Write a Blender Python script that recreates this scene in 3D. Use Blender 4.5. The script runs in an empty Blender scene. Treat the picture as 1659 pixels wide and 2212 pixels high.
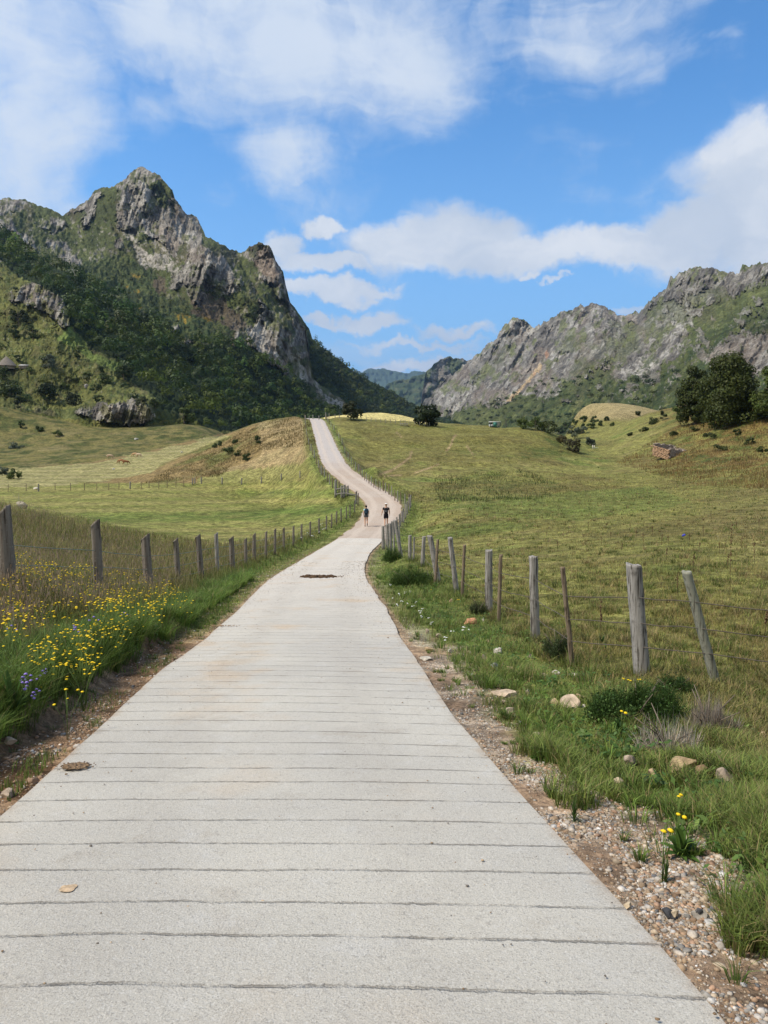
import bpy, bmesh, math, random
import numpy as np
from mathutils import Vector, Matrix

R = math.radians
sc = bpy.context.scene
col = sc.collection
rng = np.random.default_rng(7)
random.seed(7)

# ------------------------------------------------------------------ camera
FL, CU, CV = 1597.0, 829.5, 1106.0          # focal length and centre, in units of a 1659 x 2212 picture
PITCH = math.atan(146.0 / FL)
CAMZ = 1.6
cam_d = bpy.data.cameras.new('camera')
cam = bpy.data.objects.new('camera', cam_d); col.objects.link(cam)
cam.location = (0, 0, CAMZ); cam.rotation_euler = (math.pi / 2 - PITCH, 0, 0)
cam_d.sensor_fit = 'VERTICAL'; cam_d.sensor_height = 24.0; cam_d.sensor_width = 18.0
cam_d.lens = 24.0 * FL / 2212.0
cam_d.clip_start = 0.05; cam_d.clip_end = 60000
sc.camera = cam
sc.render.resolution_x, sc.render.resolution_y = 768, 1024

# ------------------------------------------------------------------ light
SUN_EL, SUN_AZ = 54.0, -104.0                 # azimuth from +Y towards +X, so the sun is on the left and a little behind
sd = bpy.data.lights.new('sun', 'SUN'); so = bpy.data.objects.new('sun', sd); col.objects.link(so)
sd.energy = 3.9; sd.angle = R(7.0); sd.color = (1.0, 0.92, 0.79)
sv = Vector((math.sin(R(SUN_AZ)) * math.cos(R(SUN_EL)), math.cos(R(SUN_AZ)) * math.cos(R(SUN_EL)), math.sin(R(SUN_EL))))
so.rotation_euler = sv.to_track_quat('Z', 'Y').to_euler()
so.location = (-30, 10, 60)
sc.view_settings.view_transform = 'Standard'; sc.view_settings.look = 'None'
sc.view_settings.exposure = 0.38; sc.view_settings.gamma = 1.0

def ray(u, v):
    """world direction of a picture point, scaled so that its y is 1"""
    a = (np.asarray(u, float) - CU) / FL; b = -(np.asarray(v, float) - CV) / FL
    c, s = math.cos(PITCH), math.sin(PITCH)
    y = c + b * s; z = -s + b * c
    return a / y, z / y

def P(u, v, Y):
    dx, dz = ray(u, v)
    Y = np.asarray(Y, float)
    return np.stack([dx * Y, Y + 0 * dx, CAMZ + dz * Y], -1)

def proj(p):
    """picture point of a world point"""
    p = np.asarray(p, float)
    c, s = math.cos(PITCH), math.sin(PITCH)
    f = p[..., 1] * c - (p[..., 2] - CAMZ) * s
    f = np.maximum(f, 1e-3)
    b = (p[..., 1] * s + (p[..., 2] - CAMZ) * c) / f
    return CU + FL * p[..., 0] / f, CV - FL * b

# ------------------------------------------------------------------ world
class NT:
    def __init__(s, tree): s.t = tree; s.n = tree.nodes; s.l = tree.links; s.n.clear()
    def add(s, typ, **kw):
        n = s.n.new(typ)
        for k, v in kw.items():
            if k == 'ins':
                for i, x in v.items(): s.put(n, i, x)
            else: setattr(n, k, v)
        return n
    def put(s, n, i, x):
        inp = n.inputs[i]
        if isinstance(x, bpy.types.NodeSocket): s.l.new(x, inp)
        elif isinstance(x, bpy.types.Node): s.l.new(x.outputs[0], inp)
        else:
            if inp.type == 'RGBA' and len(x) == 3: x = (*x, 1)
            inp.default_value = x
    def math(s, op, a, b=None, c=None, clamp=False):
        n = s.add('ShaderNodeMath', operation=op, use_clamp=clamp); s.put(n, 0, a)
        if b is not None: s.put(n, 1, b)
        if c is not None: s.put(n, 2, c)
        return n.outputs[0]
    def mix(s, fac, a, b, mode='MIX'):
        n = s.add('ShaderNodeMix', data_type='RGBA', blend_type=mode)
        s.put(n, 0, fac); s.put(n, 6, a); s.put(n, 7, b)
        return n.outputs[2]
    def noise(s, vec, scale, detail=4, rough=.5, dist=0.0, dim='3D'):
        n = s.add('ShaderNodeTexNoise', noise_dimensions=dim)
        if vec is not None: s.put(n, 'Vector', vec)
        n.inputs['Scale'].default_value = scale; n.inputs['Detail'].default_value = detail
        n.inputs['Roughness'].default_value = rough; n.inputs['Distortion'].default_value = dist
        return n.outputs[0]
    def ss(s, x, lo, hi, a=0.0, b=1.0, smooth=True):
        n = s.add('ShaderNodeMapRange', interpolation_type='SMOOTHSTEP' if smooth else 'LINEAR')
        s.put(n, 0, x); s.put(n, 1, lo); s.put(n, 2, hi); s.put(n, 3, a); s.put(n, 4, b)
        return n.outputs[0]

def azel(u, v):
    dx, dz = ray(u, v)
    return math.atan2(dx, 1.0), math.atan2(dz, math.hypot(dx, 1.0))

world = bpy.data.worlds.new('World'); sc.world = world; world.use_nodes = True
def build_world():
    t = NT(world.node_tree)
    out = t.add('ShaderNodeOutputWorld'); bg = t.add('ShaderNodeBackground'); t.l.new(bg.outputs[0], out.inputs[0])
    bg.inputs[1].default_value = 0.1
    sky = t.add('ShaderNodeTexSky', sky_type='NISHITA', sun_disc=False)
    sky.sun_elevation = R(SUN_EL); sky.sun_rotation = R(SUN_AZ); sky.altitude = 1300; sky.air_density = 1.0; sky.dust_density = 0.35; sky.ozone_density = 2.2
    blue = t.mix(1.0, sky.outputs[0], (0.66, 1.30, 1.68), 'MULTIPLY')
    tc = t.add('ShaderNodeTexCoord')
    sep = t.add('ShaderNodeSeparateXYZ', ins={0: tc.outputs['Generated']})
    az = t.math('ARCTAN2', sep.outputs[0], sep.outputs[1]); el = t.math('ARCSINE', sep.outputs[2])
    # a paler, cyan band just above the horizon, as air thickens there
    pale = t.ss(el, 0.0, 0.45, 0.75, 0.0)
    blue = t.mix(pale, blue, (2.6, 4.7, 7.4))
    base = t.add('ShaderNodeCombineXYZ', ins={0: az, 1: el, 2: 0.0})
    # ragged coordinates
    nw = t.add('ShaderNodeTexNoise'); nw.inputs['Scale'].default_value = 5.0; nw.inputs['Detail'].default_value = 7; nw.inputs['Roughness'].default_value = .58
    t.put(nw, 'Vector', base)
    off = t.add('ShaderNodeVectorMath', operation='MULTIPLY_ADD', ins={0: nw.outputs['Color'], 1: (.15, .10, 0), 2: (-.075, -.05, 0)})
    nwf = t.add('ShaderNodeTexNoise'); nwf.inputs['Scale'].default_value = 26.0; nwf.inputs['Detail'].default_value = 5; nwf.inputs['Roughness'].default_value = .6
    t.put(nwf, 'Vector', base)
    off1 = t.add('ShaderNodeVectorMath', operation='MULTIPLY_ADD', ins={0: nwf.outputs['Color'], 1: (.045, .04, 0), 2: (-.0225, -.02, 0)})
    off = t.add('ShaderNodeVectorMath', operation='ADD', ins={0: off.outputs[0], 1: off1.outputs[0]})
    wv = t.add('ShaderNodeVectorMath', operation='ADD', ins={0: base, 1: off.outputs[0]})
    def blobs(lst, vec, soft):
        acc = None
        for (u, v, ru, rv, rot, st) in lst:
            a, e = azel(u, v)
            m = t.add('ShaderNodeMapping', vector_type='TEXTURE', ins={0: vec, 1: (a, e, 0), 2: (0, 0, R(-rot)), 3: (ru / FL * math.cos(a) ** 2, rv / FL, 1)})
            ln = t.add('ShaderNodeVectorMath', operation='LENGTH', ins={0: m.outputs[0]})
            g = t.ss(ln.outputs['Value'], soft, 1.35, st, 0.0)
            acc = g if acc is None else t.math('MAXIMUM', acc, g)
        return acc
    # heaped clouds: (u, v, radius u, radius v, turn, strength)
    heap = [(1720, 430, 300, 190, -22, 1), (1500, 500, 210, 85, -18, 1), (1400, 540, 260, 52, 0, 1), (1640, 340, 110, 110, -35, 1),
            (980, 520, 180, 80, 0, 1), (1100, 555, 200, 60, 0, 1), (860, 540, 150, 72, 0, 1), (695, 498, 58, 25, 0, 1), (700, 578, 160, 28, 0, 1),
            (620, 545, 70, 40, 0, .9), (1260, 545, 120, 42, 0, .9),
            (690, 640, 170, 26, 2, .95), (800, 645, 90, 14, 0, .7), (790, 695, 100, 25, 0, 1), (690, 700, 60, 15, 0, .8), (1145, 605, 30, 12, 0, .75), (1195, 619, 34, 8, 0, .6),
            (1000, 715, 110, 17, 0, .7), (880, 742, 230, 11, 0, .6), (1340, 672, 70, 14, 0, .7), (940, 780, 190, 17, 0, .85), (830, 790, 120, 10, 0, .7)]
    hb = blobs(heap, wv.outputs[0], .15)
    n1 = t.noise(wv.outputs[0], 9.0, 9, .6)
    st = t.add('ShaderNodeMapping', vector_type='POINT', ins={0: wv.outputs[0], 3: (1, 2.2, 1)})
    hn = t.noise(st.outputs[0], 4.2, 9, .58)
    hd = t.math('ADD', hb, t.math('MULTIPLY_ADD', hn, 1.25, -.625))
    heapm = t.ss(hd, .17, .74)
    # veils
    nw2 = t.add('ShaderNodeTexNoise'); nw2.inputs['Scale'].default_value = 3.0; nw2.inputs['Detail'].default_value = 5
    t.put(nw2, 'Vector', base)
    off2 = t.add('ShaderNodeVectorMath', operation='MULTIPLY_ADD', ins={0: nw2.outputs['Color'], 1: (.25, .22, 0), 2: (-.125, -.11, 0)})
    wv2 = t.add('ShaderNodeVectorMath', operation='ADD', ins={0: base, 1: off2.outputs[0]})
    veil = [(40, 250, 260, 330, 0, 1.1), (-250, 400, 350, 450, 0, 1.1), (150, 400, 130, 90, 0, .8), (330, 60, 380, 210, 0, 1.0), (640, 100, 360, 180, 10, 1.0), (560, 0, 500, 130, 0, .9), (930, 120, 190, 200, -12, .95),
            (300, 230, 170, 130, 0, .68), (610, 370, 100, 105, 0, .66), (900, 290, 110, 60, 20, .55), (1240, 110, 300, 60, 12, .5), (1350, 0, 450, 70, 0, .6), (1500, 130, 80, 16, 25, .42), (480, 470, 60, 50, 0, .28), (985, 420, 60, 22, 0, .25),
            (300, -300, 800, 330, 0, 1.0), (1400, -350, 500, 150, 0, .5)]
    vb = blobs(veil, wv2.outputs[0], .0)
    rotm = t.add('ShaderNodeMapping', vector_type='POINT', ins={0: wv.outputs[0], 2: (0, 0, R(55)), 3: (1.9, 1.1, 1)})
    n2 = t.noise(rotm.outputs[0], 2.2, 9, .58, .6)
    n2b = t.noise(wv.outputs[0], 6.5, 8, .6, .4)
    vv = t.math('ADD', t.math('MULTIPLY_ADD', n2, 1.3, -.65), t.math('MULTIPLY_ADD', n2b, 1.7, -.85))
    streak = t.add('ShaderNodeMapping', vector_type='POINT', ins={0: wv2.outputs[0], 2: (0, 0, R(-28)), 3: (1.2, 5.0, 1)})
    vv = t.math('ADD', vv, t.math('MULTIPLY_ADD', t.noise(streak.outputs[0], 5.0, 8, .62, .5), 1.0, -.5))
    veilm = t.ss(t.math('ADD', vb, vv), .02, 1.12, 0, .92)
    # cloud brightness: broad grey undersides and white tops
    n3 = t.noise(st.outputs[0], 6.0, 6, .55)
    shade = t.ss(n3, .32, .68)
    white = t.mix(shade, (4.7, 5.3, 6.2), (6.9, 7.1, 7.4))
    up = t.ss(hd, .5, 1.3)
    heapc = t.mix(t.math('MULTIPLY', up, .25), white, (7.2, 7.3, 7.4))
    veilc = t.mix(t.noise(wv2.outputs[0], 4.0, 4, .5), (4.9, 5.7, 6.8), (6.9, 7.2, 7.6))
    c1 = t.mix(veilm, blue, veilc)
    # thin layers of cloud lying low over the valley
    lay = t.add('ShaderNodeMapping', vector_type='POINT', ins={0: wv2.outputs[0], 3: (2.2, 17.0, 1)})
    laym = t.math('MULTIPLY', t.ss(t.noise(lay.outputs[0], 1.6, 8, .55), .40, .64), t.ss(el, .17, .06, 0, .85))
    c1 = t.mix(laym, c1, (5.7, 6.3, 7.1))
    c2 = t.mix(heapm, c1, heapc)
    # cloud cover added behind the camera, out of view, to whiten the light
    back = t.ss(sep.outputs[1], .15, -.35, 0, .85)
    c2 = t.mix(back, c2, t.mix(n2b, (3.4, 3.7, 4.0), (6.6, 6.6, 6.6)))
    # below the horizon: plain valley haze colour
    low = t.ss(el, -.03, 0.0)
    c3 = t.mix(low, (1.2, 1.3, 1.0), c2)
    t.l.new(c3, bg.inputs[0])
build_world()

# ------------------------------------------------------------------ numpy noise
def _h(ix, iy, iz, seed):
    x = (ix.astype(np.int64) * 374761393 + iy.astype(np.int64) * 668265263 + iz.astype(np.int64) * 2147483647 + seed * 1274126177) & 0xffffffff
    x = ((x ^ (x >> 13)) * 1274126177) & 0xffffffff
    x = ((x ^ (x >> 16)) * 2246822519) & 0xffffffff
    return ((x ^ (x >> 15)) & 0xffffff) / float(0xffffff)

def vnoise(p, seed=0):
    """value noise in -1..1, p of shape (n, 2 or 3)"""
    p = np.asarray(p, float)
    if p.shape[-1] == 2:
        x, y = p[..., 0], p[..., 1]
        ix, iy = np.floor(x), np.floor(y); fx, fy = x - ix, y - iy
        fx = fx * fx * fx * (fx * (fx * 6 - 15) + 10); fy = fy * fy * fy * (fy * (fy * 6 - 15) + 10)
        ix = ix.astype(np.int64); iy = iy.astype(np.int64); z = np.zeros_like(ix)
        a = _h(ix, iy, z, seed); b = _h(ix + 1, iy, z, seed); c = _h(ix, iy + 1, z, seed); d = _h(ix + 1, iy + 1, z, seed)
        return ((a + (b - a) * fx) * (1 - fy) + (c + (d - c) * fx) * fy) * 2 - 1
    i = np.floor(p); f = p - i; f = f * f * (3 - 2 * f); i = i.astype(np.int64)
    r = 0
    for dx in (0, 1):
        for dy in (0, 1):
            for dz in (0, 1):
                w = (f[..., 0] if dx else 1 - f[..., 0]) * (f[..., 1] if dy else 1 - f[..., 1]) * (f[..., 2] if dz else 1 - f[..., 2])
                r = r + w * _h(i[..., 0] + dx, i[..., 1] + dy, i[..., 2] + dz, seed)
    return r * 2 - 1

def fbm(p, oct=5, seed=0, gain=.5, lac=2.03, ridged=False):
    p = np.asarray(p, float); s = 0; a = 1.0; t = 0
    for k in range(oct):
        n = vnoise(p, seed + 17 * k)
        if ridged: n = 1 - 2 * np.abs(n)
        s = s + a * n; t += a; a *= gain; p = p * lac + 13.7
    return s / t

def sstep(x, lo, hi):
    t = np.clip((np.asarray(x, float) - lo) / (hi - lo), 0, 1); return t * t * (3 - 2 * t)

class TPS:
    def __init__(s, X, y, lam=1e-6):
        X = np.asarray(X, float); s.X = X; n = len(X)
        K = s.k(X, X) + lam * np.eye(n); Q = np.c_[np.ones(n), X]
        A = np.zeros((n + 3, n + 3)); A[:n, :n] = K; A[:n, n:] = Q; A[n:, :n] = Q.T
        s.w = np.linalg.solve(A, np.r_[np.asarray(y, float), 0, 0, 0])
    @staticmethod
    def k(a, b):
        d2 = ((a[:, None, :] - b[None, :, :]) ** 2).sum(-1)
        return np.where(d2 > 0, .5 * d2 * np.log(np.maximum(d2, 1e-20)), 0)
    def __call__(s, X):
        X = np.asarray(X, float); out = np.empty(len(X)); n = len(s.X)
        for i in range(0, len(X), 20000):
            x = X[i:i + 20000]
            out[i:i + 20000] = s.k(x, s.X) @ s.w[:n] + s.w[n] + x @ s.w[n + 1:]
        return out

def inpoly(u, v, poly):
    u = np.asarray(u, float); v = np.asarray(v, float); r = np.zeros(u.shape, bool)
    n = len(poly); j = n - 1
    for i in range(n):
        xi, yi = poly[i]; xj, yj = poly[j]
        c = ((yi > v) != (yj > v)) & (u < (xj - xi) * (v - yi) / ((yj - yi) if yj != yi else 1e-9) + xi)
        r ^= c; j = i
    return r

# ------------------------------------------------------------------ mesh and object helpers
def mesh(name, V, F, cols=None, smooth=False, mat=None, attrs=None):
    V = np.asarray(V, np.float32).reshape(-1, 3)
    me = bpy.data.meshes.new(name)
    fl = F if isinstance(F, list) and len(F) and isinstance(F[0], np.ndarray) else [np.asarray(F)]
    fl = [f for f in fl if len(f)]
    me.vertices.add(len(V)); me.vertices.foreach_set('co', V.ravel())
    nl = sum(f.size for f in fl); nf = sum(len(f) for f in fl)
    me.loops.add(nl); me.polygons.add(nf)
    me.loops.foreach_set('vertex_index', np.concatenate([f.ravel() for f in fl]).astype(np.int32))
    st, o = [], 0
    for f in fl:
        k = f.shape[1]; st.append(o + k * np.arange(len(f))); o += f.size
    me.polygons.foreach_set('loop_start', np.concatenate(st).astype(np.int32))
    me.update(calc_edges=True)
    if smooth: me.polygons.foreach_set('use_smooth', np.ones(nf, bool))
    if cols is not None:
        a = me.color_attributes.new('Col', 'FLOAT_COLOR', 'POINT')
        c = np.ones((len(V), 4), np.float32); c[:, :3] = cols
        a.data.foreach_set('color', c.ravel())
    if attrs:
        for k, x in attrs.items():
            a = me.attributes.new(k, 'FLOAT', 'POINT'); a.data.foreach_set('value', np.asarray(x, np.float32))
    if mat is not None: me.materials.append(mat)
    return me

def tag(o, label=None, cat=None, group=None, kind=None):
    if label: o['label'] = label
    if cat: o['category'] = cat
    if group: o['group'] = group
    if kind: o['kind'] = kind
    return o

def link(name, me, parent=None, loc=None):
    o = bpy.data.objects.new(name, me); col.objects.link(o)
    if parent is not None: o.parent = parent
    if loc is not None: o.location = loc
    return o

def empty(name, loc, rz=0):
    o = bpy.data.objects.new(name, None); col.objects.link(o); o.location = loc; o.rotation_euler.z = rz
    o.empty_display_size = .2
    return o

def grid_faces(nr, nc):
    i = np.arange(nr - 1)[:, None] * nc + np.arange(nc - 1)[None, :]
    return np.stack([i, i + 1, i + nc + 1, i + nc], -1).reshape(-1, 4)

# ------------------------------------------------------------------ materials
def mat_new(name):
    m = bpy.data.materials.new(name); m.use_nodes = True
    t = NT(m.node_tree); out = t.add('ShaderNodeOutputMaterial'); b = t.add('ShaderNodeBsdfPrincipled')
    t.l.new(b.outputs[0], out.inputs[0]); b.inputs['Roughness'].default_value = .85; b.inputs['Specular IOR Level'].default_value = .2
    return m, t, b

def mat_plain(name, c, rough=.8, var=.25, scale=8.0, bump=0.0, stretch=None, spec=.2):
    m, t, b = mat_new(name)
    g = t.add('ShaderNodeTexCoord').outputs['Object']
    if stretch: g = t.add('ShaderNodeMapping', ins={0: g, 3: stretch}).outputs[0]
    n = t.noise(g, scale, 6, .6)
    c1 = tuple(x * (1 - var) for x in c); c2 = tuple(min(1, x * (1 + var)) for x in c)
    t.put(b, 'Base Color', t.mix(t.ss(n, .3, .7), c1, c2)); b.inputs['Roughness'].default_value = rough; b.inputs['Specular IOR Level'].default_value = spec
    if bump:
        bp = t.add('ShaderNodeBump', ins={'Height': n}); bp.inputs['Strength'].default_value = bump; bp.inputs['Distance'].default_value = .02
        t.l.new(bp.outputs[0], b.inputs['Normal'])
    return m

def mat_leaf(name, trans=.35, rough=.6, spec=.25):
    """colour from the mesh, with some light passing through the blades"""
    m, t, b = mat_new(name)
    a = t.add('ShaderNodeAttribute', attribute_name='Col')
    t.put(b, 'Base Color', a.outputs['Color']); b.inputs['Roughness'].default_value = rough; b.inputs['Specular IOR Level'].default_value = spec
    tr = t.add('ShaderNodeBsdfTranslucent'); t.l.new(a.outputs['Color'], tr.inputs[0])
    mx = t.add('ShaderNodeMixShader'); mx.inputs[0].default_value = trans
    t.l.new(b.outputs[0], mx.inputs[1]); t.l.new(tr.outputs[0], mx.inputs[2])
    t.l.new(mx.outputs[0], [n for n in t.n if n.type == 'OUTPUT_MATERIAL'][0].inputs[0])
    return m

def mat_col(name, rough=.9, scales=((.6, .25), (6.0, .25)), bump=.5, bscale=6.0, bdist=.08, detail=8):
    """colour from the mesh, roughened by noise of several sizes"""
    m, t, b = mat_new(name)
    a = t.add('ShaderNodeAttribute', attribute_name='Col').outputs['Color']
    g = t.add('ShaderNodeTexCoord').outputs['Object']
    for s, k in scales:
        n = t.noise(g, s, detail, .62)
        a = t.mix(1.0, a, t.mix(t.ss(n, .33, .67), (1 - k,) * 3, (1 + k,) * 3), 'MULTIPLY')
    t.put(b, 'Base Color', a); b.inputs['Roughness'].default_value = rough; b.inputs['Specular IOR Level'].default_value = .1
    if bump:
        n = t.noise(g, bscale, detail, .65)
        bp = t.add('ShaderNodeBump', ins={'Height': n}); bp.inputs['Strength'].default_value = bump; bp.inputs['Distance'].default_value = bdist
        t.l.new(bp.outputs[0], b.inputs['Normal'])
    return m

# ------------------------------------------------------------------ the road line
def W(x, y, z): return (x, y, z)
def Puv(u, v, Y): return tuple(P(u, v, Y))
road_ctrl = [(.85, -9.0, 1.19), (-.05, -1.2, .16), (-.46, 2.27, -.30), (-.81, 5.2, -.69)]
road_ctrl += [Puv(*q) for q in [(634, 1437, 8.9), (657, 1370, 11.9), (673, 1320, 15), (681, 1270, 20), (690, 1245, 24.5), (716, 1215, 33), (744, 1190, 41.5), (778, 1165, 49),
    (808, 1137, 57), (824, 1110, 63.5), (827, 1087, 68.5), (800, 1062, 75), (777, 1047, 80), (757, 1032, 86), (729, 1010, 97), (713, 981, 113), (701, 950, 136), (692, 925, 158), (682, 906, 185)]]
road_ctrl += [(-20.0, 200, 8.5), (-23, 230, 6.5), (-28, 280, -2)]
RC = np.array(road_ctrl)
def catmull(C, k):
    out = []
    C = np.vstack([2 * C[0] - C[1], C, 2 * C[-1] - C[-2]])
    for i in range(1, len(C) - 2):
        p0, p1, p2, p3 = C[i - 1:i + 3]
        t0 = 0; t1 = t0 + np.linalg.norm(p1 - p0) ** .5; t2 = t1 + np.linalg.norm(p2 - p1) ** .5; t3 = t2 + np.linalg.norm(p3 - p2) ** .5
        for t in np.linspace(t1, t2, k, endpoint=False):
            A1 = (t1 - t) / (t1 - t0) * p0 + (t - t0) / (t1 - t0) * p1; A2 = (t2 - t) / (t2 - t1) * p1 + (t - t1) / (t2 - t1) * p2; A3 = (t3 - t) / (t3 - t2) * p2 + (t - t2) / (t3 - t2) * p3
            B1 = (t2 - t) / (t2 - t0) * A1 + (t - t0) / (t2 - t0) * A2; B2 = (t3 - t) / (t3 - t1) * A2 + (t - t1) / (t3 - t1) * A3
            out.append((t2 - t) / (t2 - t1) * B1 + (t - t1) / (t2 - t1) * B2)
    out.append(C[-2]); return np.array(out)
RL = catmull(RC, 24)
ds = np.r_[0, np.cumsum(np.linalg.norm(np.diff(RL, axis=0), axis=1))]
S = np.arange(0, ds[-1], .25)
RL = np.stack([np.interp(S, ds, RL[:, k]) for k in range(3)], 1)
def smooth1(a, k):
    ker = np.hanning(k); ker /= ker.sum(); return np.convolve(np.pad(a, k // 2, mode='edge'), ker, 'valid')[:len(a)]
RL[:, 2] = np.where(RL[:, 1] > 12, smooth1(RL[:, 2], 41), RL[:, 2]); RL[:, 0] = smooth1(RL[:, 0], 13)
RT = np.gradient(RL[:, :2], axis=0); RT /= np.linalg.norm(RT, axis=1)[:, None]
RN = np.stack([RT[:, 1], -RT[:, 0]], 1)          # to the right of travel

def road_coords(x, y):
    """signed distance from the road's centre line (right positive), road height and running length there"""
    x = np.asarray(x, float).ravel(); y = np.asarray(y, float).ravel()
    zr = np.zeros(len(x)); s = np.zeros(len(x))
    xr = np.interp(y, RL[:, 1], RL[:, 0]); d = np.where(x < xr, -99.0, 99.0)
    near = np.where((np.abs(x - xr) < 14) & (y < 290))[0]
    for i in range(0, len(near), 4000):
        k = near[i:i + 4000]
        # only the part of the line with a similar y matters
        lo = np.searchsorted(RL[:, 1], y[k].min() - 12); hi = np.searchsorted(RL[:, 1], y[k].max() + 12)
        lo = max(0, min(lo, len(RL) - 2)); hi = max(lo + 2, hi)
        q = RL[lo:hi]
        dd = (x[k, None] - q[None, :, 0]) ** 2 + (y[k, None] - q[None, :, 1]) ** 2
        j = dd.argmin(1) + lo
        rx = x[k] - RL[j, 0]; ry = y[k] - RL[j, 1]
        al = rx * RT[j, 0] + ry * RT[j, 1]; la = rx * RN[j, 0] + ry * RN[j, 1]
        j2 = np.clip(j + np.sign(al).astype(int), 0, len(RL) - 1)
        w = np.clip(np.abs(al) / .25, 0, 1)
        d[k] = la; zr[k] = RL[j, 2] * (1 - w) + RL[j2, 2] * w; s[k] = S[j] + np.clip(al, -.2, .2)
    return d, zr, s

# ------------------------------------------------------------------ the ground
OFF = 8.0
gp = []                                           # world points the ground passes through
gp += [Puv(*q) for q in [
    # left fence feet and the tall grass beyond, then the mown meadow
    (15, 1300, 11.5), (210, 1290, 14.5), (320, 1280, 17.8), (430, 1250, 22.5), (500, 1228, 27.5), (577, 1200, 35), (634, 1168, 43), (700, 1145, 53), (735, 1122, 62), (766, 1104, 70),
    (0, 1205, 19), (0, 1140, 27), (20, 1106, 35), (-250, 1350, 10), (-300, 1150, 20), (-300, 1070, 35), (130, 1140, 34), (250, 1178, 34), (400, 1205, 33), (520, 1195, 39),
    (0, 1075, 97), (150, 1125, 68), (300, 1140, 62), (420, 1150, 60), (550, 1145, 62), (650, 1125, 66), (-300, 1070, 100), (-300, 1040, 180),
    (83, 1065, 112), (281, 1059, 120), (435, 1048, 136), (565, 1046, 137), (608, 1045, 131), (650, 1038, 124), (400, 1095, 88), (550, 1085, 92), (660, 1080, 90), (200, 1090, 92),
    (0, 1040, 150), (0, 1010, 215), (0, 965, 270), (0, 920, 305), (0, 885, 322), (-300, 900, 300), (-300, 980, 230),
    (150, 1000, 215), (150, 960, 275), (150, 912, 330), (265, 1003, 202), (290, 990, 220), (230, 985, 235), (330, 975, 262), (330, 920, 348), (400, 962, 275), (470, 943, 315), (400, 920, 365), (480, 935, 378),
    # the mown hill left of the road
    (280, 1048, 142), (350, 1035, 148), (450, 1020, 150), (550, 1020, 142), (620, 1005, 135), (430, 985, 172), (500, 985, 160), (560, 960, 158), (620, 960, 150), (655, 960, 140), (500, 938, 190), (560, 916, 190), (610, 906, 188), (655, 903, 186),
    # behind that hill
    (620, 940, 300), (560, 950, 290), (500, 955, 270), (680, 935, 300),
    # right fence feet, verge
    (1546, 1478, 8.6), (1388, 1456, 9.0), (1237, 1440, 9.9), (1156, 1382, 11.6), (1078, 1346, 14), (1055, 1325, 15.2), (985, 1280, 18), (945, 1262, 20.5), (917, 1222, 26), (890, 1206, 30), (866, 1197, 33), (829, 1180, 43), (842, 1170, 48.5), (865, 1148, 57), (880, 1117, 64), (889, 1094, 68),
    (875, 1085, 72), (840, 1063, 79), (805, 1050, 86), (778, 1025, 98), (755, 1000, 114), (738, 965, 132), (720, 938, 155), (706, 914, 182),
    # the meadow
    (1659, 1500, 8.6), (1659, 1300, 14), (1659, 1200, 22), (1659, 1120, 38), (1659, 1060, 65), (1659, 1015, 92), (1659, 975, 115), (1659, 938, 132), (1659, 900, 146), (1659, 880, 156),
    (1900, 1300, 14), (1900, 1120, 34), (1900, 1010, 60), (1900, 900, 100), (1900, 850, 140), (2200, 1000, 45), (2200, 850, 110),
    (1540, 1200, 22), (1540, 1120, 42), (1540, 1060, 74), (1540, 1015, 104), (1540, 978, 126), (1540, 935, 146), (1540, 900, 168), (1540, 885, 182),
    (1445, 990, 133), (1445, 955, 152), (1430, 920, 182), (1400, 895, 225), (1400, 1200, 24), (1400, 1120, 46), (1400, 1060, 80), (1400, 1020, 108), (1480, 878, 210),
    (1250, 1300, 16), (1250, 1200, 27), (1250, 1120, 50), (1250, 1060, 84), (1250, 1020, 113), (1250, 990, 142), (1275, 972, 172), (1290, 950, 215), (1310, 925, 270), (1340, 905, 340),
    (1100, 1200, 30), (1100, 1120, 52), (1100, 1060, 82), (1100, 1020, 106), (1100, 980, 132), (1100, 950, 152), (1100, 924, 176), (1180, 960, 155), (1180, 932, 172), (1225, 965, 165),
    (950, 1200, 33), (950, 1120, 56), (950, 1060, 84), (950, 1020, 105), (950, 980, 128), (950, 948, 150), (950, 918, 182), (860, 1000, 116), (860, 960, 140), (860, 930, 160), (860, 914, 184), (780, 930, 158), (780, 908, 190), (740, 904, 194),
    # mown field over the crest, coloured as sunlit
    (760, 899, 225), (830, 895, 250), (880, 905, 245), (940, 917, 232), (1000, 925, 225),
    # far tan field on the right
    (1240, 908, 430), (1300, 895, 460), (1360, 892, 450), (1420, 890, 420), (1250, 925, 330),
    ]]
gp += [W(-3.0, 4, -.15), W(-3.4, 8, -.62), W(-6, 4, -.05), W(-6, 8, -.45), W(-5, 0, .3), W(-8, -3, .6), W(3, 2, -.3), W(3, 5, -.75), W(5, 3, -.5), W(6, 0, 0), W(5, -4, .6), W(8, 5, -.8),
       # past the crests the land drops into the main valley
       W(0, 300, -6), W(30, 300, -2), W(60, 290, -4), W(100, 300, -2), W(0, 420, -20), W(100, 420, -12), W(-60, 420, -20), W(-150, 450, -20), W(-300, 500, -20), W(-60, 330, -8),
       W(180, 560, 0), W(120, 520, -10), W(260, 300, 20), W(400, 420, 20), W(320, 250, 22), W(60, 700, -40), W(-300, 800, -40), W(500, 800, -10), W(0, 1500, -90), W(900, 1500, -60), W(-900, 1500, -60),
       W(0, 5000, -250), W(3500, 5000, -250), W(-3500, 5000, -250), W(0, 13000, -500), W(9000, 13000, -500), W(-9000, 13000, -500)]
gp = np.array(gp)
ridx = np.arange(0, len(RL), 24)
rside = np.vstack([np.c_[RL[ridx, :2] + k * RN[ridx] * 2.6, RL[ridx, 2]] for k in (-1, 1)])
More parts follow.
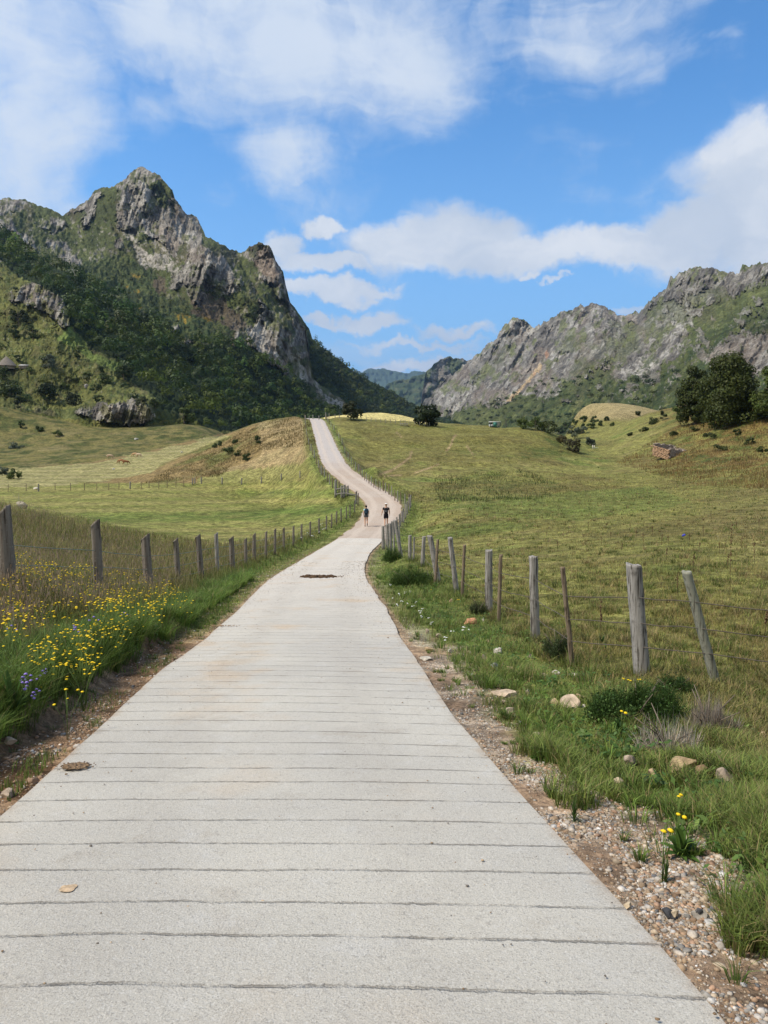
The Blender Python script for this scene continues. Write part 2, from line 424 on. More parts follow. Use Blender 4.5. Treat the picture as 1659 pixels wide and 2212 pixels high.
rside = rside[(rside[:, 1] > -4) & ((rside[:, 1] < 9) | (rside[:, 1] > 60)) & (rside[:, 1] < 215)]
rside = rside[::2]
allp = np.vstack([gp, rside])
def warp(x, y): r = np.maximum(np.asarray(y) + OFF, 1.0); return np.stack([np.asarray(x) / r * 2.0, np.log(r)], -1)
ground_tps = TPS(warp(allp[:, 0], allp[:, 1]), allp[:, 2] / (allp[:, 1] + OFF), 2e-5)

def bank_h(y): return .36 * (1 - sstep(y, 10, 19)) * sstep(y, -3, 3)
def G(x, y, noise=True, road=True, full=False):
    x = np.asarray(x, float); y = np.asarray(y, float); shp = np.broadcast(x, y).shape
    x = np.broadcast_to(x, shp).ravel(); y = np.broadcast_to(y, shp).ravel()
    z = ground_tps(warp(x, y)) * (y + OFF)
    r = np.hypot(x, y)
    d, zr, s = road_coords(x, y)
    if noise:
        q = np.stack([x, y], 1)
        amp = np.clip(r / 60, .12, 2.5)
        z = z + fbm(q / 9.0, 4, 3) * .28 * amp * sstep(r, 6, 60) + fbm(q / 1.1, 3, 5) * .05 + fbm(q / 60, 3, 9) * 1.1 * sstep(r, 120, 500)
        z = z + fbm(q / 800, 5, 19) * 60 * sstep(r, 900, 3000)
    ad = np.abs(d)
    # left: a low earth bank cut along the road, right: a level gravel shoulder
    wob = fbm(np.stack([x, y], 1) / .7, 3, 21) * .16
    left = d < 0
    bh = bank_h(y)
    lz = zr - .07 + bh * sstep(ad + wob, 2.05, 2.5)
    rz = zr - .05 + 0 * ad
    prof = np.where(left, lz, rz)
    w0 = np.where(left, 2.5, 2.0); w1 = np.where(left, 4.3, 3.6)
    k = 1 - sstep(ad, w0, w1)
    rough = fbm(np.stack([x, y], 1) / .35, 4, 31) * .035 * sstep(ad, 1.65, 2.0) * (1 - sstep(ad, 2.5, 4)) if noise else 0
    z = z * (1 - k) + prof * k + rough
    z = np.where(ad < 1.5, np.minimum(z, zr - .09), z)
    if full: return z.reshape(shp), d.reshape(shp), s.reshape(shp)
    return z.reshape(shp)

def hit(u, v, y0=2.0, y1=700.0):
    """the point of the ground seen at a picture point"""
    dx, dz = ray(u, v)
    Y = np.exp(np.linspace(math.log(y0), math.log(y1), 420))
    g = G(dx * Y, Y); below = np.where(CAMZ + dz * Y < g)[0]
    if len(below) == 0: i = 419
    else: i = max(below[0], 1)
    a, b = Y[i - 1], Y[i]
    for _ in range(12):
        m = .5 * (a + b)
        if CAMZ + dz * m < float(G(dx * m, m)): b = m
        else: a = m
    return Vector((dx * b, b, float(G(dx * b, b))))

def hits(u, v, y0=2.0, y1=700.0, n=260):
    """the same for many picture points at once, on a table of ground heights"""
    dx, dz = ray(u, v); u = np.asarray(u, float)
    Y = np.exp(np.linspace(math.log(y0), math.log(y1), n))
    res = np.full(len(u), np.nan)
    for i in range(0, len(u), 2000):
        a = dx[i:i + 2000, None] * Y[None, :]; zz = CAMZ + dz[i:i + 2000, None] * Y[None, :]
        g = gtab(a, np.broadcast_to(Y, a.shape)); b = zz < g
        j = np.maximum(b.argmax(1), 1); ok = b.any(1)
        k = np.arange(len(j)); f0 = zz[k, j - 1] - g[k, j - 1]; f1 = g[k, j] - zz[k, j]
        t = f0 / np.maximum(f0 + f1, 1e-9)
        res[i:i + 2000] = np.where(ok, Y[j - 1] + (Y[j] - Y[j - 1]) * t, np.nan)
    return dx * res, res

# sheet: columns fan out from behind the camera, rows grow with distance
Lr = np.concatenate([np.linspace(math.log(4.5), math.log(760), 640), np.linspace(math.log(760), math.log(26000), 70)[1:]])
Ar = np.linspace(-1.0, 1.0, 820)
Ar = Ar * (.78 + .35 * np.abs(Ar) ** 3)
GL, GA = np.meshgrid(Lr, Ar, indexing='ij')
gr = np.exp(GL); gy = gr - OFF; gx = GA * gr
gz, gd, gs = G(gx, gy, full=True)
def gtab(x, y):
    """ground height from the sheet itself (bilinear)"""
    x = np.asarray(x, float); y = np.asarray(y, float); r = np.maximum(y + OFF, 4.6)
    i = np.clip(np.interp(np.log(r), Lr, np.arange(len(Lr))), 0, len(Lr) - 1.001); j = np.clip(np.interp(x / r, Ar, np.arange(len(Ar))), 0, len(Ar) - 1.001)
    i0 = i.astype(int); j0 = j.astype(int); a = i - i0; b = j - j0
    return (gz[i0, j0] * (1 - a) + gz[i0 + 1, j0] * a) * (1 - b) + (gz[i0, j0 + 1] * (1 - a) + gz[i0 + 1, j0 + 1] * a) * b
def dtab(x, y):
    r = np.maximum(np.asarray(y, float) + OFF, 4.6)
    i = np.clip(np.round(np.interp(np.log(r), Lr, np.arange(len(Lr)))), 0, len(Lr) - 1).astype(int); j = np.clip(np.round(np.interp(x / r, Ar, np.arange(len(Ar)))), 0, len(Ar) - 1).astype(int)
    return gd[i, j]

def lin(c): 
    c = np.asarray(c, float) / 255; return np.where(c <= .04045, c / 12.92, ((c + .055) / 1.055) ** 2.4)
def mixc(a, b, k): k = np.asarray(k)[..., None]; return a * (1 - k) + np.asarray(b) * k

OLIVE = np.array([.178, .170, .050]); GREEN = np.array([.115, .150, .034]); DRY = np.array([.25, .205, .085]); TAN = np.array([.33, .265, .125]); BROWN = np.array([.16, .115, .05]); DARKG = np.array([.040, .062, .014])
SOIL = np.array([.27, .185, .12]); GRAV = np.array([.40, .33, .25])

def ground_colour(x, y, d):
    q = np.stack([x, y], 1); r = np.hypot(x, y)
    u, v = proj(np.stack([x, y, gtab(x, y)], 1)); 
    n1 = fbm(q / 7, 4, 41); n2 = fbm(q / 2.0, 4, 43); n3 = fbm(q / 30, 4, 47)
    wu = u + 14 * n1; wv = v + 5 * n1
    c = np.tile(OLIVE, (len(x), 1))
    c = mixc(c, GREEN, sstep(n1 + .5 * n3, -.05, .45) * .75)
    c = mixc(c, DRY, sstep(n2 + n3, .05, .6) * .5); c = mixc(c, np.array([.125, .10, .036]), sstep(fbm(q / 9, 4, 95), .05, .4) * .6)
    # strips across the far meadow
    mound = inpoly(wu, wv, [(720, 905), (1240, 905), (1260, 985), (1000, 1010), (760, 985)])
    c = np.where(mound[:, None], mixc(c, np.array([.15, .135, .038]), np.full(len(x), .5)), c)
    damp = inpoly(wu, wv, [(930, 1045), (1130, 1015), (1230, 1055), (1150, 1090), (950, 1085)]); c = np.where(damp[:, None], mixc(c, DARKG * 1.4, sstep(n2, -.2, .3) * .45), c)
    gband = inpoly(wu, wv, [(1100, 1075), (1400, 1050), (1500, 1085), (1250, 1125), (1000, 1115)]); c = np.where(gband[:, None], mixc(c, GREEN, np.full(len(x), .55)), c)
    # upper right slope: rough, rusty, brushy
    slope = sstep(wu, 1360, 1500) * (1 - sstep(wv, 985, 1075))
    c = mixc(c, np.array([.155, .105, .036]), slope * sstep(n2 + n1, -.5, .2) * .85)
    c = mixc(c, DARKG * 1.3, slope * sstep(fbm(q / 4, 4, 53), .12, .4) * .75)
    rr = inpoly(wu, wv, [(1500, 1100), (1700, 1020), (1750, 1300), (1560, 1180)]); c = np.where(rr[:, None], mixc(c, DRY * .8, np.full(len(x), .25)), c)
    gully = inpoly(wu, wv, [(1170, 930), (1210, 930), (1290, 960), (1280, 985), (1230, 985), (1130, 990), (1120, 975), (1190, 965)]); c = np.where(gully[:, None], mixc(c, DARKG * 1.3, sstep(n2, -.4, .4) * .7), c)
    far = (y > 230) & (u > 1100); c = np.where(far[:, None], mixc(OLIVE * .95, TAN * .82, sstep(v + 4 * n2, 915, 899)), c)
    # left side
    L = (d < -2.5) & (u < 780)
    tall = L & (y < 42); c = np.where(tall[:, None], mixc(np.array([.10, .095, .035]), BROWN, sstep(n2, -.3, .4) * .5), c)
    mown = L & (y >= 42) & (wv > 1040)
    st = np.sin(v * .42 + 1.5 * n3 + u * .004) * .5 + .5
    mc = mixc(np.array([.225, .205, .068]), np.array([.135, .155, .034]), np.clip(st * .6 + n2 * .5, 0, 1))
    cur = 1112 + 8 * np.sin(u / 160.) + 3 * n1
    gst = np.exp(-((v - cur) / 12.0) ** 2) * sstep(u, 120, 240) + .8 * np.exp(-((v - 1066 - 3 * n1) / 7.0) ** 2) * sstep(u, 420, 560) + inpoly(wu, wv, [(480, 1120), (770, 1075), (770, 1125), (700, 1150)]) * .35
    mc = mixc(mc, np.array([.088, .128, .026]), np.clip(gst * (.8 + .5 * n2), 0, 1) * .9)
    c = np.where(mown[:, None], mc, c)
    hill = L & (v <= 1043) & (y > 110)
    hc = mixc(np.array([.20, .145, .062]), np.array([.115, .115, .036]), sstep(n1 + .4 * n2, -.1, .5))
    hc = mixc(hc, np.array([.33, .25, .13]), inpoly(wu, wv, [(560, 915), (680, 900), (690, 1010), (660, 1030), (440, 1032), (560, 985)]) * (.55 + .3 * n2))
    hc = mixc(hc, np.array([.19, .19, .06]), inpoly(wu, wv, [(420, 1030), (650, 1000), (690, 1020), (690, 1045), (420, 1046)]) * .8)
    c = np.where(hill[:, None], hc, c)
    strip = L & inpoly(wu, wv, [(-400, 1085), (-400, 1020), (60, 1012), (210, 1000), (330, 975), (480, 938), (500, 945), (430, 968), (320, 1020), (200, 1043), (-50, 1060)])
    c = np.where(strip[:, None], mixc(np.array([.285, .25, .115]), np.array([.165, .165, .052]), np.clip(.35 + .5 * np.sin(v * .9 + 2 * n1) * .5 + n2 * .3, 0, 1)), c)
    back = L & (y > 150) & ~strip & (v < 1012) & inpoly(u, v, [(-500, 1015), (40, 1012), (200, 998), (330, 972), (480, 936), (520, 930), (400, 860), (-500, 830)])
    bc = mixc(np.array([.150, .132, .045]), np.array([.060, .070, .020]), sstep(fbm(q / 4, 4, 91) + .6 * n1 + .5 * n2, -.25, .45)); bc = mixc(bc, np.array([.19, .155, .07]), sstep(fbm(np.stack([x / 9, y / 3], 1), 4, 92), .1, .5) * .6); c = np.where(back[:, None], bc, c)
    # field over the crest, its patch of sunlight put into the colour
    br = (y > 196) & (u > 700) & (u < 1050); c = np.where(br[:, None], np.array([.50, .42, .17]) * (1 + .12 * n2[:, None]), c)
    # worn cattle tracks
    def track(pts, w):
        pts = np.array(pts, float); best = np.full(len(u), 99.0)
        for a, b in zip(pts[:-1], pts[1:]):
            t = np.clip(((u - a[0]) * (b[0] - a[0]) + (v - a[1]) * (b[1] - a[1])) / ((b - a) ** 2).sum(), 0, 1)
            best = np.minimum(best, np.hypot(u - a[0] - t * (b[0] - a[0]), (v - a[1] - t * (b[1] - a[1]))))
        return 1 - sstep(best + 1.2 * n2, w * .5, w * 1.6)
    tr = np.zeros(len(u))
    for pts, w in [([(808, 1028), (845, 1017), (866, 1003), (886, 988), (889, 976)], 2.2), ([(965, 973), (974, 962), (977, 951), (984, 940)], 2.0), ([(895, 1022), (925, 1012), (950, 1002)], 1.3), ([(1008, 962), (1022, 982)], 1.4), ([(855, 932), (868, 945)], 1.2), ([(806, 1030), (850, 1028), (893, 1022)], .9)]:
        tr = np.maximum(tr, track(pts, w))
    c = mixc(c, np.array([.30, .215, .12]), tr * .8)
    # verges
    ad = np.abs(d)
    gr_ = (ad < 4.5) & (y < 200)
    c = np.where(gr_[:, None], mixc(c, GREEN * 1.05, (1 - sstep(ad, 2.6, 4.2)) * .75), c)
    dirt_r = (d > 0) * (1 - sstep(d - .5 * (1 - sstep(y, 2.5, 4.5)) + .40 * fbm(q / 1.3, 3, 61) + .2 * fbm(q / .3, 3, 63), 1.95, 2.4)) * (1 - .75 * sstep(y, 9, 14))
    dirt_l = (d < 0) * (1 - sstep(ad + .35 * fbm(q / 1.1, 3, 67) + .15 * n2, 2.35, 2.75)) * (1 - .8 * sstep(y, 10.5, 14))
    gravr = mixc(np.tile(SOIL, (len(x), 1)), GRAV, sstep(fbm(q / .5, 4, 71), -.35, .3))
    c = mixc(c, gravr, np.clip(dirt_r, 0, 1)); 
    lsoil = mixc(np.tile(np.array([.20, .118, .062]), (len(x), 1)), np.array([.30, .20, .12]), sstep(fbm(q / .4, 4, 73), -.3, .4))
    c = mixc(c, lsoil, np.clip(dirt_l, 0, 1))
    edge = (1 - sstep(ad, 1.6, 1.85 + .15 * n2)) * (y > 9); c = mixc(c, SOIL * 1.1, np.clip(edge, 0, 1) * .8)
    valley = sstep(y, 500, 900); c = mixc(c, np.array([.05, .07, .02]), valley)
    return np.clip(c, .005, .9), np.clip(np.maximum(dirt_r, dirt_l), 0, 1)

gc, gdirt = ground_colour(gx.ravel(), gy.ravel(), gd.ravel())
M_ground = mat_col('grass_and_soil', scales=((.30, .22), (1.4, .40), (5.0, .38), (26.0, .3)), bump=.9, bscale=7.0, bdist=.14, detail=10)
ground = link('ground', mesh('ground', np.stack([gx, gy, gz], -1).reshape(-1, 3), grid_faces(*gx.shape), gc, True, M_ground)); tag(ground, kind='structure')

# ------------------------------------------------------------------ road surfaces
def ribbon(name, s0, s1, half, cuts, lift, thick, m, ragged=0.0, step=.25, attr=True, end_skew=0.0):
    ss = np.arange(s0, s1 + 1e-6, step); t = np.linspace(-1, 1, cuts)
    cx = np.interp(ss, S, RL[:, 0]); cy = np.interp(ss, S, RL[:, 1]); cz = np.interp(ss, S, RL[:, 2]); nx = np.interp(ss, S, RN[:, 0]); ny = np.interp(ss, S, RN[:, 1])
    hw = np.stack([half + ragged * fbm(np.stack([ss / 1.3, ss * 0 + k], 1), 4, 80 + k) for k in (0, 9)], 1)
    V = []
    for i in range(len(ss)):
        w = np.where(t < 0, hw[i, 0], hw[i, 1]) * t
        z = cz[i] + lift + (.02 * (1 - t * t))
        V.append(np.stack([cx[i] + nx[i] * w, cy[i] + ny[i] * w, z + 0 * w], 1))
    V = np.array(V); n, c = V.shape[:2]
    top = V.reshape(-1, 3)
    rim = np.stack([V[:, 0], V[:, -1]], 1).reshape(-1, 3)
    F = [grid_faces(n, c)]
    i = np.arange(n - 1); o = n * c; q = o + 2 * n
    F.append(np.stack([o + 2 * i, o + 2 * i + 2, q + 2 * i + 2, q + 2 * i], 1)); F.append(np.stack([o + 2 * i + 1, q + 2 * i + 1, q + 2 * i + 3, o + 2 * i + 3], 1))
    AV = np.vstack([top, rim, rim - [0, 0, thick]])
    ws = np.repeat(ss, c); wt = np.tile(t * half, n); e2 = np.tile([-half, half], n)
    at = {'run': np.r_[ws, np.repeat(ss, 2), np.repeat(ss, 2)], 'across': np.r_[wt, e2, e2]}
    return link(name, mesh(name, AV, F, None, True, m, at))

def road_s(y): return float(np.interp(y, RL[:, 1], S))
def mat_concrete():
    m, t, b = mat_new('grooved_concrete')
    run = t.add('ShaderNodeAttribute', attribute_name='run').outputs['Fac']; acr = t.add('ShaderNodeAttribute', attribute_name='across').outputs['Fac']
    g = t.add('ShaderNodeTexCoord').outputs['Object']
    # scored grooves about 27 cm apart, a little crooked
    wob = t.math('MULTIPLY_ADD', t.noise(g, 1.1, 5, .62), .075, t.math('MULTIPLY_ADD', acr, .17, run))
    fine = t.math('MULTIPLY_ADD', t.noise(g, 30.0, 5, .75), .040, wob)
    cell = t.math('FLOOR', t.math('DIVIDE', wob, .32))
    wn = t.add('ShaderNodeTexWhiteNoise', noise_dimensions='1D', ins={'W': cell})
    ph = t.math('FRACT', t.math('DIVIDE', fine, .32))
    dist = t.math('ABSOLUTE', t.math('SUBTRACT', ph, t.math('MULTIPLY_ADD', wn.outputs[0], .16, .42)))
    fade = t.ss(run, road_s(18), road_s(32), 1.0, 0.0)
    brk = t.ss(t.noise(g, 3.2, 6, .75), .38, .60, .15, 1.0)
    gm = t.math('MULTIPLY', t.math('MULTIPLY', t.ss(dist, .010, .034, 1.0, 0.0), fade), brk)
    joint = t.ss(t.math('ABSOLUTE', t.math('SUBTRACT', fine, road_s(28.2))), .02, .06, 1.0, 0.0)
    gm = t.math('MAXIMUM', gm, joint)
    big = t.noise(g, .55, 6, .55); mid = t.noise(g, 5.0, 6, .65)
    n_sp = t.noise(g, 125.0, 4, .75); n_sp2 = t.noise(g, 38.0, 5, .7)
    c = t.mix(t.ss(big, .35, .65), (.42, .395, .345), (.49, .46, .395))
    c = t.mix(t.ss(run, road_s(7), road_s(24), 0, .75), c, (.54, .49, .42))
    c = t.mix(t.math('MULTIPLY', t.ss(mid, .5, .75), .35), c, (.52, .51, .485))
    # tan dust
    dust = t.math('MULTIPLY', t.ss(t.noise(g, .8, 6, .6), .52, .72), t.ss(run, road_s(4), road_s(9), .22, .55))
    c = t.mix(dust, c, (.50, .36, .22))
    tyre = t.math('MULTIPLY', t.ss(t.math('ABSOLUTE', t.math('SUBTRACT', t.math('ABSOLUTE', t.math('MULTIPLY_ADD', t.noise(g, .35, 3), .3, t.math('SUBTRACT', acr, .15))), .72)), .10, .34, 1, 0), t.ss(mid, .35, .62))
    c = t.mix(t.math('MULTIPLY', tyre, .22), c, (.30, .265, .215))
    blot = t.ss(t.noise(g, 2.3, 7, .68), .56, .70, 0, .35); c = t.mix(blot, c, (.33, .285, .225))
    c = t.mix(t.ss(n_sp, .54, .63, 0, .5), c, (.13, .125, .12))
    c = t.mix(t.ss(n_sp, .46, .36, 0, .45), c, (.66, .65, .62))
    c = t.mix(t.ss(n_sp2, .55, .68, 0, .4), c, (.2, .185, .165))
    vor = t.add('ShaderNodeTexVoronoi', feature='F1'); t.put(vor, 'Vector', g); vor.inputs['Scale'].default_value = 26.0
    c = t.mix(t.ss(vor.outputs['Distance'], .05, .13, .55, 0), c, (.16, .15, .13))
    c = t.mix(t.math('MULTIPLY', gm, .55), c, (.13, .112, .092))
    edge = t.ss(t.math('ADD', t.math('ABSOLUTE', acr), t.math('MULTIPLY', t.noise(g, 4.0, 6, .7), .35)), 1.66, 1.80)
    c = t.mix(t.math('MULTIPLY', edge, .55), c, (.33, .235, .15))
    t.put(b, 'Base Color', c); b.inputs['Roughness'].default_value = .92
    h = t.math('ADD', t.math('MULTIPLY_ADD', n_sp2, .9, t.math('MULTIPLY', n_sp, .6)), t.math('MULTIPLY', gm, -2.0))
    bp = t.add('ShaderNodeBump', ins={'Height': h}); bp.inputs['Strength'].default_value = .9; bp.inputs['Distance'].default_value = .009
    t.l.new(bp.outputs[0], b.inputs['Normal'])
    return m
S_END = road_s(49.5)
concrete = ribbon('concrete_road', 0, S_END, 1.55, 13, .0, .12, mat_concrete(), .035, .10); tag(concrete, kind='structure')

def mat_track():
    m, t, b = mat_new('gravel_track')
    run = t.add('ShaderNodeAttribute', attribute_name='run').outputs['Fac']; acr = t.add('ShaderNodeAttribute', attribute_name='across').outputs['Fac']
    g = t.add('ShaderNodeTexCoord').outputs['Object']
    c = t.mix(t.ss(t.noise(g, .25, 5, .6), .35, .65), (.40, .315, .245), (.43, .36, .295))
    c = t.mix(t.ss(run, road_s(88), road_s(112), 0, .85), c, (.43, .395, .37))
    # two paler wheel lines with a darker middle
    wl = t.math('ABSOLUTE', t.math('SUBTRACT', t.math('ABSOLUTE', acr), t.math('MULTIPLY_ADD', t.noise(g, .2, 2), .4, .6)))
    c = t.mix(t.ss(wl, .12, .42, .55, 0), c, (.52, .44, .36))
    c = t.mix(t.ss(t.noise(g, 7.0, 6, .75), .52, .66, 0, .5), c, (.26, .205, .165))
    c = t.mix(t.ss(t.noise(g, 16.0, 5, .7), .56, .68, 0, .7), c, (.55, .48, .42))
    c = t.mix(t.ss(t.noise(g, .5, 5, .7), .58, .70, 0, .4), c, (.30, .225, .155))
    st = t.add('ShaderNodeCombineXYZ', ins={0: t.math('MULTIPLY', acr, 3.0), 1: t.math('MULTIPLY', run, .12), 2: 0.0})
    c = t.mix(t.ss(t.noise(st.outputs[0], 2.0, 5, .6), .52, .7, 0, .35), c, (.31, .25, .2))
    t.put(b, 'Base Color', c); b.inputs['Roughness'].default_value = .95
    bp = t.add('ShaderNodeBump', ins={'Height': t.noise(g, 14.0, 6, .7)}); bp.inputs['Strength'].default_value = .8; bp.inputs['Distance'].default_value = .05
    t.l.new(bp.outputs[0], b.inputs['Normal'])
    return m
gravel_road = ribbon('gravel_road', S_END - .25, road_s(262), 1.62, 15, -.035, .12, mat_track(), .20, .5); tag(gravel_road, kind='structure')

# ------------------------------------------------------------------ mountains
def poly_mask(u, v, polys, soft=4.0, seed=0):
    """inside any polygon, with an edge broken up by noise"""
    q = np.stack([u, v], 1)
    du = fbm(q / 22, 4, 200 + seed) * soft * 3.2 + fbm(q / 5, 3, 201 + seed) * soft; dv = fbm(q / 22, 4, 210 + seed) * soft * 3.2 + fbm(q / 5, 3, 211 + seed) * soft
    acc = np.zeros(len(u)); offs = [(0, 0), (1, .4), (-1, -.4), (.3, 1), (-.3, -1), (1.9, -1.2), (-1.9, 1.2)]
    for ox, oy in offs:
        m = np.zeros(len(u), bool)
        for p in polys: m |= inpoly(u + du + ox * soft * 1.3, v + dv + oy * soft * 1.3, p)
        acc += m
    acc /= len(offs)
    return sstep(acc + .38 * fbm(q / 3.4, 3, 220 + seed), .30, .70)

class Slope:
    """a mountain side: a ridge line, a foot line and distances for points between them"""
    def __init__(s, ridge, foot, depth, u0, u1, nu, nt, disp, back=350.0, drop=300.0, rag=1.0):
        s.rag = rag
        s.ridge = np.array(ridge, float); s.foot = np.array(foot, float); d = np.array(depth, float)
        s.tps = TPS(d[:, :2] / 400, np.log(d[:, 2]), 1e-4); s.disp = disp
        U = np.linspace(u0, u1, nu); T = np.linspace(0, 1, nt)
        rv = np.interp(U, s.ridge[:, 0], s.ridge[:, 1]) + s.jag(U); fv = np.interp(U, s.foot[:, 0], s.foot[:, 1])
        VV = fv[None] + (rv - fv)[None] * T[:, None]; UU = np.broadcast_to(U, VV.shape)
        s.U, s.rv, s.fv, s.nu, s.nt = U, rv, fv, nu, nt
        Y = np.exp(s.tps(np.stack([UU.ravel(), VV.ravel()], 1) / 400)).reshape(VV.shape)
        s.Y0 = Y
        p0 = P(UU, VV, Y)
        fadeT = (1 - sstep(T, .93, 1.0) * .6)[:, None] * sstep(T, 0, .04)[:, None]
        dY, dZ = disp(UU.ravel(), VV.ravel(), Y.ravel())
        Yd = Y + dY.reshape(Y.shape) * fadeT
        p = P(UU, VV, Yd); p[..., 2] += dZ.reshape(Y.shape) * fadeT
        s.front = p; s.uu, s.vv = UU, VV
        # the far side falls away behind the ridge
        rows = [p]; top = p[-1]
        for k in np.linspace(.08, 1, 10):
            q = top.copy(); q[:, 1] += back * k; q[:, 0] *= (q[:, 1] / top[:, 1]); n = fbm(np.stack([U / 40, U * 0 + k * 6], 1), 4, 77)
            q[:, 2] = top[:, 2] - drop * k ** 1.15 * (1 + .25 * n); rows.append(q[None])
        s.V = np.vstack(rows)
    def jag(s, U):
        return (fbm(np.stack([U / 9, U * 0], 1), 4, 88, .6) * 3.2 - fbm(np.stack([U / 16, U * 0 + 3], 1), 3, 90, ridged=True) * 2.4) * s.rag + fbm(np.stack([U / 40, U * 0], 1), 3, 89) * 2.0
    def point(s, u, v):
        """surface points at picture points (arrays)"""
        j = np.clip(np.interp(u, s.U, np.arange(s.nu)), 0, s.nu - 1.001); j0 = j.astype(int); a = j - j0
        fv = np.interp(u, s.U, s.fv); rv = np.interp(u, s.U, s.rv)
        i = np.clip((v - fv) / (rv - fv) * (s.nt - 1), 0, s.nt - 1.001); i0 = i.astype(int); b = (i - i0)[:, None]; a = a[:, None]
        f = s.front
        return (f[i0, j0] * (1 - b) + f[i0 + 1, j0] * b) * (1 - a) + (f[i0, j0 + 1] * (1 - b) + f[i0 + 1, j0 + 1] * b) * a
    def build(s, name, colour, m):
        n = s.V.shape[0]
        c = colour(s.uu.ravel(), s.vv.ravel()).reshape(s.nt, s.nu, 3)
        C = np.vstack([c] + [c[-1:]] * (n - s.nt))
        o = link(name, mesh(name, s.V.reshape(-1, 3), grid_faces(n, s.nu), C.reshape(-1, 3), False, m)); return tag(o, kind='structure')

ROCK = np.array([.215, .197, .168]); ROCKL = np.array([.37, .35, .305]); ROCKB = np.array([.21, .16, .12]); ROCKD = np.array([.088, .080, .070])
MG = np.array([.072, .084, .028]); MGD = np.array([.034, .050, .017]); MGL = np.array([.125, .135, .048]); MBR = np.array([.095, .078, .048])

# polygons on the left mountain
LR = [
 [(143, 466), (168, 442), (205, 410), (222, 412), (206, 452), (192, 492), (176, 490), (186, 456), (160, 462)],
 [(250, 402), (272, 380), (300, 358), (318, 358), (345, 380), (360, 398), (374, 414), (378, 432), (402, 458), (426, 472), (442, 512), (436, 548), (410, 540), (398, 520), (376, 556), (350, 530), (330, 512), (300, 505), (256, 492), (250, 478), (260, 430)],
 [(425, 528), (455, 534), (480, 556), (505, 585), (520, 612), (500, 640), (462, 622), (430, 636), (400, 612), (356, 630), (372, 600), (398, 578), (405, 548)],
 [(398, 640), (430, 612), (452, 640), (430, 660)],
 [(526, 548), (543, 526), (562, 519), (582, 528), (602, 570), (616, 602), (630, 660), (600, 640), (585, 612), (566, 604), (555, 580)],
 [(507, 687), (528, 712), (556, 700), (564, 660), (552, 648), (566, 650), (582, 677), (596, 700), (622, 713), (660, 739), (670, 773), (640, 776), (624, 776), (620, 815), (606, 800), (580, 782), (562, 760), (538, 752), (515, 744), (502, 734)],
 [(618, 640), (645, 690), (668, 730), (672, 770), (650, 735), (630, 700)],
 [(16, 639), (52, 622), (70, 604), (104, 620), (132, 645), (150, 678), (154, 706), (130, 710), (112, 682), (86, 668), (52, 655), (21, 655)],
 [(-20, 440), (30, 428), (60, 436), (45, 452), (-20, 470)], [(30, 500), (60, 506), (88, 548), (74, 542)],
 [(86, 480), (130, 470), (148, 486), (120, 500), (92, 496)], [(96, 516), (135, 524), (172, 556), (170, 580), (135, 560), (104, 534)], [(-30, 470), (20, 480), (60, 520), (20, 505), (-30, 500)],
 [(156, 888), (195, 876), (234, 874), (268, 868), (300, 862), (322, 880), (331, 910), (281, 915), (260, 918), (221, 909), (187, 899)],
 [(246, 508), (268, 512), (270, 540), (252, 534)], [(364, 704), (380, 706), (388, 720), (372, 722)], [(400, 728), (420, 736), (414, 746), (400, 742)], [(408, 768), (424, 764), (420, 788), (410, 786)]]
LSCREE = [[(272, 503), (286, 508), (300, 532), (318, 545), (350, 552), (388, 578), (376, 592), (350, 580), (312, 578), (296, 566), (300, 550), (284, 530)],
 [(335, 520), (352, 532), (372, 560), (362, 556), (345, 540)], [(640, 776), (672, 800), (676, 822), (700, 846), (744, 872), (738, 892), (706, 868), (690, 850), (650, 815)]]
LSHRUB = [[(150, 560), (230, 575), (300, 562), (338, 590), (350, 640), (430, 652), (500, 692), (525, 745), (470, 750), (400, 735), (340, 705), (270, 650), (180, 605)], [(560, 520), (548, 512), (540, 540), (556, 556)]]
LFOR = [(-140, 470), (0, 500), (49, 545), (86, 563), (122, 579), (167, 597), (208, 613), (260, 647), (299, 670), (338, 704), (365, 725), (405, 758), (430, 745), (491, 744), (541, 755), (572, 778), (606, 802), (622, 817), (658, 848), (692, 869), (733, 892), (740, 935), (457, 930), (391, 890), (349, 884), (346, 866), (312, 842), (281, 826), (250, 806), (276, 785), (247, 772), (198, 756), (182, 735), (151, 699), (138, 647), (91, 618), (34, 595), (0, 563), (-140, 520)]

def disp_left(u, v, Y):
    q = np.stack([u, v], 1)
    rk = poly_mask(u, v, LR, 3.0, 1)
    # strata lean over to the left on the peak
    s1 = np.stack([(u + .32 * v) / 13, v / 70 + fbm(q / 30, 3, 309) * .6], 1)
    s2 = np.stack([u / 12, v / 30], 1)
    n = fbm(q / 60, 5, 300) * 26 + fbm(q / 18, 4, 301) * 7
    r = fbm(s1, 5, 302, .55, ridged=True) * 14 + fbm(s2, 4, 303, .5, ridged=True) * 4 + fbm(q / 6, 3, 304, .6, ridged=True) * 2 + fbm(np.stack([(u + .2 * v) / 48, v / 90], 1), 3, 308, ridged=True) * 22
    k = Y / 1000.0
    near = sstep(Y, 320, 420)
    out = (n * k * near + rk * (r + 3) * k * -1 + fbm(q / 3.2, 3, 305) * 2.2 * k)
    # gullies running down the face
    gl = fbm(np.stack([(u - .55 * v) / 38, v / 200], 1), 3, 306, ridged=True) * 20 * k * sstep(Y, 500, 800)
    return out + gl, fbm(q / 7, 3, 307) * 3.0 * k

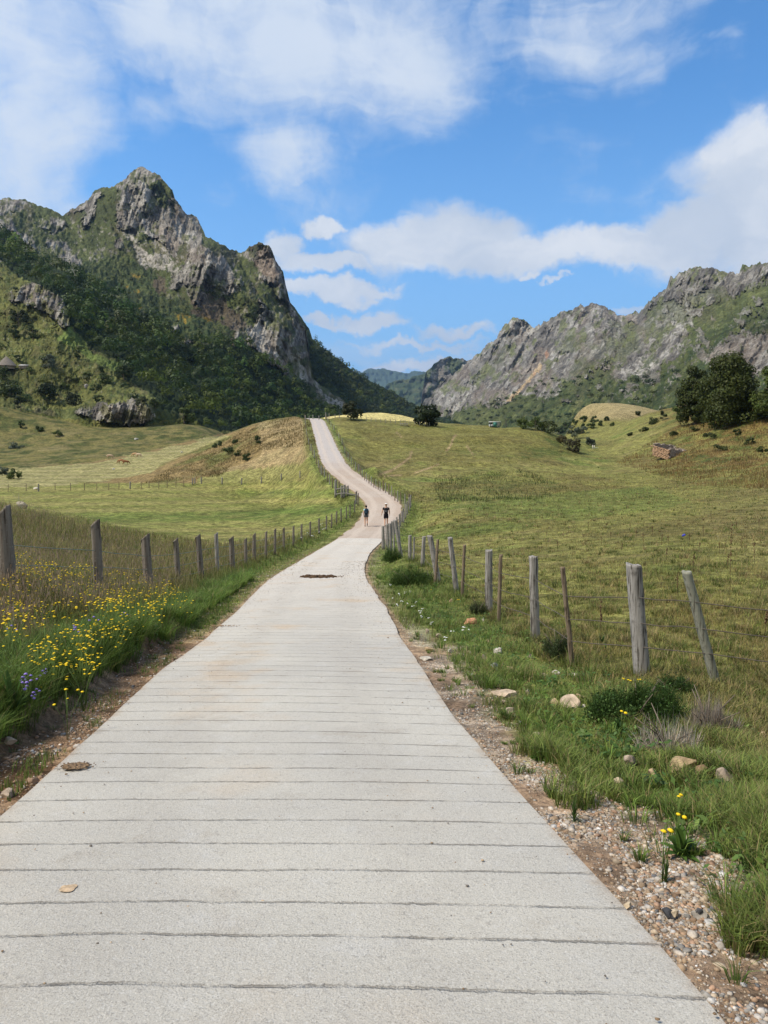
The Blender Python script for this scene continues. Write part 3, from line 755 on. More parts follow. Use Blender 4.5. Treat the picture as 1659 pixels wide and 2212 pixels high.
def col_left(u, v):
    q = np.stack([u, v], 1); n1 = fbm(q / 16, 5, 311); n2 = fbm(q / 5, 4, 312); n3 = fbm(q / 50, 4, 313); n4 = fbm(np.stack([(u + .32 * v) / 6, v / 34], 1), 5, 315, .6)
    c = np.tile(MG, (len(u), 1)); c = mixc(c, MGL, sstep(n1 + .5 * n2, -.05, .5) * .6); c = mixc(c, MGD, sstep(n2 - .4 * n1, .1, .5) * .6)
    c = mixc(c, MBR, sstep(n3 + .5 * n1, .05, .5) * .55)
    # small rocks poking through the turf of the upper face
    up = sstep(v, 720, 560) + sstep(u, 430, 560) * .6
    c = mixc(c, ROCK * 1.1, np.clip(up, 0, 1) * sstep(n2 + .7 * n1, .34, .50) * .8)
    lowleft = inpoly(u, v, [(-400, 560), (0, 570), (140, 640), (152, 705), (200, 760), (280, 790), (250, 806), (345, 870), (330, 880), (-400, 890)])
    cl = mixc(np.array([.118, .122, .038]), np.array([.062, .080, .024]), sstep(n2 + .4 * n1, -.1, .45)); cl = mixc(cl, np.array([.16, .14, .065]), sstep(n1, .1, .5) * .5)
    cl = mixc(cl, ROCKL * .8, sstep(fbm(q / 2.6, 3, 317), .60, .72) * .8)
    c = np.where(lowleft[:, None], cl, c)
    br = poly_mask(u, v, [[(152, 700), (200, 760), (276, 788), (250, 806), (200, 780), (120, 730)]], 3, 9); c = mixc(c, np.array([.125, .165, .042]), br * .85)
    lf = inpoly(u, v, [(-400, 878), (0, 876), (150, 905), (330, 914), (400, 900), (500, 930), (600, 1000), (-400, 1000)]); c = np.where(lf[:, None], mixc(np.array([.125, .120, .036]), np.array([.075, .085, .022]), sstep(n1, -.2, .3)), c)
    sh = poly_mask(u, v, LSHRUB, 4, 4); c = mixc(c, MGD * .95, sh * sstep(n2 + n1, -.5, .1) * .9)
    gorse = poly_mask(u, v, [[(282, 592), (306, 592), (306, 606), (288, 604)], [(268, 612), (276, 612), (276, 620), (268, 620)], [(285, 626), (300, 626), (302, 636), (286, 636)], [(372, 680), (400, 672), (420, 688), (400, 700)], [(440, 670), (462, 676), (456, 694), (440, 690)], [(296, 660), (304, 662), (302, 672), (296, 670)]], 2.2, 6)
    c = mixc(c, np.array([.26, .17, .02]), gorse * sstep(n2, -.35, .2) * .75)
    bro = poly_mask(u, v, [[(400, 636), (470, 640), (530, 690), (520, 720), (470, 690), (420, 680)], [(335, 585), (365, 600), (352, 640), (330, 620)], [(500, 720), (530, 735), (520, 750), (490, 740)]], 5, 7); c = mixc(c, np.array([.085, .062, .045]), bro * .8)
    sc_ = poly_mask(u, v, LSCREE, 2.2, 3); c = mixc(c, np.array([.31, .285, .245]) * (1 + .2 * n2[:, None]), sc_ * sstep(n2, -.45, -.05) * .92)
    rk = poly_mask(u, v, LR, 3.0, 1)
    rc = mixc(np.tile(ROCK, (len(u), 1)), ROCKL, sstep(n4, .05, .40) * .7); rc = mixc(rc, ROCKD, sstep(-n4 + .3 * n1, .0, .30) * .85)
    warm = poly_mask(u, v, [[(543, 526), (575, 525), (600, 600), (585, 610), (560, 590)], [(575, 770), (625, 780), (622, 820), (600, 800)], [(500, 715), (535, 740), (525, 752), (495, 740)]], 4, 12)
    rc = mixc(rc, ROCKB, np.clip(warm * .75 + sstep(n3, .1, .5) * .35, 0, 1))
    grassy = sstep(n1 - .2 * n2, .05, .25); c = mixc(c, rc, rk * (1 - .8 * grassy))
    forest = inpoly(u, v, LFOR); c = np.where(forest[:, None], MGD * .7, c)
    dome = inpoly(u, v, [(345, 384), (372, 412), (378, 440), (350, 450), (336, 430), (318, 400)]); c = np.where((dome & (n1 > -.1))[:, None], MG * .95, c)
    gul = inpoly(u, v, [(222, 412), (250, 402), (252, 480), (200, 478), (212, 440)]); c = np.where((gul & (n2 > -.5))[:, None], MG * .85, c)
    return c

left_ridge = [(-500, 500), (-150, 442), (0, 433), (30, 429), (60, 435), (100, 449), (135, 463), (143, 461), (158, 448), (190, 430), (204, 411), (212, 408), (245, 402), (272, 383), (300, 361), (312, 360), (345, 380), (358, 398), (372, 410), (378, 430), (400, 458), (425, 472), (436, 492), (444, 512), (470, 524), (520, 549), (530, 543), (540, 530), (560, 523), (580, 530), (600, 570), (612, 590), (618, 620), (626, 650), (640, 680), (660, 710), (666, 745), (669, 773), (678, 822), (710, 846), (744, 869), (770, 895), (800, 940), (815, 960)]
left_foot = [(-500, 905), (0, 905), (150, 932), (330, 940), (400, 945), (480, 950), (600, 955), (815, 965)]
left_depth = [(-500, 905, 300), (-250, 900, 305), (0, 905, 312), (150, 930, 322), (330, 935, 343), (400, 945, 352), (480, 952, 372), (600, 960, 480), (700, 960, 620), (815, 965, 760),
    (-400, 800, 380), (0, 880, 330), (150, 900, 345), (170, 890, 338), (250, 912, 334), (330, 905, 343), (250, 870, 338), (310, 866, 340), (280, 850, 372), (180, 862, 370), (0, 840, 365), (0, 785, 395), (100, 780, 400), (200, 790, 402), (250, 820, 385), (0, 700, 450), (60, 650, 470), (60, 600, 520), (110, 680, 462), (110, 615, 510), (145, 690, 455), (0, 560, 590), (-300, 560, 560), (-300, 700, 440),
    (200, 756, 440), (300, 835, 402), (400, 885, 392), (450, 910, 400), (520, 920, 460), (600, 925, 560), (700, 915, 700),
    (0, 500, 730), (100, 565, 690), (200, 615, 660), (300, 672, 620), (365, 725, 590), (430, 750, 620), (500, 745, 680), (570, 778, 720), (620, 817, 740), (690, 869, 780), (730, 892, 800), (400, 800, 520), (500, 830, 590), (600, 870, 660),
    (0, 433, 1150), (-300, 450, 1150), (135, 463, 1250), (205, 410, 1280), (312, 360, 1300), (375, 420, 1220), (440, 510, 1130), (520, 548, 1150), (560, 523, 1030), (600, 570, 1020), (626, 650, 960), (660, 710, 930), (669, 773, 905), (678, 822, 880), (744, 869, 900), (780, 920, 900),
    (250, 490, 1100), (330, 500, 1090), (150, 540, 950), (60, 500, 900), (300, 570, 960), (400, 560, 930), (440, 540, 900), (440, 620, 830), (370, 620, 850), (510, 600, 900), (560, 650, 850), (470, 680, 790), (350, 660, 760), (260, 620, 780), (560, 710, 800), (600, 720, 800), (640, 760, 820), (610, 790, 770), (640, 800, 800)]
left_mtn = Slope(left_ridge, left_foot, left_depth, -420, 812, 900, 480, disp_left, 500, 420, 1.25)
M_mtn = mat_col('rock_and_turf', scales=((.02, .22), (.12, .35), (.5, .25)), bump=.9, bscale=.22, bdist=3.0, detail=10)
o = left_mtn.build('mountain', col_left, M_mtn)

# wooded spur running down to the valley
def disp_sp(u, v, Y):
    q = np.stack([u, v], 1); return fbm(q / 40, 4, 320) * 30 + fbm(q / 10, 4, 321) * 10, fbm(q / 8, 3, 322) * 3
spur_ridge = [(560, 560), (640, 672), (668, 712), (675, 735), (690, 747), (740, 785), (800, 825), (850, 850), (900, 878), (950, 902), (1000, 913), (1060, 925), (1100, 940)]
spur = Slope(spur_ridge, [(560, 950), (1100, 950)], [(560, 560, 1500), (640, 680, 1250), (675, 735, 1200), (740, 785, 1300), (800, 825, 1400), (850, 850, 1480), (950, 902, 1650), (1100, 938, 1800), (560, 950, 900), (700, 950, 850), (850, 950, 1000), (1000, 950, 1350), (1100, 950, 1600), (720, 850, 1020), (800, 890, 1120)], 562, 1095, 330, 120, disp_sp, 400, 300)
spur.build('wooded_spur', lambda u, v: mixc(np.tile(MGD * .75, (len(u), 1)), MGL * .8, poly_mask(u, v, [[(676, 700), (700, 745), (690, 760), (672, 740)], [(720, 840), (744, 868), (760, 880), (730, 870)]], 3, 14) * .7), M_mtn)

# right-hand range
def disp_right(u, v, Y):
    q = np.stack([u, v], 1); k = Y / 1000.0
    a = R(-52); s1 = np.stack([(u * math.cos(a) + v * math.sin(a)) / 80, (-u * math.sin(a) + v * math.cos(a)) / 17], 1)
    s1 = s1 + np.stack([fbm(q / 60, 3, 330), fbm(q / 60, 3, 331)], 1) * .8
    rk = rock_right(u, v)
    r = fbm(s1, 5, 332, .52, ridged=True) * 16 + fbm(q / 13, 4, 333, .55, ridged=True) * 5 + fbm(np.stack([(u + .5 * v) / 60, v / 150], 1), 4, 338, .6, ridged=True) * 46
    n = fbm(q / 90, 4, 334) * 40 + fbm(q / 26, 4, 335) * 12
    return (n + .35 * fbm(s1, 4, 332, ridged=True) * 30 - rk * (r + 2)) * k * .8 + fbm(q / 3, 3, 336) * 2.0 * k, fbm(q / 8, 3, 337) * 3.0 * k
RRK = [[(900, 880), (950, 825), (994, 790), (1014, 770), (1049, 745), (1094, 695), (1119, 680), (1160, 700), (1219, 668), (1279, 648), (1354, 680), (1399, 650), (1449, 597), (1524, 570), (1600, 580), (1700, 545), (1700, 600), (1640, 620), (1590, 640), (1540, 640), (1500, 670), (1470, 690), (1490, 730), (1475, 760), (1420, 800), (1370, 815), (1320, 812), (1310, 780), (1290, 790), (1230, 830), (1180, 855), (1130, 850), (1080, 872), (1030, 880), (960, 900), (900, 905)],
       [(1518, 775), (1550, 740), (1580, 720), (1625, 715), (1659, 722), (1740, 730), (1740, 800), (1600, 800), (1560, 790)]]
RGR = [[(1330, 690), (1400, 712), (1385, 752), (1350, 765), (1325, 790), (1300, 750)], [(1270, 735), (1310, 735), (1300, 790), (1250, 815), (1210, 830), (1250, 770)], [(1395, 665), (1440, 650), (1490, 640), (1560, 620), (1580, 650), (1500, 690), (1450, 700), (1420, 740), (1400, 720)], [(1060, 790), (1080, 750), (1110, 745), (1090, 790), (1030, 830), (1000, 845), (1030, 810)], [(1200, 740), (1230, 720), (1290, 715), (1260, 735), (1200, 770)]]
def rock_right(u, v):
    q = np.stack([u, v], 1); m = poly_mask(u, v, RRK, 6, 21) * (1 - .55 * poly_mask(u, v, RGR, 5, 22)); m = np.maximum(m, .8 * sstep(fbm(q / 24, 5, 345) + .4 * fbm(np.stack([(u + v) / 60, (u - v) / 14], 1), 4, 346), .10, .28) * (v < 880 - .30 * np.abs(u - 1250)))
    return np.clip(m, 0, 1)
def col_right(u, v):
    q = np.stack([u, v], 1); a = R(-50); s = np.stack([(u * math.cos(a) + v * math.sin(a)) / 34, (-u * math.sin(a) + v * math.cos(a)) / 7], 1)
    n1 = fbm(q / 15, 5, 341); n2 = fbm(q / 4.5, 4, 342); n3 = fbm(q / 45, 4, 343); n4 = fbm(s, 5, 344, .6)
    rk = rock_right(u, v)
    c = mixc(np.tile(MG * 1.05, (len(u), 1)), MGL * 1.05, sstep(n1 + .4 * n2, -.1, .45) * .6)
    c = mixc(c, MBR, sstep(n3, .1, .5) * .3)
    low = sstep(v + .42 * (u - 1200), 830, 880) * sstep(u, 980, 1100)
    c = mixc(c, MGD, low * sstep(n4 + .6 * n2, -.25, .2) * .85)
    c = mixc(c, ROCK * .95, low * sstep(n2 + .5 * n1, .40, .52) * sstep(u, 1250, 1400) * .8)
    rc = mixc(np.tile(ROCK, (len(u), 1)), ROCKL * .95, sstep(n4 + .5 * n2, .05, .45) * .85); rc = mixc(rc, ROCKD, sstep(-n4 + .3 * n2, .0, .35) * .8)
    rc = mixc(rc, ROCKB * 1.05, sstep(n3 + .3 * n1, -.05, .45) * .4 * sstep(v, 600, 700))
    pale = poly_mask(u, v, [[(1095, 698), (1119, 682), (1150, 705), (1130, 730), (1080, 745), (1060, 765), (1040, 775)], [(950, 865), (985, 855), (980, 880), (955, 890)], [(1330, 800), (1400, 770), (1430, 790), (1350, 815)], [(1420, 665), (1500, 655), (1530, 700), (1450, 720)]], 4, 25)
    rc = mixc(rc, ROCKL * 1.05, pale * sstep(n2, -.3, .2) * .75)
    turf = sstep(n4 * .6 + n1 * .8 - .1 * n2, .14, .36)
    c = mixc(c, rc * .86, rk * (1 - .80 * turf))
    tanst = poly_mask(u, v, [[(1165, 785), (1172, 790), (1120, 850), (1098, 868), (1090, 868), (1130, 832)]], 1.2, 26); c = mixc(c, np.array([.38, .28, .16]), tanst * .85)
    c = mixc(c, np.array([.30, .17, .10]), poly_mask(u, v, [[(1180, 755), (1186, 762), (1182, 774), (1177, 768)], [(1150, 800), (1158, 806), (1152, 812)]], .8, 27) * .7)
    return c
right_ridge = [(900, 925), (907, 885), (917, 868), (935, 848), (950, 831), (994, 796), (1014, 776), (1029, 766), (1049, 751), (1074, 731), (1086, 712), (1094, 700), (1108, 690), (1119, 686), (1134, 693), (1154, 708), (1169, 702), (1194, 686), (1219, 673), (1249, 663), (1279, 655), (1309, 663), (1334, 678), (1354, 686), (1366, 676), (1372, 671), (1380, 677), (1399, 656), (1420, 636), (1439, 626), (1449, 603), (1469, 591), (1495, 581), (1524, 576), (1540, 577), (1554, 583), (1579, 591), (1597, 590), (1604, 571), (1624, 574), (1640, 569), (1659, 566), (1750, 550), (1900, 525), (2200, 520)]
right_depth = [(905, 905, 2500), (917, 868, 2500), (994, 796, 2600), (1049, 751, 2500), (1119, 686, 2350), (1169, 703, 2300), (1279, 655, 2100), (1354, 686, 2000), (1400, 656, 1800), (1449, 603, 1650), (1524, 576, 1550), (1600, 590, 1450), (1659, 566, 1350), (1900, 525, 1200), (2200, 520, 1100),
    (905, 940, 2000), (1000, 940, 1500), (1100, 940, 1150), (1200, 940, 900), (1300, 940, 720), (1400, 940, 560), (1500, 940, 460), (1600, 940, 400), (1700, 940, 360), (1900, 940, 330), (2200, 940, 320),
    (960, 880, 2050), (1050, 870, 1700), (1150, 850, 1500), (1250, 830, 1300), (1310, 800, 1150), (1400, 790, 1000), (1500, 770, 880), (1600, 740, 820), (1659, 730, 800), (1200, 760, 1850), (1300, 730, 1600), (1400, 720, 1400), (1500, 690, 1250), (1600, 660, 1150), (1060, 800, 2200), (1659, 850, 520), (1500, 860, 620)]
right_mtn = Slope(right_ridge, [(900, 940), (2200, 945)], right_depth, 902, 1950, 900, 380, disp_right, 600, 420, 2.0)
M_mtn2 = mat_col('craggy_range', scales=((.012, .22), (.07, .35), (.3, .28)), bump=.95, bscale=.13, bdist=5.0, detail=10)
right_mtn.build('mountain', col_right, M_mtn2)

# farther hills closing the valley
def disp_far(k, sd):
    def f(u, v, Y):
        q = np.stack([u, v], 1); return fbm(q / 30, 5, sd, .55, ridged=True) * k + fbm(q / 8, 4, sd + 1) * k * .3, fbm(q / 9, 3, sd + 2) * k * .1
    return f
cliff = Slope([(895, 940), (908, 880), (918, 812), (921, 803), (937, 787), (954, 778), (974, 773), (999, 775), (1015, 779), (1060, 800), (1110, 850), (1140, 940)], [(895, 945), (1140, 945)],
    [(900, 940, 3000), (920, 803, 3300), (974, 773, 3500), (1060, 800, 3600), (1130, 940, 3200), (1000, 940, 3000)], 897, 1138, 200, 120, disp_far(70, 350), 800, 500)
cliff.build('mountain', lambda u, v: mixc(np.tile(ROCK * .8, (len(u), 1)), MGD * 1.5, sstep(fbm(np.stack([u / 14, v / 22], 1), 5, 360), -.15, .2) * .8), M_mtn2)
green = Slope([(800, 930), (835, 832), (850, 826), (880, 819), (905, 812), (930, 806), (960, 815), (1000, 930)], [(800, 940), (1000, 940)], [(800, 930, 4800), (880, 820, 5600), (960, 815, 5600), (850, 940, 4600), (960, 940, 4800)], 802, 998, 150, 70, disp_far(90, 370), 900, 600)
green.build('hill', lambda u, v: mixc(np.tile(np.array([.05, .07, .028]), (len(u), 1)), np.array([.10, .10, .045]), sstep(fbm(np.stack([u / 18, v / 6], 1), 4, 380), 0, .4) * .5), M_mtn2)
far1 = Slope([(600, 830), (740, 812), (780, 803), (800, 798), (830, 799), (850, 804), (870, 807), (900, 803), (925, 806), (1000, 812), (1100, 840)], [(600, 940), (1100, 940)], [(600, 830, 10500), (830, 798, 11000), (925, 806, 11000), (1100, 840, 11000), (600, 940, 8600), (850, 940, 8600), (1100, 940, 8600), (850, 860, 9500)], 602, 1098, 260, 60, disp_far(260, 390), 1500, 900)
far1.build('far_hills', lambda u, v: np.tile(np.array([.05, .075, .05]), (len(u), 1)), M_mtn2)

# ------------------------------------------------------------------ plants
def spot(u, v, y0=3.0):
    """ground or mountainside seen at a picture point, whichever is nearer"""
    g = hit(u, v, y0)
    best = g if g.y < 640 else None
    for s in (left_mtn, right_mtn, spur):
        if s.U[0] < u < s.U[-1]:
            rv = np.interp(u, s.U, s.rv); fv = np.interp(u, s.U, s.fv)
            if rv < v < fv:
                p = s.point(np.array([u]), np.array([v]))[0]
                if best is None or p[1] < best.y: best = Vector(p)
    return best if best is not None else g

def cards(cen, nrm, size, asp=1.0, tilt=.6, rg=rng):
    """leaf-sized four-sided faces round points, roughly facing their normals"""
    n = len(cen); nn = nrm + rg.normal(0, tilt, (n, 3)); nn /= np.linalg.norm(nn, axis=1)[:, None] + 1e-9
    a = np.cross(nn, rg.normal(0, 1, (n, 3))); a /= np.linalg.norm(a, axis=1)[:, None] + 1e-9; b = np.cross(nn, a)
    s = np.asarray(size)[:, None] if np.ndim(size) else size
    q = np.stack([cen - a * s * asp, cen - b * s * .6, cen + a * s * asp, cen + b * s * .6], 1)
    return q.reshape(-1, 3), np.arange(n * 4).reshape(n, 4)

def crown_points(rx, rz, n, lobes, rg, flat=.0, cone=0.0, hollow=.55):
    """points and outward directions over a crown of uneven lobes; z from 0"""
    C = []; rr = []
    for k in range(lobes):
        th = rg.uniform(0, 2 * math.pi); zz = rg.uniform(.12, .92) if k else .55
        rad = (1 - cone * zz) * math.sqrt(max(0, 1 - (abs(zz - .42) / .62) ** 2.4)) * rg.uniform(.45, .80)
        C.append([rx * rad * math.cos(th), rx * rad * math.sin(th), rz * zz]); rr.append(rx * rg.uniform(.26, .44))
    C = np.array(C); rr = np.array(rr)
    k = rg.integers(0, lobes, n); d = rg.normal(0, 1, (n, 3)); d[:, 2] = d[:, 2] * .8 + .25; d /= np.linalg.norm(d, axis=1)[:, None]
    rad = rr[k] * rg.uniform(hollow, 1.08, n)
    p = C[k] + d * rad[:, None] * [1, 1, .78]
    p[:, 2] = np.maximum(p[:, 2], rz * .02)
    out = p - [0, 0, rz * .35]; out /= np.linalg.norm(out, axis=1)[:, None] + 1e-9
    return p, d * .7 + out * .5

def tube(pts, rad, sides=6, cap=True, squash=None, rg=None, jit=0.0):
    pts = np.asarray(pts, float); n = len(pts); rad = np.broadcast_to(rad, n)
    T = np.gradient(pts, axis=0); T /= np.linalg.norm(T, axis=1)[:, None] + 1e-12
    ref = np.array([0, 0, 1.0]) if abs(T[0, 2]) < .9 else np.array([1.0, 0, 0])
    V = []
    for i in range(n):
        a = np.cross(T[i], ref); a /= np.linalg.norm(a); b = np.cross(T[i], a)
        th = np.arange(sides) / sides * 2 * math.pi
        r = rad[i] * (1 + (rg.normal(0, jit, sides) if rg is not None and jit else 0))
        V.append(pts[i] + np.outer(np.cos(th) * r, a) + np.outer(np.sin(th) * r, b))
    V = np.vstack(V); i = np.arange(n - 1)[:, None] * sides + np.arange(sides)[None]; j = np.arange(n - 1)[:, None] * sides + (np.arange(sides)[None] + 1) % sides
    F = np.stack([i, j, j + sides, i + sides], -1).reshape(-1, 4)
    if cap:
        V = np.vstack([V, pts[:1], pts[-1:]]); c0 = n * sides; k = np.arange(sides); k2 = (k + 1) % sides
        F2 = np.vstack([np.stack([k2, k, k * 0 + c0], 1), np.stack([k + (n - 1) * sides, k2 + (n - 1) * sides, k * 0 + c0 + 1], 1)])
        return V, [F, F2]
    return V, [F]

def merge(parts):
    V = []; F = {}; o = 0
    for v, fl in parts:
        if not isinstance(fl, list): fl = [fl]
        for f in fl: F.setdefault(f.shape[1], []).append(f + o)
        V.append(v); o += len(v)
    return np.vstack(V), [np.vstack(x) for x in F.values()]

M_leaf = mat_leaf('foliage', .28); M_grass = mat_leaf('grass_blades', .35)
M_bark = mat_plain('bark', (.13, .105, .08), .9, .35, 6, .6, (1, 1, .25))

def trunk_parts(h, r, rg, limbs=5, spread=.5):
    top = np.array([rg.normal(0, .05) * h, rg.normal(0, .05) * h, h * .8])
    pts = np.array([[0, 0, -.25], [0, 0, h * .1], top * .35, top * .65, top]); parts = [tube(pts, [r * 1.3, r, r * .8, r * .5, r * .15], 8)]
    for k in range(limbs):
        t = rg.uniform(.25, .7); b = top * t; th = rg.uniform(0, 6.28); L = h * spread * rg.uniform(.5, .9)
        e = b + [math.cos(th) * L, math.sin(th) * L, L * rg.uniform(.3, .8)]; m = (b + e) / 2 + [0, 0, L * .08]
        parts.append(tube(np.array([b, m, e]), [r * .45, r * .3, r * .08], 5))
    return merge(parts)

def plant_colour(n, c, rg, var=.28, warm=.15):
    k = 1 + rg.normal(0, var, n)[:, None]; w = rg.uniform(-warm, warm, n)[:, None] * [1, .35, -.4]
    return np.clip(np.asarray(c) * k * (1 + w), .004, .9)

def tree(name, base, w, h, colour, label, cat='tree', group=None, n=900, leaf=.35, lobes=12, cone=.1, seed=0, low=.0, trunk_r=None, hollow=.55, tex=True):
    """w, h in metres. crown starts at low * h above the foot"""
    rg = np.random.default_rng(seed + 1000)
    root = empty(name, base); tag(root, label, cat, group)
    p, d = crown_points(w / 2, h * (1 - low), n, lobes, rg, cone=cone, hollow=hollow); p[:, 2] += h * low
    sz = leaf * rg.uniform(.6, 1.35, n)
    V, F = cards(p, d, sz, 1.0, .55, rg)
    # clumps light and dark follow the lobes
    cl = 1 + .35 * fbm(p / (w * .12 + .2), 3, seed)
    c = plant_colour(n, colour, rg, .2) * cl[:, None]
    link('crown', mesh('crown', V, F, np.repeat(np.clip(c, .004, .9), 4, 0), False, M_leaf), root)
    tv, tf = trunk_parts(h, trunk_r or h * .028, rg, 5, .38)
    link('trunk', mesh('trunk', tv, tf, None, True, M_bark), root)
    return root

def pxm(y): return y / FL            # metres per picture unit at distance y
def tree_at(name, u, v, wpx, hpx, colour, label, seed, cat='tree', group=None, n=700, leaf=None, sink=.06, **kw):
    p = spot(u, v); s = pxm(p.y); w, h = wpx * s, hpx * s
    p = p - Vector((0, 0, h * sink))
    return tree(name, p, w, h * (1 + sink), colour, label, cat, group, n, leaf or max(w * .045, 1.6 * s), seed=seed, **kw)

DKG = (.052, .074, .018); MDG = (.075, .105, .022); LTG = (.125, .165, .040); GRYG = (.095, .115, .075); BRG = (.080, .068, .022)

# the dark beeches on the right-hand slope
tree_at('beech_tree', 1502, 916, 84, 128, (.050, .064, .012), 'dark broad tree at the left of the big pair on the hillside', 1, n=14000, leaf=.25, lobes=44, cone=.35, hollow=.75)
tree_at('beech_tree', 1572, 921, 138, 150, (.053, .067, .012), 'largest dark green tree, wide and dense, on the hillside above the stone ruin', 2, n=26000, leaf=.25, lobes=64, cone=.42, hollow=.75)
tree_at('beech_tree', 1668, 905, 100, 112, (.075, .100, .020), 'lighter green tree at the picture edge right of the dark pair', 3, n=11000, leaf=.25, lobes=26, cone=.15)
tree_at('bush', 1546, 921, 30, 24, (.15, .14, .030), 'yellowish bush in front of the foot of the largest dark tree', 4, 'bush', n=900, leaf=.17, lobes=9)
tree_at('bush', 1462, 900, 26, 22, MDG, 'round green bush left of the dark tree pair', 5, 'bush', n=700, leaf=.2, lobes=8)
# crest and middle distance
tree_at('tree', 758, 907, 48, 37, (.040, .046, .016), 'low spreading dark tree on the crest right of the road', 6, n=1800, leaf=.26, lobes=16, low=.12, hollow=.6)
tree_at('tree', 922, 920, 58, 44, (.026, .040, .013), 'dark round tree behind the crest of the pasture', 7, n=2600, leaf=.3, lobes=20)
tree_at('tree', 1094, 921, 42, 31, LTG, 'light green round tree beside the small green shed', 8, n=1700, leaf=.26, lobes=14)
HB = [(1130, 925, 34, 22, MDG, 'dark green bush next to the light green tree behind the hill'), (1156, 930, 40, 28, MDG, 'broad dark bush in the middle of the row behind the hill'), (1184, 934, 36, 26, (.055, .070, .016), 'dark bush near the right end of the row behind the hill'), (1208, 938, 26, 16, DKG, 'low dark bush at the right end of the row behind the hill'),
      (1241, 948, 36, 28, GRYG, 'grey-green willow bush in the gully right of the hill'), (1256, 938, 28, 22, GRYG, 'small grey-green bush behind the gully willow'), (1274, 963, 26, 18, GRYG, 'low grey-green bush near the white gate post'), (1236, 975, 42, 26, (.05, .045, .018), 'brownish dark thicket at the bottom of the gully'), (1212, 958, 28, 15, BRG, 'brownish shrub on the gully edge of the hill'), (1222, 925, 22, 14, MDG, 'small bush above the gully by the tan field')]
for i, (u, v, w, h, c, l) in enumerate(HB): tree_at('bush', u, v, w, h, c, l, 20 + i, 'bush', 'bushes along the gully behind the hill', n=900, lobes=10)
FB = [(1243, 916, 17, 11), (1261, 912, 20, 13), (1283, 912, 17, 13), (1258, 926, 15, 10), (1276, 924, 20, 11), (1294, 918, 18, 13), (1230, 921, 14, 9), (1310, 909, 13, 9), (1322, 921, 12, 8)]
FBL = ['bush at the lower left of the tan field, first of its row', 'second bush of the row below the tan field', 'third, rounder bush of the row below the tan field', 'bush in the hollow left under the tan field', 'wide low bush in the hollow under the tan field', 'tallest bush at the right of the row below the tan field', 'smallest bush at the left foot of the tan field', 'tiny bush highest up beside the tan field', 'little bush farthest right of the row below the tan field']
for i, (u, v, w, h) in enumerate(FB): tree_at('bush', u, v, w, h, DKG, FBL[i], 40 + i, 'bush', 'bushes on the far tan field', n=420, lobes=7)
SB = [(1432, 909, 16, 22, 'upright dark shrub left of the big trees'), (1377, 897, 15, 12, 'small dark bush on the skyline of the right pasture'), (1412, 915, 28, 12, 'low wide shrub below the skyline left of the trees'), (1390, 932, 22, 10, 'low shrub on the slope left of the stone ruin'), (1360, 942, 14, 9, 'tiny shrub on the slope above the gully'), (1555, 974, 36, 13, 'wide low shrub on the slope right of the stone ruin'), (1534, 948, 30, 13, 'low shrub below the largest dark tree'),
      (1645, 982, 27, 18, 'dark bush at the picture edge level with the stone ruin'), (1455, 942, 18, 9, 'small shrub straight above the stone ruin'), (1590, 940, 24, 12, 'shrub on the rusty slope right of the trees'), (1618, 960, 30, 14, 'shrub left of the dark bush at the edge'), (1500, 932, 22, 10, 'shrub under the left big tree')]
for i, (u, v, w, h, l) in enumerate(SB): tree_at('shrub', u, v, w, h, (.048, .062, .016), l, 60 + i, 'shrub', 'shrubs on the right pasture slope', n=450, lobes=7)
# left hillside
LB = [(398, 915, 46, 34, MDG, 'round isolated bush at the foot of the wooded slope', 2600), (105, 797, 35, 30, GRYG, 'grey-green round bush right of the thatched hut', 1300), (167, 775, 15, 17, DKG, 'small upright dark tree on the bright green slope', 500), (218, 808, 16, 19, DKG, 'small tree standing above the round bush', 500), (225, 829, 36, 23, DKG, 'round dark bush under the small tree', 900), (268, 823, 40, 36, DKG, 'dark tree at the edge of the forest', 1500), (8, 820, 30, 30, DKG, 'dark tree below the thatched hut at the picture edge', 900),
      (25, 853, 60, 30, DKG, 'wide dark thicket at the left edge of the slope', 1200), (100, 863, 52, 37, (.032, .046, .012), 'largest dark bush in the middle of the slope', 1500), (158, 873, 40, 27, (.040, .050, .018), 'dark bush above the rock outcrop', 1000), (45, 888, 26, 32, (.026, .040, .012), 'dark conical tree at the lower edge of the brush', 1000), (47, 925, 15, 18, MDG, 'left of the two small bushes in the rough pasture', 420), (87, 931, 18, 15, DKG, 'right of the two small bushes in the rough pasture', 420), (124, 942, 23, 13, MDG, 'low bush lower right in the rough pasture', 420),
      (37, 781, 18, 14, DKG, 'small dark bush behind the thatched hut', 400), (188, 815, 19, 13, MDG, 'low bush left of the bare soil patch', 400), (208, 846, 28, 16, DKG, 'bush between the round bush and the outcrop', 500), (213, 866, 23, 14, DKG, 'bush just above the outcrop top', 500), (40, 701, 37, 38, (.032, .045, .013), 'dark tree below the upper rock outcrop', 1400), (29, 732, 27, 29, DKG, 'left tree of the lower pair under the upper outcrop', 900), (72, 732, 29, 33, DKG, 'right tree of the lower pair under the upper outcrop', 1000),
      (31, 1034, 34, 21, MDG, 'green bush at the left end of the mown strip', 900), (5, 1028, 26, 20, GRYG, 'grey-green bush at the left picture edge by the mown strip', 700), (35, 969, 36, 11, GRYG, 'low grey-green bush lying in the rough pasture', 500), (305, 875, 30, 22, (.05, .06, .02), 'bush on top of the rock outcrop', 700), (335, 880, 26, 20, DKG, 'bush at the right end of the rock outcrop', 600), (65, 805, 18, 12, MDG, 'low bush between the hut and the grey-green bush', 350), (140, 838, 24, 14, MDG, 'low bush in the brush below the pale boulder', 400)]
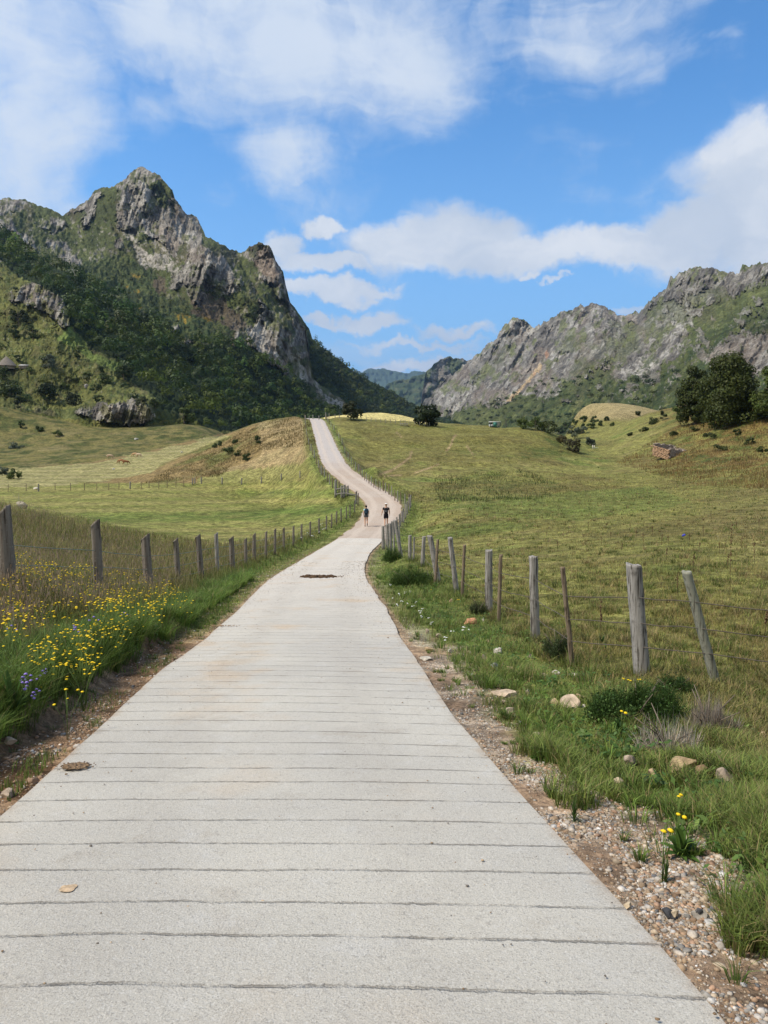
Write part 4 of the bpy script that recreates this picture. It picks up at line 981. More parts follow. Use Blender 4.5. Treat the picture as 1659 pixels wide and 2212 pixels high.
for i, (u, v, w, h, c, l, n) in enumerate(LB): tree_at('bush', u, v, w, h, c, l, 100 + i, 'bush', 'bushes on the left hillside', n=n, lobes=10, cone=.1)
MB_ = [(470, 966, 22, 12, 'left bush of the group on the mown hill'), (507, 958, 20, 11, 'upper bush of the group on the mown hill'), (492, 981, 34, 14, 'widest bush of the group on the mown hill'), (512, 986, 22, 12, 'middle low bush of the group on the mown hill'), (532, 994, 23, 18, 'darkest round bush at the lower right of the group'), (558, 958, 20, 18, 'bush at the right of the group near the mown swath')]
for i, (u, v, w, h, l) in enumerate(MB_): tree_at('bush', u, v, w, h, (.05, .072, .018), l, 140 + i, 'bush', 'bushes on the mown hill', n=450, lobes=7)

# ------------------------------------------------------------------ the woods (far-off masses of trees)
def scatter_px(poly, spacing, tries, seed, fn):
    """picture points inside a polygon, kept apart by a spacing that depends on distance"""
    rg = np.random.default_rng(seed); poly_ = np.array(poly); lo, hi = poly_.min(0), poly_.max(0)
    c = rg.uniform(lo, hi, (tries, 2)); c = c[inpoly(c[:, 0], c[:, 1], poly)]
    pts = fn(c[:, 0], c[:, 1]); sp = spacing * FL / pts[:, 1]
    keep = []; cell = {}
    for i in range(len(c)):
        gx_, gy_ = int(c[i, 0] // 24), int(c[i, 1] // 24); ok = True
        for a in (-1, 0, 1):
            for b in (-1, 0, 1):
                for j in cell.get((gx_ + a, gy_ + b), ()):
                    if (c[i, 0] - c[j, 0]) ** 2 + ((c[i, 1] - c[j, 1]) * 1.5) ** 2 < (.5 * (sp[i] + sp[j])) ** 2: ok = False; break
                if not ok: break
            if not ok: break
        if ok: keep.append(i); cell.setdefault((gx_, gy_), []).append(i)
    return pts[keep]

def woods(name, pts, r0, colour, label, cat, seed, n_near=170, hs=1.15, yref=420.0):
    rg = np.random.default_rng(seed); V = []; C = []
    for k, p in enumerate(pts):
        r = r0 * rg.uniform(.5, 1.5); n = int(n_near * np.clip((yref / p[1]) ** 1.2, .22, 1.3)); h = r * 2 * hs * rg.uniform(.8, 1.2)
        d = rg.normal(0, 1, (n, 3)); d[:, 2] = np.abs(d[:, 2]) * .9 - .15; d /= np.linalg.norm(d, axis=1)[:, None]
        lob = 1 + .22 * np.sin(d[:, 0] * 5 + k) + .2 * np.sin(d[:, 1] * 6 + 2 * k) + .15 * np.sin(d[:, 2] * 7 + k)
        q = d * lob[:, None] * [r, r, h * .5] * rg.uniform(.8, 1.06, n)[:, None] + [0, 0, h * .42]
        sz = r * .15 * math.sqrt(170 / n) * 1.05
        v, _ = cards(p + q, d, np.full(n, sz) * rg.uniform(.8, 1.3, n), 1.0, .16, rg)
        tone = np.asarray(colour) * np.exp(rg.normal(0, .28)) * (1 + rg.uniform(-.25, .4) * np.array([1, .35, -.3]))
        V.append(v); C.append(np.repeat(np.clip(tone * (1 + rg.normal(0, .10, n))[:, None], .004, .6), 4, 0))
    V = np.vstack(V); C = np.vstack(C); F = np.arange(len(V)).reshape(-1, 4)
    o = link(name, mesh(name, V, F, C, False, M_leaf)); return tag(o, label, cat, None, 'stuff')

pf = scatter_px(LFOR, 6.0, 30000, 11, left_mtn.point)
woods('forest', pf, 4.5, (.050, .082, .014), 'dense dark green beech forest running down the left mountainside', 'forest', 12, 230)
SPF = [(672, 735), (690, 752), (740, 790), (800, 830), (850, 855), (900, 883), (950, 906), (1005, 918), (1000, 935), (760, 935), (755, 893), (712, 850), (680, 826), (672, 775)]
pf2 = scatter_px(SPF, 6.5, 14000, 13, spur.point)
woods('forest', pf2, 4.4, (.050, .075, .020), 'dark forest covering the farther spur that falls to the valley', 'forest', 14, 150, yref=700)
pf3 = scatter_px([(1000, 925), (1000, 888), (1060, 872), (1120, 850), (1180, 822), (1240, 822), (1290, 812), (1330, 830), (1420, 805), (1480, 805), (1480, 880), (1440, 925)], 12.5, 2600, 15, right_mtn.point)
woods('scrub', pf3, 4.0, (.050, .072, .022), 'dark scrub scattered on the lower slope of the right-hand range', 'scrub', 16, 90, .7, 900)
pf4 = scatter_px([(240, 592), (330, 575), (345, 640), (430, 655), (500, 695), (528, 748), (450, 752), (390, 735), (330, 698), (260, 640)], 11.0, 1500, 17, left_mtn.point)
pf5 = scatter_px([(150, 600), (-40, 560), (-40, 870), (300, 870), (250, 806), (180, 760), (120, 700)], 19, 520, 18, left_mtn.point)
woods('scrub', np.vstack([pf4, pf5]), 2.0, (.058, .078, .022), 'low dark scrub on the open ground of the left mountainside', 'scrub', 19, 60, .7, 700)
# ------------------------------------------------------------------ stones one can point at
ROCKPOS = []
M_rock = {}
def rock_mat(key, c):
    if key not in M_rock: M_rock[key] = mat_plain('stone_' + key, c, .85, .35, 12, .9)
    return M_rock[key]
def rock(u, v, wpx, hpx, key, c, label, seed, name='rock', y0=3.0, group=None, sink=.22, ang=.0):
    p = spot(u, v, y0); s = pxm(p.y); w, h = wpx * s / 2, hpx * s; ROCKPOS.append((p.x, p.y, w)); rg = np.random.default_rng(seed)
    bm = bmesh.new(); bmesh.ops.create_icosphere(bm, subdivisions=3, radius=1)
    co = np.array([x.co[:] for x in bm.verts]); 
    for _ in range(13):                             # knock flats off a ball
        n = rg.normal(0, 1, 3); n /= np.linalg.norm(n); d = co @ n; lim = rg.uniform(.42, .8); co = co - np.outer(np.maximum(d - lim, 0), n)
    co *= 1 + .10 * fbm(co * 1.6 + seed, 4, seed)[:, None]
    co = co * [w * 1.1, w * rg.uniform(.8, 1.1), h * (.5 + sink * .7)]; c_, s_ = math.cos(ang), math.sin(ang)
    co = np.stack([co[:, 0], co[:, 1], co[:, 2]], 1); zmin = co[:, 2].min()
    co[:, 2] -= zmin + h * sink * .9
    for i, x in enumerate(bm.verts): x.co = co[i]
    me = bpy.data.meshes.new(name); bm.to_mesh(me); bm.free(); me.polygons.foreach_set('use_smooth', np.zeros(len(me.polygons), bool)); me.materials.append(rock_mat(key, c))
    o = link(name, me, None, p); o.rotation_euler.z = rg.uniform(0, .6); return tag(o, label, 'rock', group)
TN = (.40, .29, .17); PK = (.34, .27, .205); WH = (.44, .40, .33); RD = (.40, .20, .11); GY = (.30, .32, .30); LB_ = (.50, .40, .27); BK = (.05, .05, .052)
RKS = [(1472, 1668, 66, 46, 'tan', TN, 'largest tan boulder in the grass right of the gravel shoulder'), (1518, 1680, 46, 40, 'brown', (.22, .135, .08), 'brown earthy clod beside the largest tan boulder'), (1564, 1705, 40, 50, 'pink', PK, 'upright pale stone right of the brown clod'), (1549, 1640, 34, 22, 'tan2', (.40, .34, .25), 'flat stone behind the largest tan boulder'), (1361, 1655, 32, 28, 'pink', PK, 'pointed pale stone left of the largest tan boulder'), (1410, 1676, 30, 17, 'tan', TN, 'small tan stone between the pointed stone and the boulder'),
       (1652, 1604, 26, 26, 'tan', TN, 'orange-tan stone at the right picture edge'), (1228, 1524, 62, 26, 'pink2', (.46, .36, .26), 'wide pale stone half sunk in the verge grass'), (1196, 1526, 30, 18, 'tan', TN, 'tan stone at the left of the wide sunken stone'), (1014, 1348, 30, 18, 'red', RD, 'reddish-brown block lying in the verge grass'), (973, 1302, 12, 11, 'tan', TN, 'little tan stone in the verge grass near the bushes'), (1067, 1447, 22, 18, 'grey', GY, 'round grey stone in the verge grass'), (1101, 1449, 26, 14, 'tan', TN, 'tan stone right of the round grey stone'), (1166, 1462, 12, 18, 'tan2', (.42, .34, .24), 'small upright tan stone in the verge grass'), (1238, 1461, 20, 12, 'white', WH, 'whitish stone in front of the thin brown stake'),
       (1076, 1410, 26, 14, 'white', WH, 'white stone in the verge grass above the grey one'), (1116, 1458, 18, 12, 'pink', PK, 'small pink stone near the round grey stone'), (926, 1406, 22, 11, 'tan', TN, 'pale stone on the shoulder beside the road edge, upper one'), (922, 1425, 30, 10, 'white', WH, 'flat whitish stone on the shoulder beside the road edge'), (948, 1378, 16, 10, 'pink', PK, 'small stone at the grass edge of the shoulder'), (1160, 1590, 20, 12, 'tan2', (.4, .3, .2), 'flat stone sunk in the bare soil'), (1085, 1502, 60, 12, 'pink2', (.44, .34, .24), 'long flat slab on the gravel shoulder'),
       (1444, 2052, 40, 24, 'black', BK, 'black stone on the gravel shoulder, upper one'), (1503, 2064, 18, 20, 'black', BK, 'small black stone right of the upper black stone'), (1503, 2115, 20, 26, 'black', (.085, .085, .09), 'dark grey stone on the shoulder below the small black one'), (1450, 2075, 34, 22, 'tan', LB_, 'orange-tan pebble below the upper black stone'), (1508, 1990, 40, 24, 'grey2', (.30, .27, .23), 'flat grey stone on the shoulder, the largest there'), (1355, 1962, 24, 16, 'tan', LB_, 'rounded tan pebble near the road edge'), (1252, 1710, 14, 12, 'tan', LB_, 'cream pebble touching the road edge'), (1336, 1692, 22, 16, 'tan', LB_, 'tan stone in the middle of the shoulder'),
       (224, 1706, 0, 0, '', TN, ''), (20, 1606, 34, 18, 'pink', PK, 'pale stone in the left gutter at the picture edge'), (220, 1622, 0, 0, '', TN, ''), (135, 1592, 16, 12, 'white', WH, ''), (218, 1799, 0, 0, '', TN, ''), (336, 1507, 24, 8, 'tan', LB_, 'flat tan stone in the left gutter'), (220, 1800, 0, 0, '', TN, ''), (72, 1690, 30, 16, 'tan2', (.3, .2, .13), 'brown flat stone in the left gutter near the corner'), (18, 1720, 40, 22, 'pink', PK, 'largest pale stone in the lower left gutter'), (120, 1666, 26, 14, 'red', (.33, .2, .12), 'reddish stone in the left gutter'),
       (46, 1099, 26, 15, 'chalk', (.36, .31, .23), 'pale boulder on the rise behind the left fence'), (187, 837, 10, 9, 'grey3', (.3, .28, .27), 'pale grey boulder in the brush of the left slope'), (76, 1052, 0, 0, '', TN, ''), (78, 1057, 18, 5, 'chalk', (.42, .38, .30), 'long pale stone at the edge of the mown strip'), (295, 950, 9, 5, 'chalk', (.5, .48, .44), 'white stone below the rock outcrop'), (245, 1014, 7, 4, 'chalk', (.5, .48, .44), 'small white stone in the mown strip near the cows'), (393, 978, 6, 3.5, 'chalk', (.5, .46, .4), 'pale stone at the upper edge of the mown strip')]
for i, (u, v, w, h, k, c, l) in enumerate(RKS):
    if w and l: rock(u, v, w, h, k + '%.2f' % c[0], c, l, 700 + i)


_rg = np.random.default_rng(404); _k = 0
for _ in range(60):
    u_, v_ = _rg.uniform(880, 1300), _rg.uniform(1330, 1640); q_ = hit(u_, v_); dd_ = float(road_coords([q_.x], [q_.y])[0][0])
    if 2.0 < dd_ < 3.6 and _k < 20:
        rock(u_, v_, _rg.uniform(10, 22) * (v_ / 1450.0) ** 2, _rg.uniform(7, 13) * (v_ / 1450.0) ** 2, 'verge%d' % (_k % 3), (TN, PK, WH)[_k % 3], 'fist-sized pale stone lying loose in the grass verge right of the concrete', 900 + _k, group='loose stones in the right verge'); _k += 1

# ------------------------------------------------------------------ grass
def blade_mesh(pos, h, w, az, lean, colour, tip=None, rg=rng):
    """bent blades of five vertices; lean = sideways reach as a share of the height"""
    n = len(pos); a = np.stack([np.cos(az), np.sin(az), 0 * az], 1)           # bending direction
    f = az + math.pi / 2 + rg.normal(0, .6, n); s = np.stack([np.cos(f), np.sin(f), 0 * f], 1) * (w / 2)[:, None]
    up = np.array([0, 0, 1.0])
    mid = pos + a * (h * lean * .30)[:, None] + up * (h * .58)[:, None]
    tp = pos + a * (h * lean)[:, None] + up * (h * np.sqrt(np.maximum(.15, 1 - lean ** 2 * .55)))[:, None]
    V = np.stack([pos - s, pos + s, mid - s * .8, mid + s * .8, tp], 1).reshape(-1, 3)
    k = np.arange(n)[:, None] * 5
    F = [k + [0, 1, 3, 2], k + [2, 3, 4]]
    tip = colour if tip is None else tip
    C = np.stack([colour, colour, colour, colour, tip], 1).reshape(-1, 3)
    return V, F, C

def sample(poly, n, seed, y0=1.8, y1=300, mode=None):
    rg = np.random.default_rng(seed); p = np.array(poly, float); lo, hi = p.min(0), p.max(0)
    area = abs(sum(p[i - 1, 0] * p[i, 1] - p[i, 0] * p[i - 1, 1] for i in range(len(p)))) / 2; k = int(n * np.prod(hi - lo) / max(area, 1) * 1.02)
    c = rg.uniform(lo, hi, (k, 2)); c = c[inpoly(c[:, 0], c[:, 1], poly)]
    x, y = hits(c[:, 0], c[:, 1], y0, y1); ok = ~np.isnan(y); x, y = x[ok], y[ok]
    return x, y, dtab(x, y)

def grass(name, x, y, hgt, wid, colour, rg, lean=(.15, .75), tipc=None, az=None, z=None):
    n = len(x); z = gtab(x, y) - .01 if z is None else z
    pos = np.stack([x, y, z], 1)
    w = np.maximum(wid * rg.uniform(.7, 1.3, n), y * .00052)
    az = rg.uniform(0, 6.283, n) if az is None else az
    return blade_mesh(pos, hgt, w, az, rg.uniform(*lean, n), colour, tipc, rg)

def rockclear(x, y, k=1.25):
    m = np.ones(len(x), bool)
    for rx, ry, rw in ROCKPOS:
        if rw > .015 and ry < 40: m &= ~(((x - rx) / (rw * k)) ** 2 + ((y - ry + rw * .9) / (rw * 2.0)) ** 2 < 1)
    return m
def gcol_at(x, y, d): return ground_colour(x, y, d)[0]

def stuff(name, parts, label, cat, m=None):
    V = []; Q = []; T = []; C = []; o = 0
    for v, f, c in parts:
        V.append(v); C.append(c); Q.append(f[0] + o)
        if len(f) > 1: T.append(f[1] + o)
        o += len(v)
    F = [np.vstack(Q)] + ([np.vstack(T)] if T else [])
    ob = link(name, mesh(name, np.vstack(V), F, np.vstack(C), False, m or M_grass)); return tag(ob, label, cat, None, 'stuff')

STRAW = np.array([.36, .28, .13])
def vary(c, rg, straw=.1, sv=.30):
    n = len(c); c = c * (1 + rg.normal(0, sv, n))[:, None] * (1 + rg.uniform(-.12, .16, n)[:, None] * [1, .2, -.4])
    k = rg.random(n) < straw; c[k] = STRAW * rg.uniform(.5, 1.1, (k.sum(), 1)); return np.clip(c, .006, .8)

def right_grass():
    rg = np.random.default_rng(31); parts = []
    # the meadow beyond the fence and the verge before it
    poly = [(780, 1240), (800, 1190), (870, 1140), (890, 1060), (1000, 1020), (1720, 1000), (1720, 2260), (1600, 2260), (1250, 1800), (950, 1440), (820, 1300)]
    x, y, d = sample(poly, 250000, 32, 1.9, 110)
    q = np.stack([x, y], 1); n1 = fbm(q / .55, 3, 401); n2 = fbm(q / 2.5, 3, 402); n3 = fbm(q / .18, 2, 403)
    # bare strip by the road, with ragged tufts in it
    edge = 2.10 + .14 * sstep(y, 5, 7) * (1 - sstep(y, 10, 13)) + .5 * (1 - sstep(y, 2.5, 4.5)) - .40 * fbm(q / 1.3, 3, 61) - .38 * fbm(q / .5, 3, 62) + .25 * n1
    thin = (d > 0) & (d < edge) & (y < 12.5) & (rockclear(x, y) | True)
    keep = (d > 1.66) & (~thin | ((n1 > .42) & (rg.random(len(x)) < .35)))
    keep &= (rg.random(len(x)) < np.clip(.8 + n3 * .9 + n1 * .3, .1, 1))
    keep &= rockclear(x, y)
    x, y, d, n1, n2, n3 = [a[keep] for a in (x, y, d, n1, n2, n3)]
    verge = (1 - sstep(d, 3.2, 5.2)) * (d > 0)
    h = (.055 + .05 * np.clip(n1 + .4, 0, 1) + .03 * np.clip(n2, 0, 1)) * rg.uniform(.5, 1.4, len(x)) + verge * np.clip(.03 + .11 * n1, .0, .2)
    h *= 1 + sstep(y, 25, 90) * 1.1
    c = gcol_at(x, y, d) * 1.5; soil = (d > 0) & (d < 3.3); c[soil] = GREEN * 1.5
    c = mixc(c, GREEN * 1.5, verge * .7); c = mixc(c, GREEN * 1.35, sstep(n2 + .5 * n1, .05, .5) * .5)
    n4 = fbm(q2 := np.stack([x, y], 1) / 1.1, 4, 405); c = mixc(c, np.array([.24, .17, .07]), (d > 3.6) * sstep(n4, .02, .4) * .55); c = mixc(c, np.array([.10, .145, .03]), (d > 3.6) * sstep(-n4, .1, .45) * .5)
    h *= 1 + .6 * np.clip(n4, -.6, .8)
    c = vary(c, rg, .15)
    parts.append(grass('g', x, y, h, .0055, c, rg, (.3, .95)))
    # long green tufts along the verge
    for k in range(520):
        s_ = rg.uniform(0, 26) if k > 200 else rg.uniform(0, 9); dd = 2.0 + abs(rg.normal(0, .75)) if k % 6 else rg.uniform(1.68, 2.3)
        i = int(np.interp(s_, RL[:, 1], np.arange(len(RL)))); cx = RL[i, 0] + RN[i, 0] * dd; cy = RL[i, 1] + RN[i, 1] * dd
        n = int(rg.integers(20, 60)); rad = rg.uniform(.02, .09) * (1 if k % 6 else .5); th = rg.uniform(0, 6.283, n); r = rad * np.sqrt(rg.random(n))
        X = cx + r * np.cos(th); Y = cy + r * np.sin(th)
        cc = vary(np.tile(np.array([.135, .21, .040]) * rg.uniform(.65, 1.25), (n, 1)), rg, .06)
        if not rockclear(np.array([cx]), np.array([cy]), 1.5)[0]: continue
        parts.append(grass('t', X, Y, rg.uniform(.07, .20) * (1 if k % 6 else .6) * rg.uniform(.6, 1.15, n), .0050, cc, rg, (.35, .95), az=th))
    # darker and straw-coloured tussocks all over the meadow
    x, y, d = sample([(800, 1180), (880, 1075), (960, 960), (1100, 930), (1250, 980), (1400, 960), (1720, 960), (1720, 1900), (1450, 1600), (1100, 1400), (900, 1230)], 2600, 36, 5, 170)
    k = (d > 3.4); x, y = x[k], y[k]
    for j in range(len(x)):
        n = int(np.clip(60 / (1 + y[j] / 14), 7, 40)); r = rg.uniform(.04, .16) * (1 + y[j] / 60); th = rg.uniform(0, 6.283, n); rr = r * np.sqrt(rg.random(n))
        base = (np.array([.085, .11, .024]), np.array([.115, .15, .032]), STRAW * .8, np.array([.16, .12, .05]))[int(rg.choice(4, p=[.36, .30, .2, .14]))] * rg.uniform(.8, 1.3)
        parts.append(grass('u', x[j] + rr * np.cos(th), y[j] + rr * np.sin(th), rg.uniform(.07, .17) * (1 + y[j] / 150) * rg.uniform(.6, 1.1, n), .006, vary(np.tile(base, (n, 1)), rg, .05), rg, (.2, .9), az=th))
    # straw-coloured stalks lying in the meadow
    x, y, d = sample([(1000, 1250), (1720, 1180), (1720, 1700), (1400, 1560), (1100, 1420)], 1300, 35, 4, 40)
    k = d > 3.3; x, y = x[k], y[k]; n = len(x)
    parts.append(grass('s', x, y, rg.uniform(.10, .3, n), .004, np.tile(STRAW * .95, (n, 1)) * rg.uniform(.6, 1.1, (n, 1)), rg, (.7, .97)))
    stuff('meadow_grass', parts, 'short olive meadow grass with green tufts right of the concrete road', 'grass')

def left_grass():
    rg = np.random.default_rng(41); parts = []
    # tall hay beyond and around the left fence
    poly = [(-140, 1070), (60, 1085), (260, 1140), (480, 1180), (640, 1160), (780, 1095), (800, 1140), (740, 1172), (640, 1222), (570, 1275), (340, 1470), (0, 1760), (-140, 1850)]
    x, y, d = sample(poly, 190000, 42, 3, 76)
    q = np.stack([x, y], 1); n1 = fbm(q / .6, 3, 411); n2 = fbm(q / 2.2, 3, 412); ad = -d
    keep = (ad > 2.28 + .12 * n1) | ((ad > 1.66) & (rg.random(len(x)) < .10) & (n1 > .15)) | ((y > 13) & (ad > 1.72 + .2 * n1))
    keep &= (d < 0) & (rg.random(len(x)) < .72 + n1 * .4)
    x, y, d, n1, n2, ad = [a[keep] for a in (x, y, d, n1, n2, ad)]
    hay = sstep(ad + .5 * n1, 2.7, 3.9)
    hay = np.where(y > 45, np.minimum(hay, .5), hay)
    h = np.clip(.22 + .12 * n1, .05, .45) * (1 - hay) + (.50 + .16 * n2) * hay; h = h * rg.uniform(.45, 1.2, len(x)); h = np.where(ad < 2.3, h * .35, h)
    h = np.where(y > 50, h * .7, h)
    c = mixc(np.tile(np.array([.13, .195, .038]), (len(x), 1)), np.array([.215, .205, .068]), hay * np.clip(.75 + n1 * .7, 0, 1))
    c = mixc(c, np.array([.31, .225, .13]), hay * (rg.random(len(x)) < .17) * .9)
    c = vary(c, rg, .09)
    tp = mixc(c, np.array([.34, .25, .16]), hay * (rg.random(len(x)) < .5) * .8)
    parts.append(grass('g', x, y, h, .0060, c, rg, (.08, .6), tp))
    # seed heads: short stout spikes at the tips of thin stems
    k = np.where((hay > .6) & (rg.random(len(x)) < .20))[0]; n = len(k)
    z = gtab(x[k], y[k]) + .42 + .16 * n2[k] + rg.uniform(-.12, .2, n)
    hc = np.array([.38, .28, .19]) * rg.uniform(.55, 1.1, (n, 1)); 
    parts.append(grass('s', x[k], y[k], rg.uniform(.04, .10, n), .011, hc, rg, (.0, .4), z=z))
    # thick green clumps hanging over the cut bank
    for j in range(900):
        s_ = rg.uniform(1.5, 24) if j > 250 else rg.uniform(2.5, 11); dd = -(2.18 + abs(rg.normal(0, .42))); i = int(np.interp(s_, RL[:, 1], np.arange(len(RL))))
        cx = RL[i, 0] + RN[i, 0] * dd; cy = RL[i, 1] + RN[i, 1] * dd
        n = int(rg.integers(30, 80)); th = rg.uniform(0, 6.283, n); r = rg.uniform(.03, .12) * np.sqrt(rg.random(n))
        cc = vary(np.tile(np.array([.125, .20, .036]) * rg.uniform(.6, 1.25), (n, 1)), rg, .05)
        parts.append(grass('t', cx + r * np.cos(th), cy + r * np.sin(th), rg.uniform(.16, .40) * rg.uniform(.55, 1.1, n), .0052, cc, rg, (.35, .98), az=th))
    for j in range(90):                                   # little tufts in the gutter
        s_ = rg.uniform(2.5, 16); dd = -rg.uniform(1.66, 2.2); i = int(np.interp(s_, RL[:, 1], np.arange(len(RL)))); cx = RL[i, 0] + RN[i, 0] * dd; cy = RL[i, 1] + RN[i, 1] * dd
        n = int(rg.integers(14, 34)); th = rg.uniform(0, 6.283, n); r = rg.uniform(.02, .07) * np.sqrt(rg.random(n))
        parts.append(grass('t', cx + r * np.cos(th), cy + r * np.sin(th), rg.uniform(.04, .11) * rg.uniform(.6, 1.1, n), .004, vary(np.tile(np.array([.085, .135, .03]), (n, 1)), rg, .08), rg, (.4, .98), az=th))
    stuff('tall_grass', parts, 'tall seeding grass and green tufts on the bank left of the road', 'grass')

def far_grass():
    rg = np.random.default_rng(51); parts = []
    # rough growth on the mown hill, the slopes and beside the gravel road
    for poly, n, hh, cc in [([(300, 1048), (420, 985), (520, 930), (600, 905), (680, 900), (690, 960), (560, 975), (470, 1030)], 16000, .32, (.15, .12, .045)),
                            ([(690, 905), (700, 1000), (790, 1080), (900, 1130), (900, 1070), (760, 990), (710, 905)], 7000, .12, (.13, .15, .038)),
                            ([(655, 905), (680, 905), (690, 980), (740, 1055), (800, 1130), (770, 1130), (690, 1040), (655, 960)], 7000, .13, (.125, .145, .036)),
                            ([(930, 1030), (1130, 1015), (1230, 1055), (1150, 1085), (950, 1085)], 5000, .30, (.06, .075, .022)),
                            ([(1330, 1000), (1500, 900), (1720, 880), (1720, 1060), (1500, 1050)], 26000, .34, (.19, .125, .045)),
                            ([(760, 905), (1230, 915), (1260, 985), (1000, 1010), (790, 1000)], 22000, .10, (.17, .15, .048))]:
        x, y, d = sample(poly, n, 52 + int(n / 1000), 40, 240); k = (np.abs(d) > 1.75); x, y = x[k], y[k]; n1 = fbm(np.stack([x, y], 1) / 3, 3, 421)
        m = rg.random(len(x)) < .6 + n1; x, y, n1 = x[m], y[m], n1[m]
        h = hh * rg.uniform(.4, 1.3, len(x)) * (1 + .5 * n1)
        parts.append(grass('f', x, y, h, .012, vary(np.tile(np.array(cc), (len(x), 1)), rg, .1, .3), rg, (.1, .6)))
    stuff('rough_grass', parts, 'rough grass on the far pasture slopes and beside the gravel road', 'grass')
def weeds():
    rg = np.random.default_rng(57); V = []; C = []; o = 0
    for side, n in ((1, 700), (-1, 1500)):
        for k in range(n):
            s_ = 1.5 + 26 * rg.random() ** 1.6; dd = side * (2.25 + abs(rg.normal(0, .9))); i = int(np.interp(s_, RL[:, 1], np.arange(len(RL)))); cx = RL[i, 0] + RN[i, 0] * dd; cy = RL[i, 1] + RN[i, 1] * dd
            m = int(rg.integers(8, 26)); R0 = rg.uniform(.03, .11); hh = rg.uniform(.03, .14) * (1 if side > 0 else 1.8)
            if not rockclear(np.array([cx]), np.array([cy]), 1.6)[0]: continue
            q = np.stack([cx + rg.normal(0, R0, m), cy + rg.normal(0, R0, m), 0 * rg.random(m)], 1); q[:, 2] = gtab(q[:, 0], q[:, 1]) + hh * rg.random(m) + .01
            sz = rg.uniform(.008, .024) * rg.uniform(.7, 1.3, m); v, _ = cards(q, np.tile([0, -.25, 1.0], (m, 1)), sz, 1.25, .5, rg)
            c0 = (np.array([.10, .17, .035]), np.array([.14, .20, .05]), np.array([.07, .13, .03]), np.array([.20, .19, .06]))[int(rg.choice(4, p=[.35, .3, .25, .1]))]
            V.append(v); C.append(np.repeat(plant_colour(m, c0, rg, .2), 4, 0))
    V = np.vstack(V); o = link('weeds', mesh('weeds', V, np.arange(len(V)).reshape(-1, 4), np.vstack(C), False, M_grass)); tag(o, 'small round-leaved weeds and clover mixed into both road verges', 'weeds', None, 'stuff')
right_grass(); left_grass(); far_grass(); weeds()

# ------------------------------------------------------------------ gravel
ICO = None
def ico():
    global ICO
    if ICO is None:
        bm = bmesh.new(); bmesh.ops.create_icosphere(bm, subdivisions=1, radius=1); bm.verts.ensure_lookup_table()
        ICO = (np.array([v.co[:] for v in bm.verts]), np.array([[v.index for v in f.verts] for f in bm.faces])); bm.free()
    return ICO
M_stone = mat_col('stones', .85, ((14.0, .22), (60.0, .2)), .5, 40.0, .004, 6)
STC = np.array([[.44, .35, .25], [.46, .40, .33], [.36, .26, .17], [.30, .28, .25], [.52, .47, .41], [.42, .27, .18], [.17, .17, .17], [.55, .53, .50]])
def stones(name, x, y, size, rg, label, dark=.06, clod=0.0):
    v, f = ico(); n = len(x); z = gtab(x, y)
    sc3 = size[:, None] * rg.uniform([.7, .7, .38], [1.35, 1.2, .8], (n, 3))
    th = rg.uniform(0, 6.283, n); c, s = np.cos(th), np.sin(th)
    k = 1 + rg.normal(0, .24, (n, len(v), 1)); p = v[None] * k * sc3[:, None]
    X = p[..., 0] * c[:, None] - p[..., 1] * s[:, None]; Y = p[..., 0] * s[:, None] + p[..., 1] * c[:, None]
    V = np.stack([X + x[:, None], Y + y[:, None], p[..., 2] + (z + sc3[:, 2] * .25)[:, None]], -1)
    F = (f[None] + (np.arange(n) * len(v))[:, None, None]).reshape(-1, 3)
    w = np.array([.26, .22, .16, .06, .12, .12, dark * .6, .05]); cc = STC[rg.choice(8, n, p=w / w.sum())] * rg.uniform(.6, 1.05, (n, 1)) * .95
    kk = rg.random(n) < clod; cc[kk] = np.array([.27, .18, .115]) * rg.uniform(.6, 1.3, (kk.sum(), 1))
    o = link(name, mesh(name, V.reshape(-1, 3), F, np.repeat(cc, len(v), 0), False, M_stone)); return tag(o, label, 'gravel', None, 'stuff')
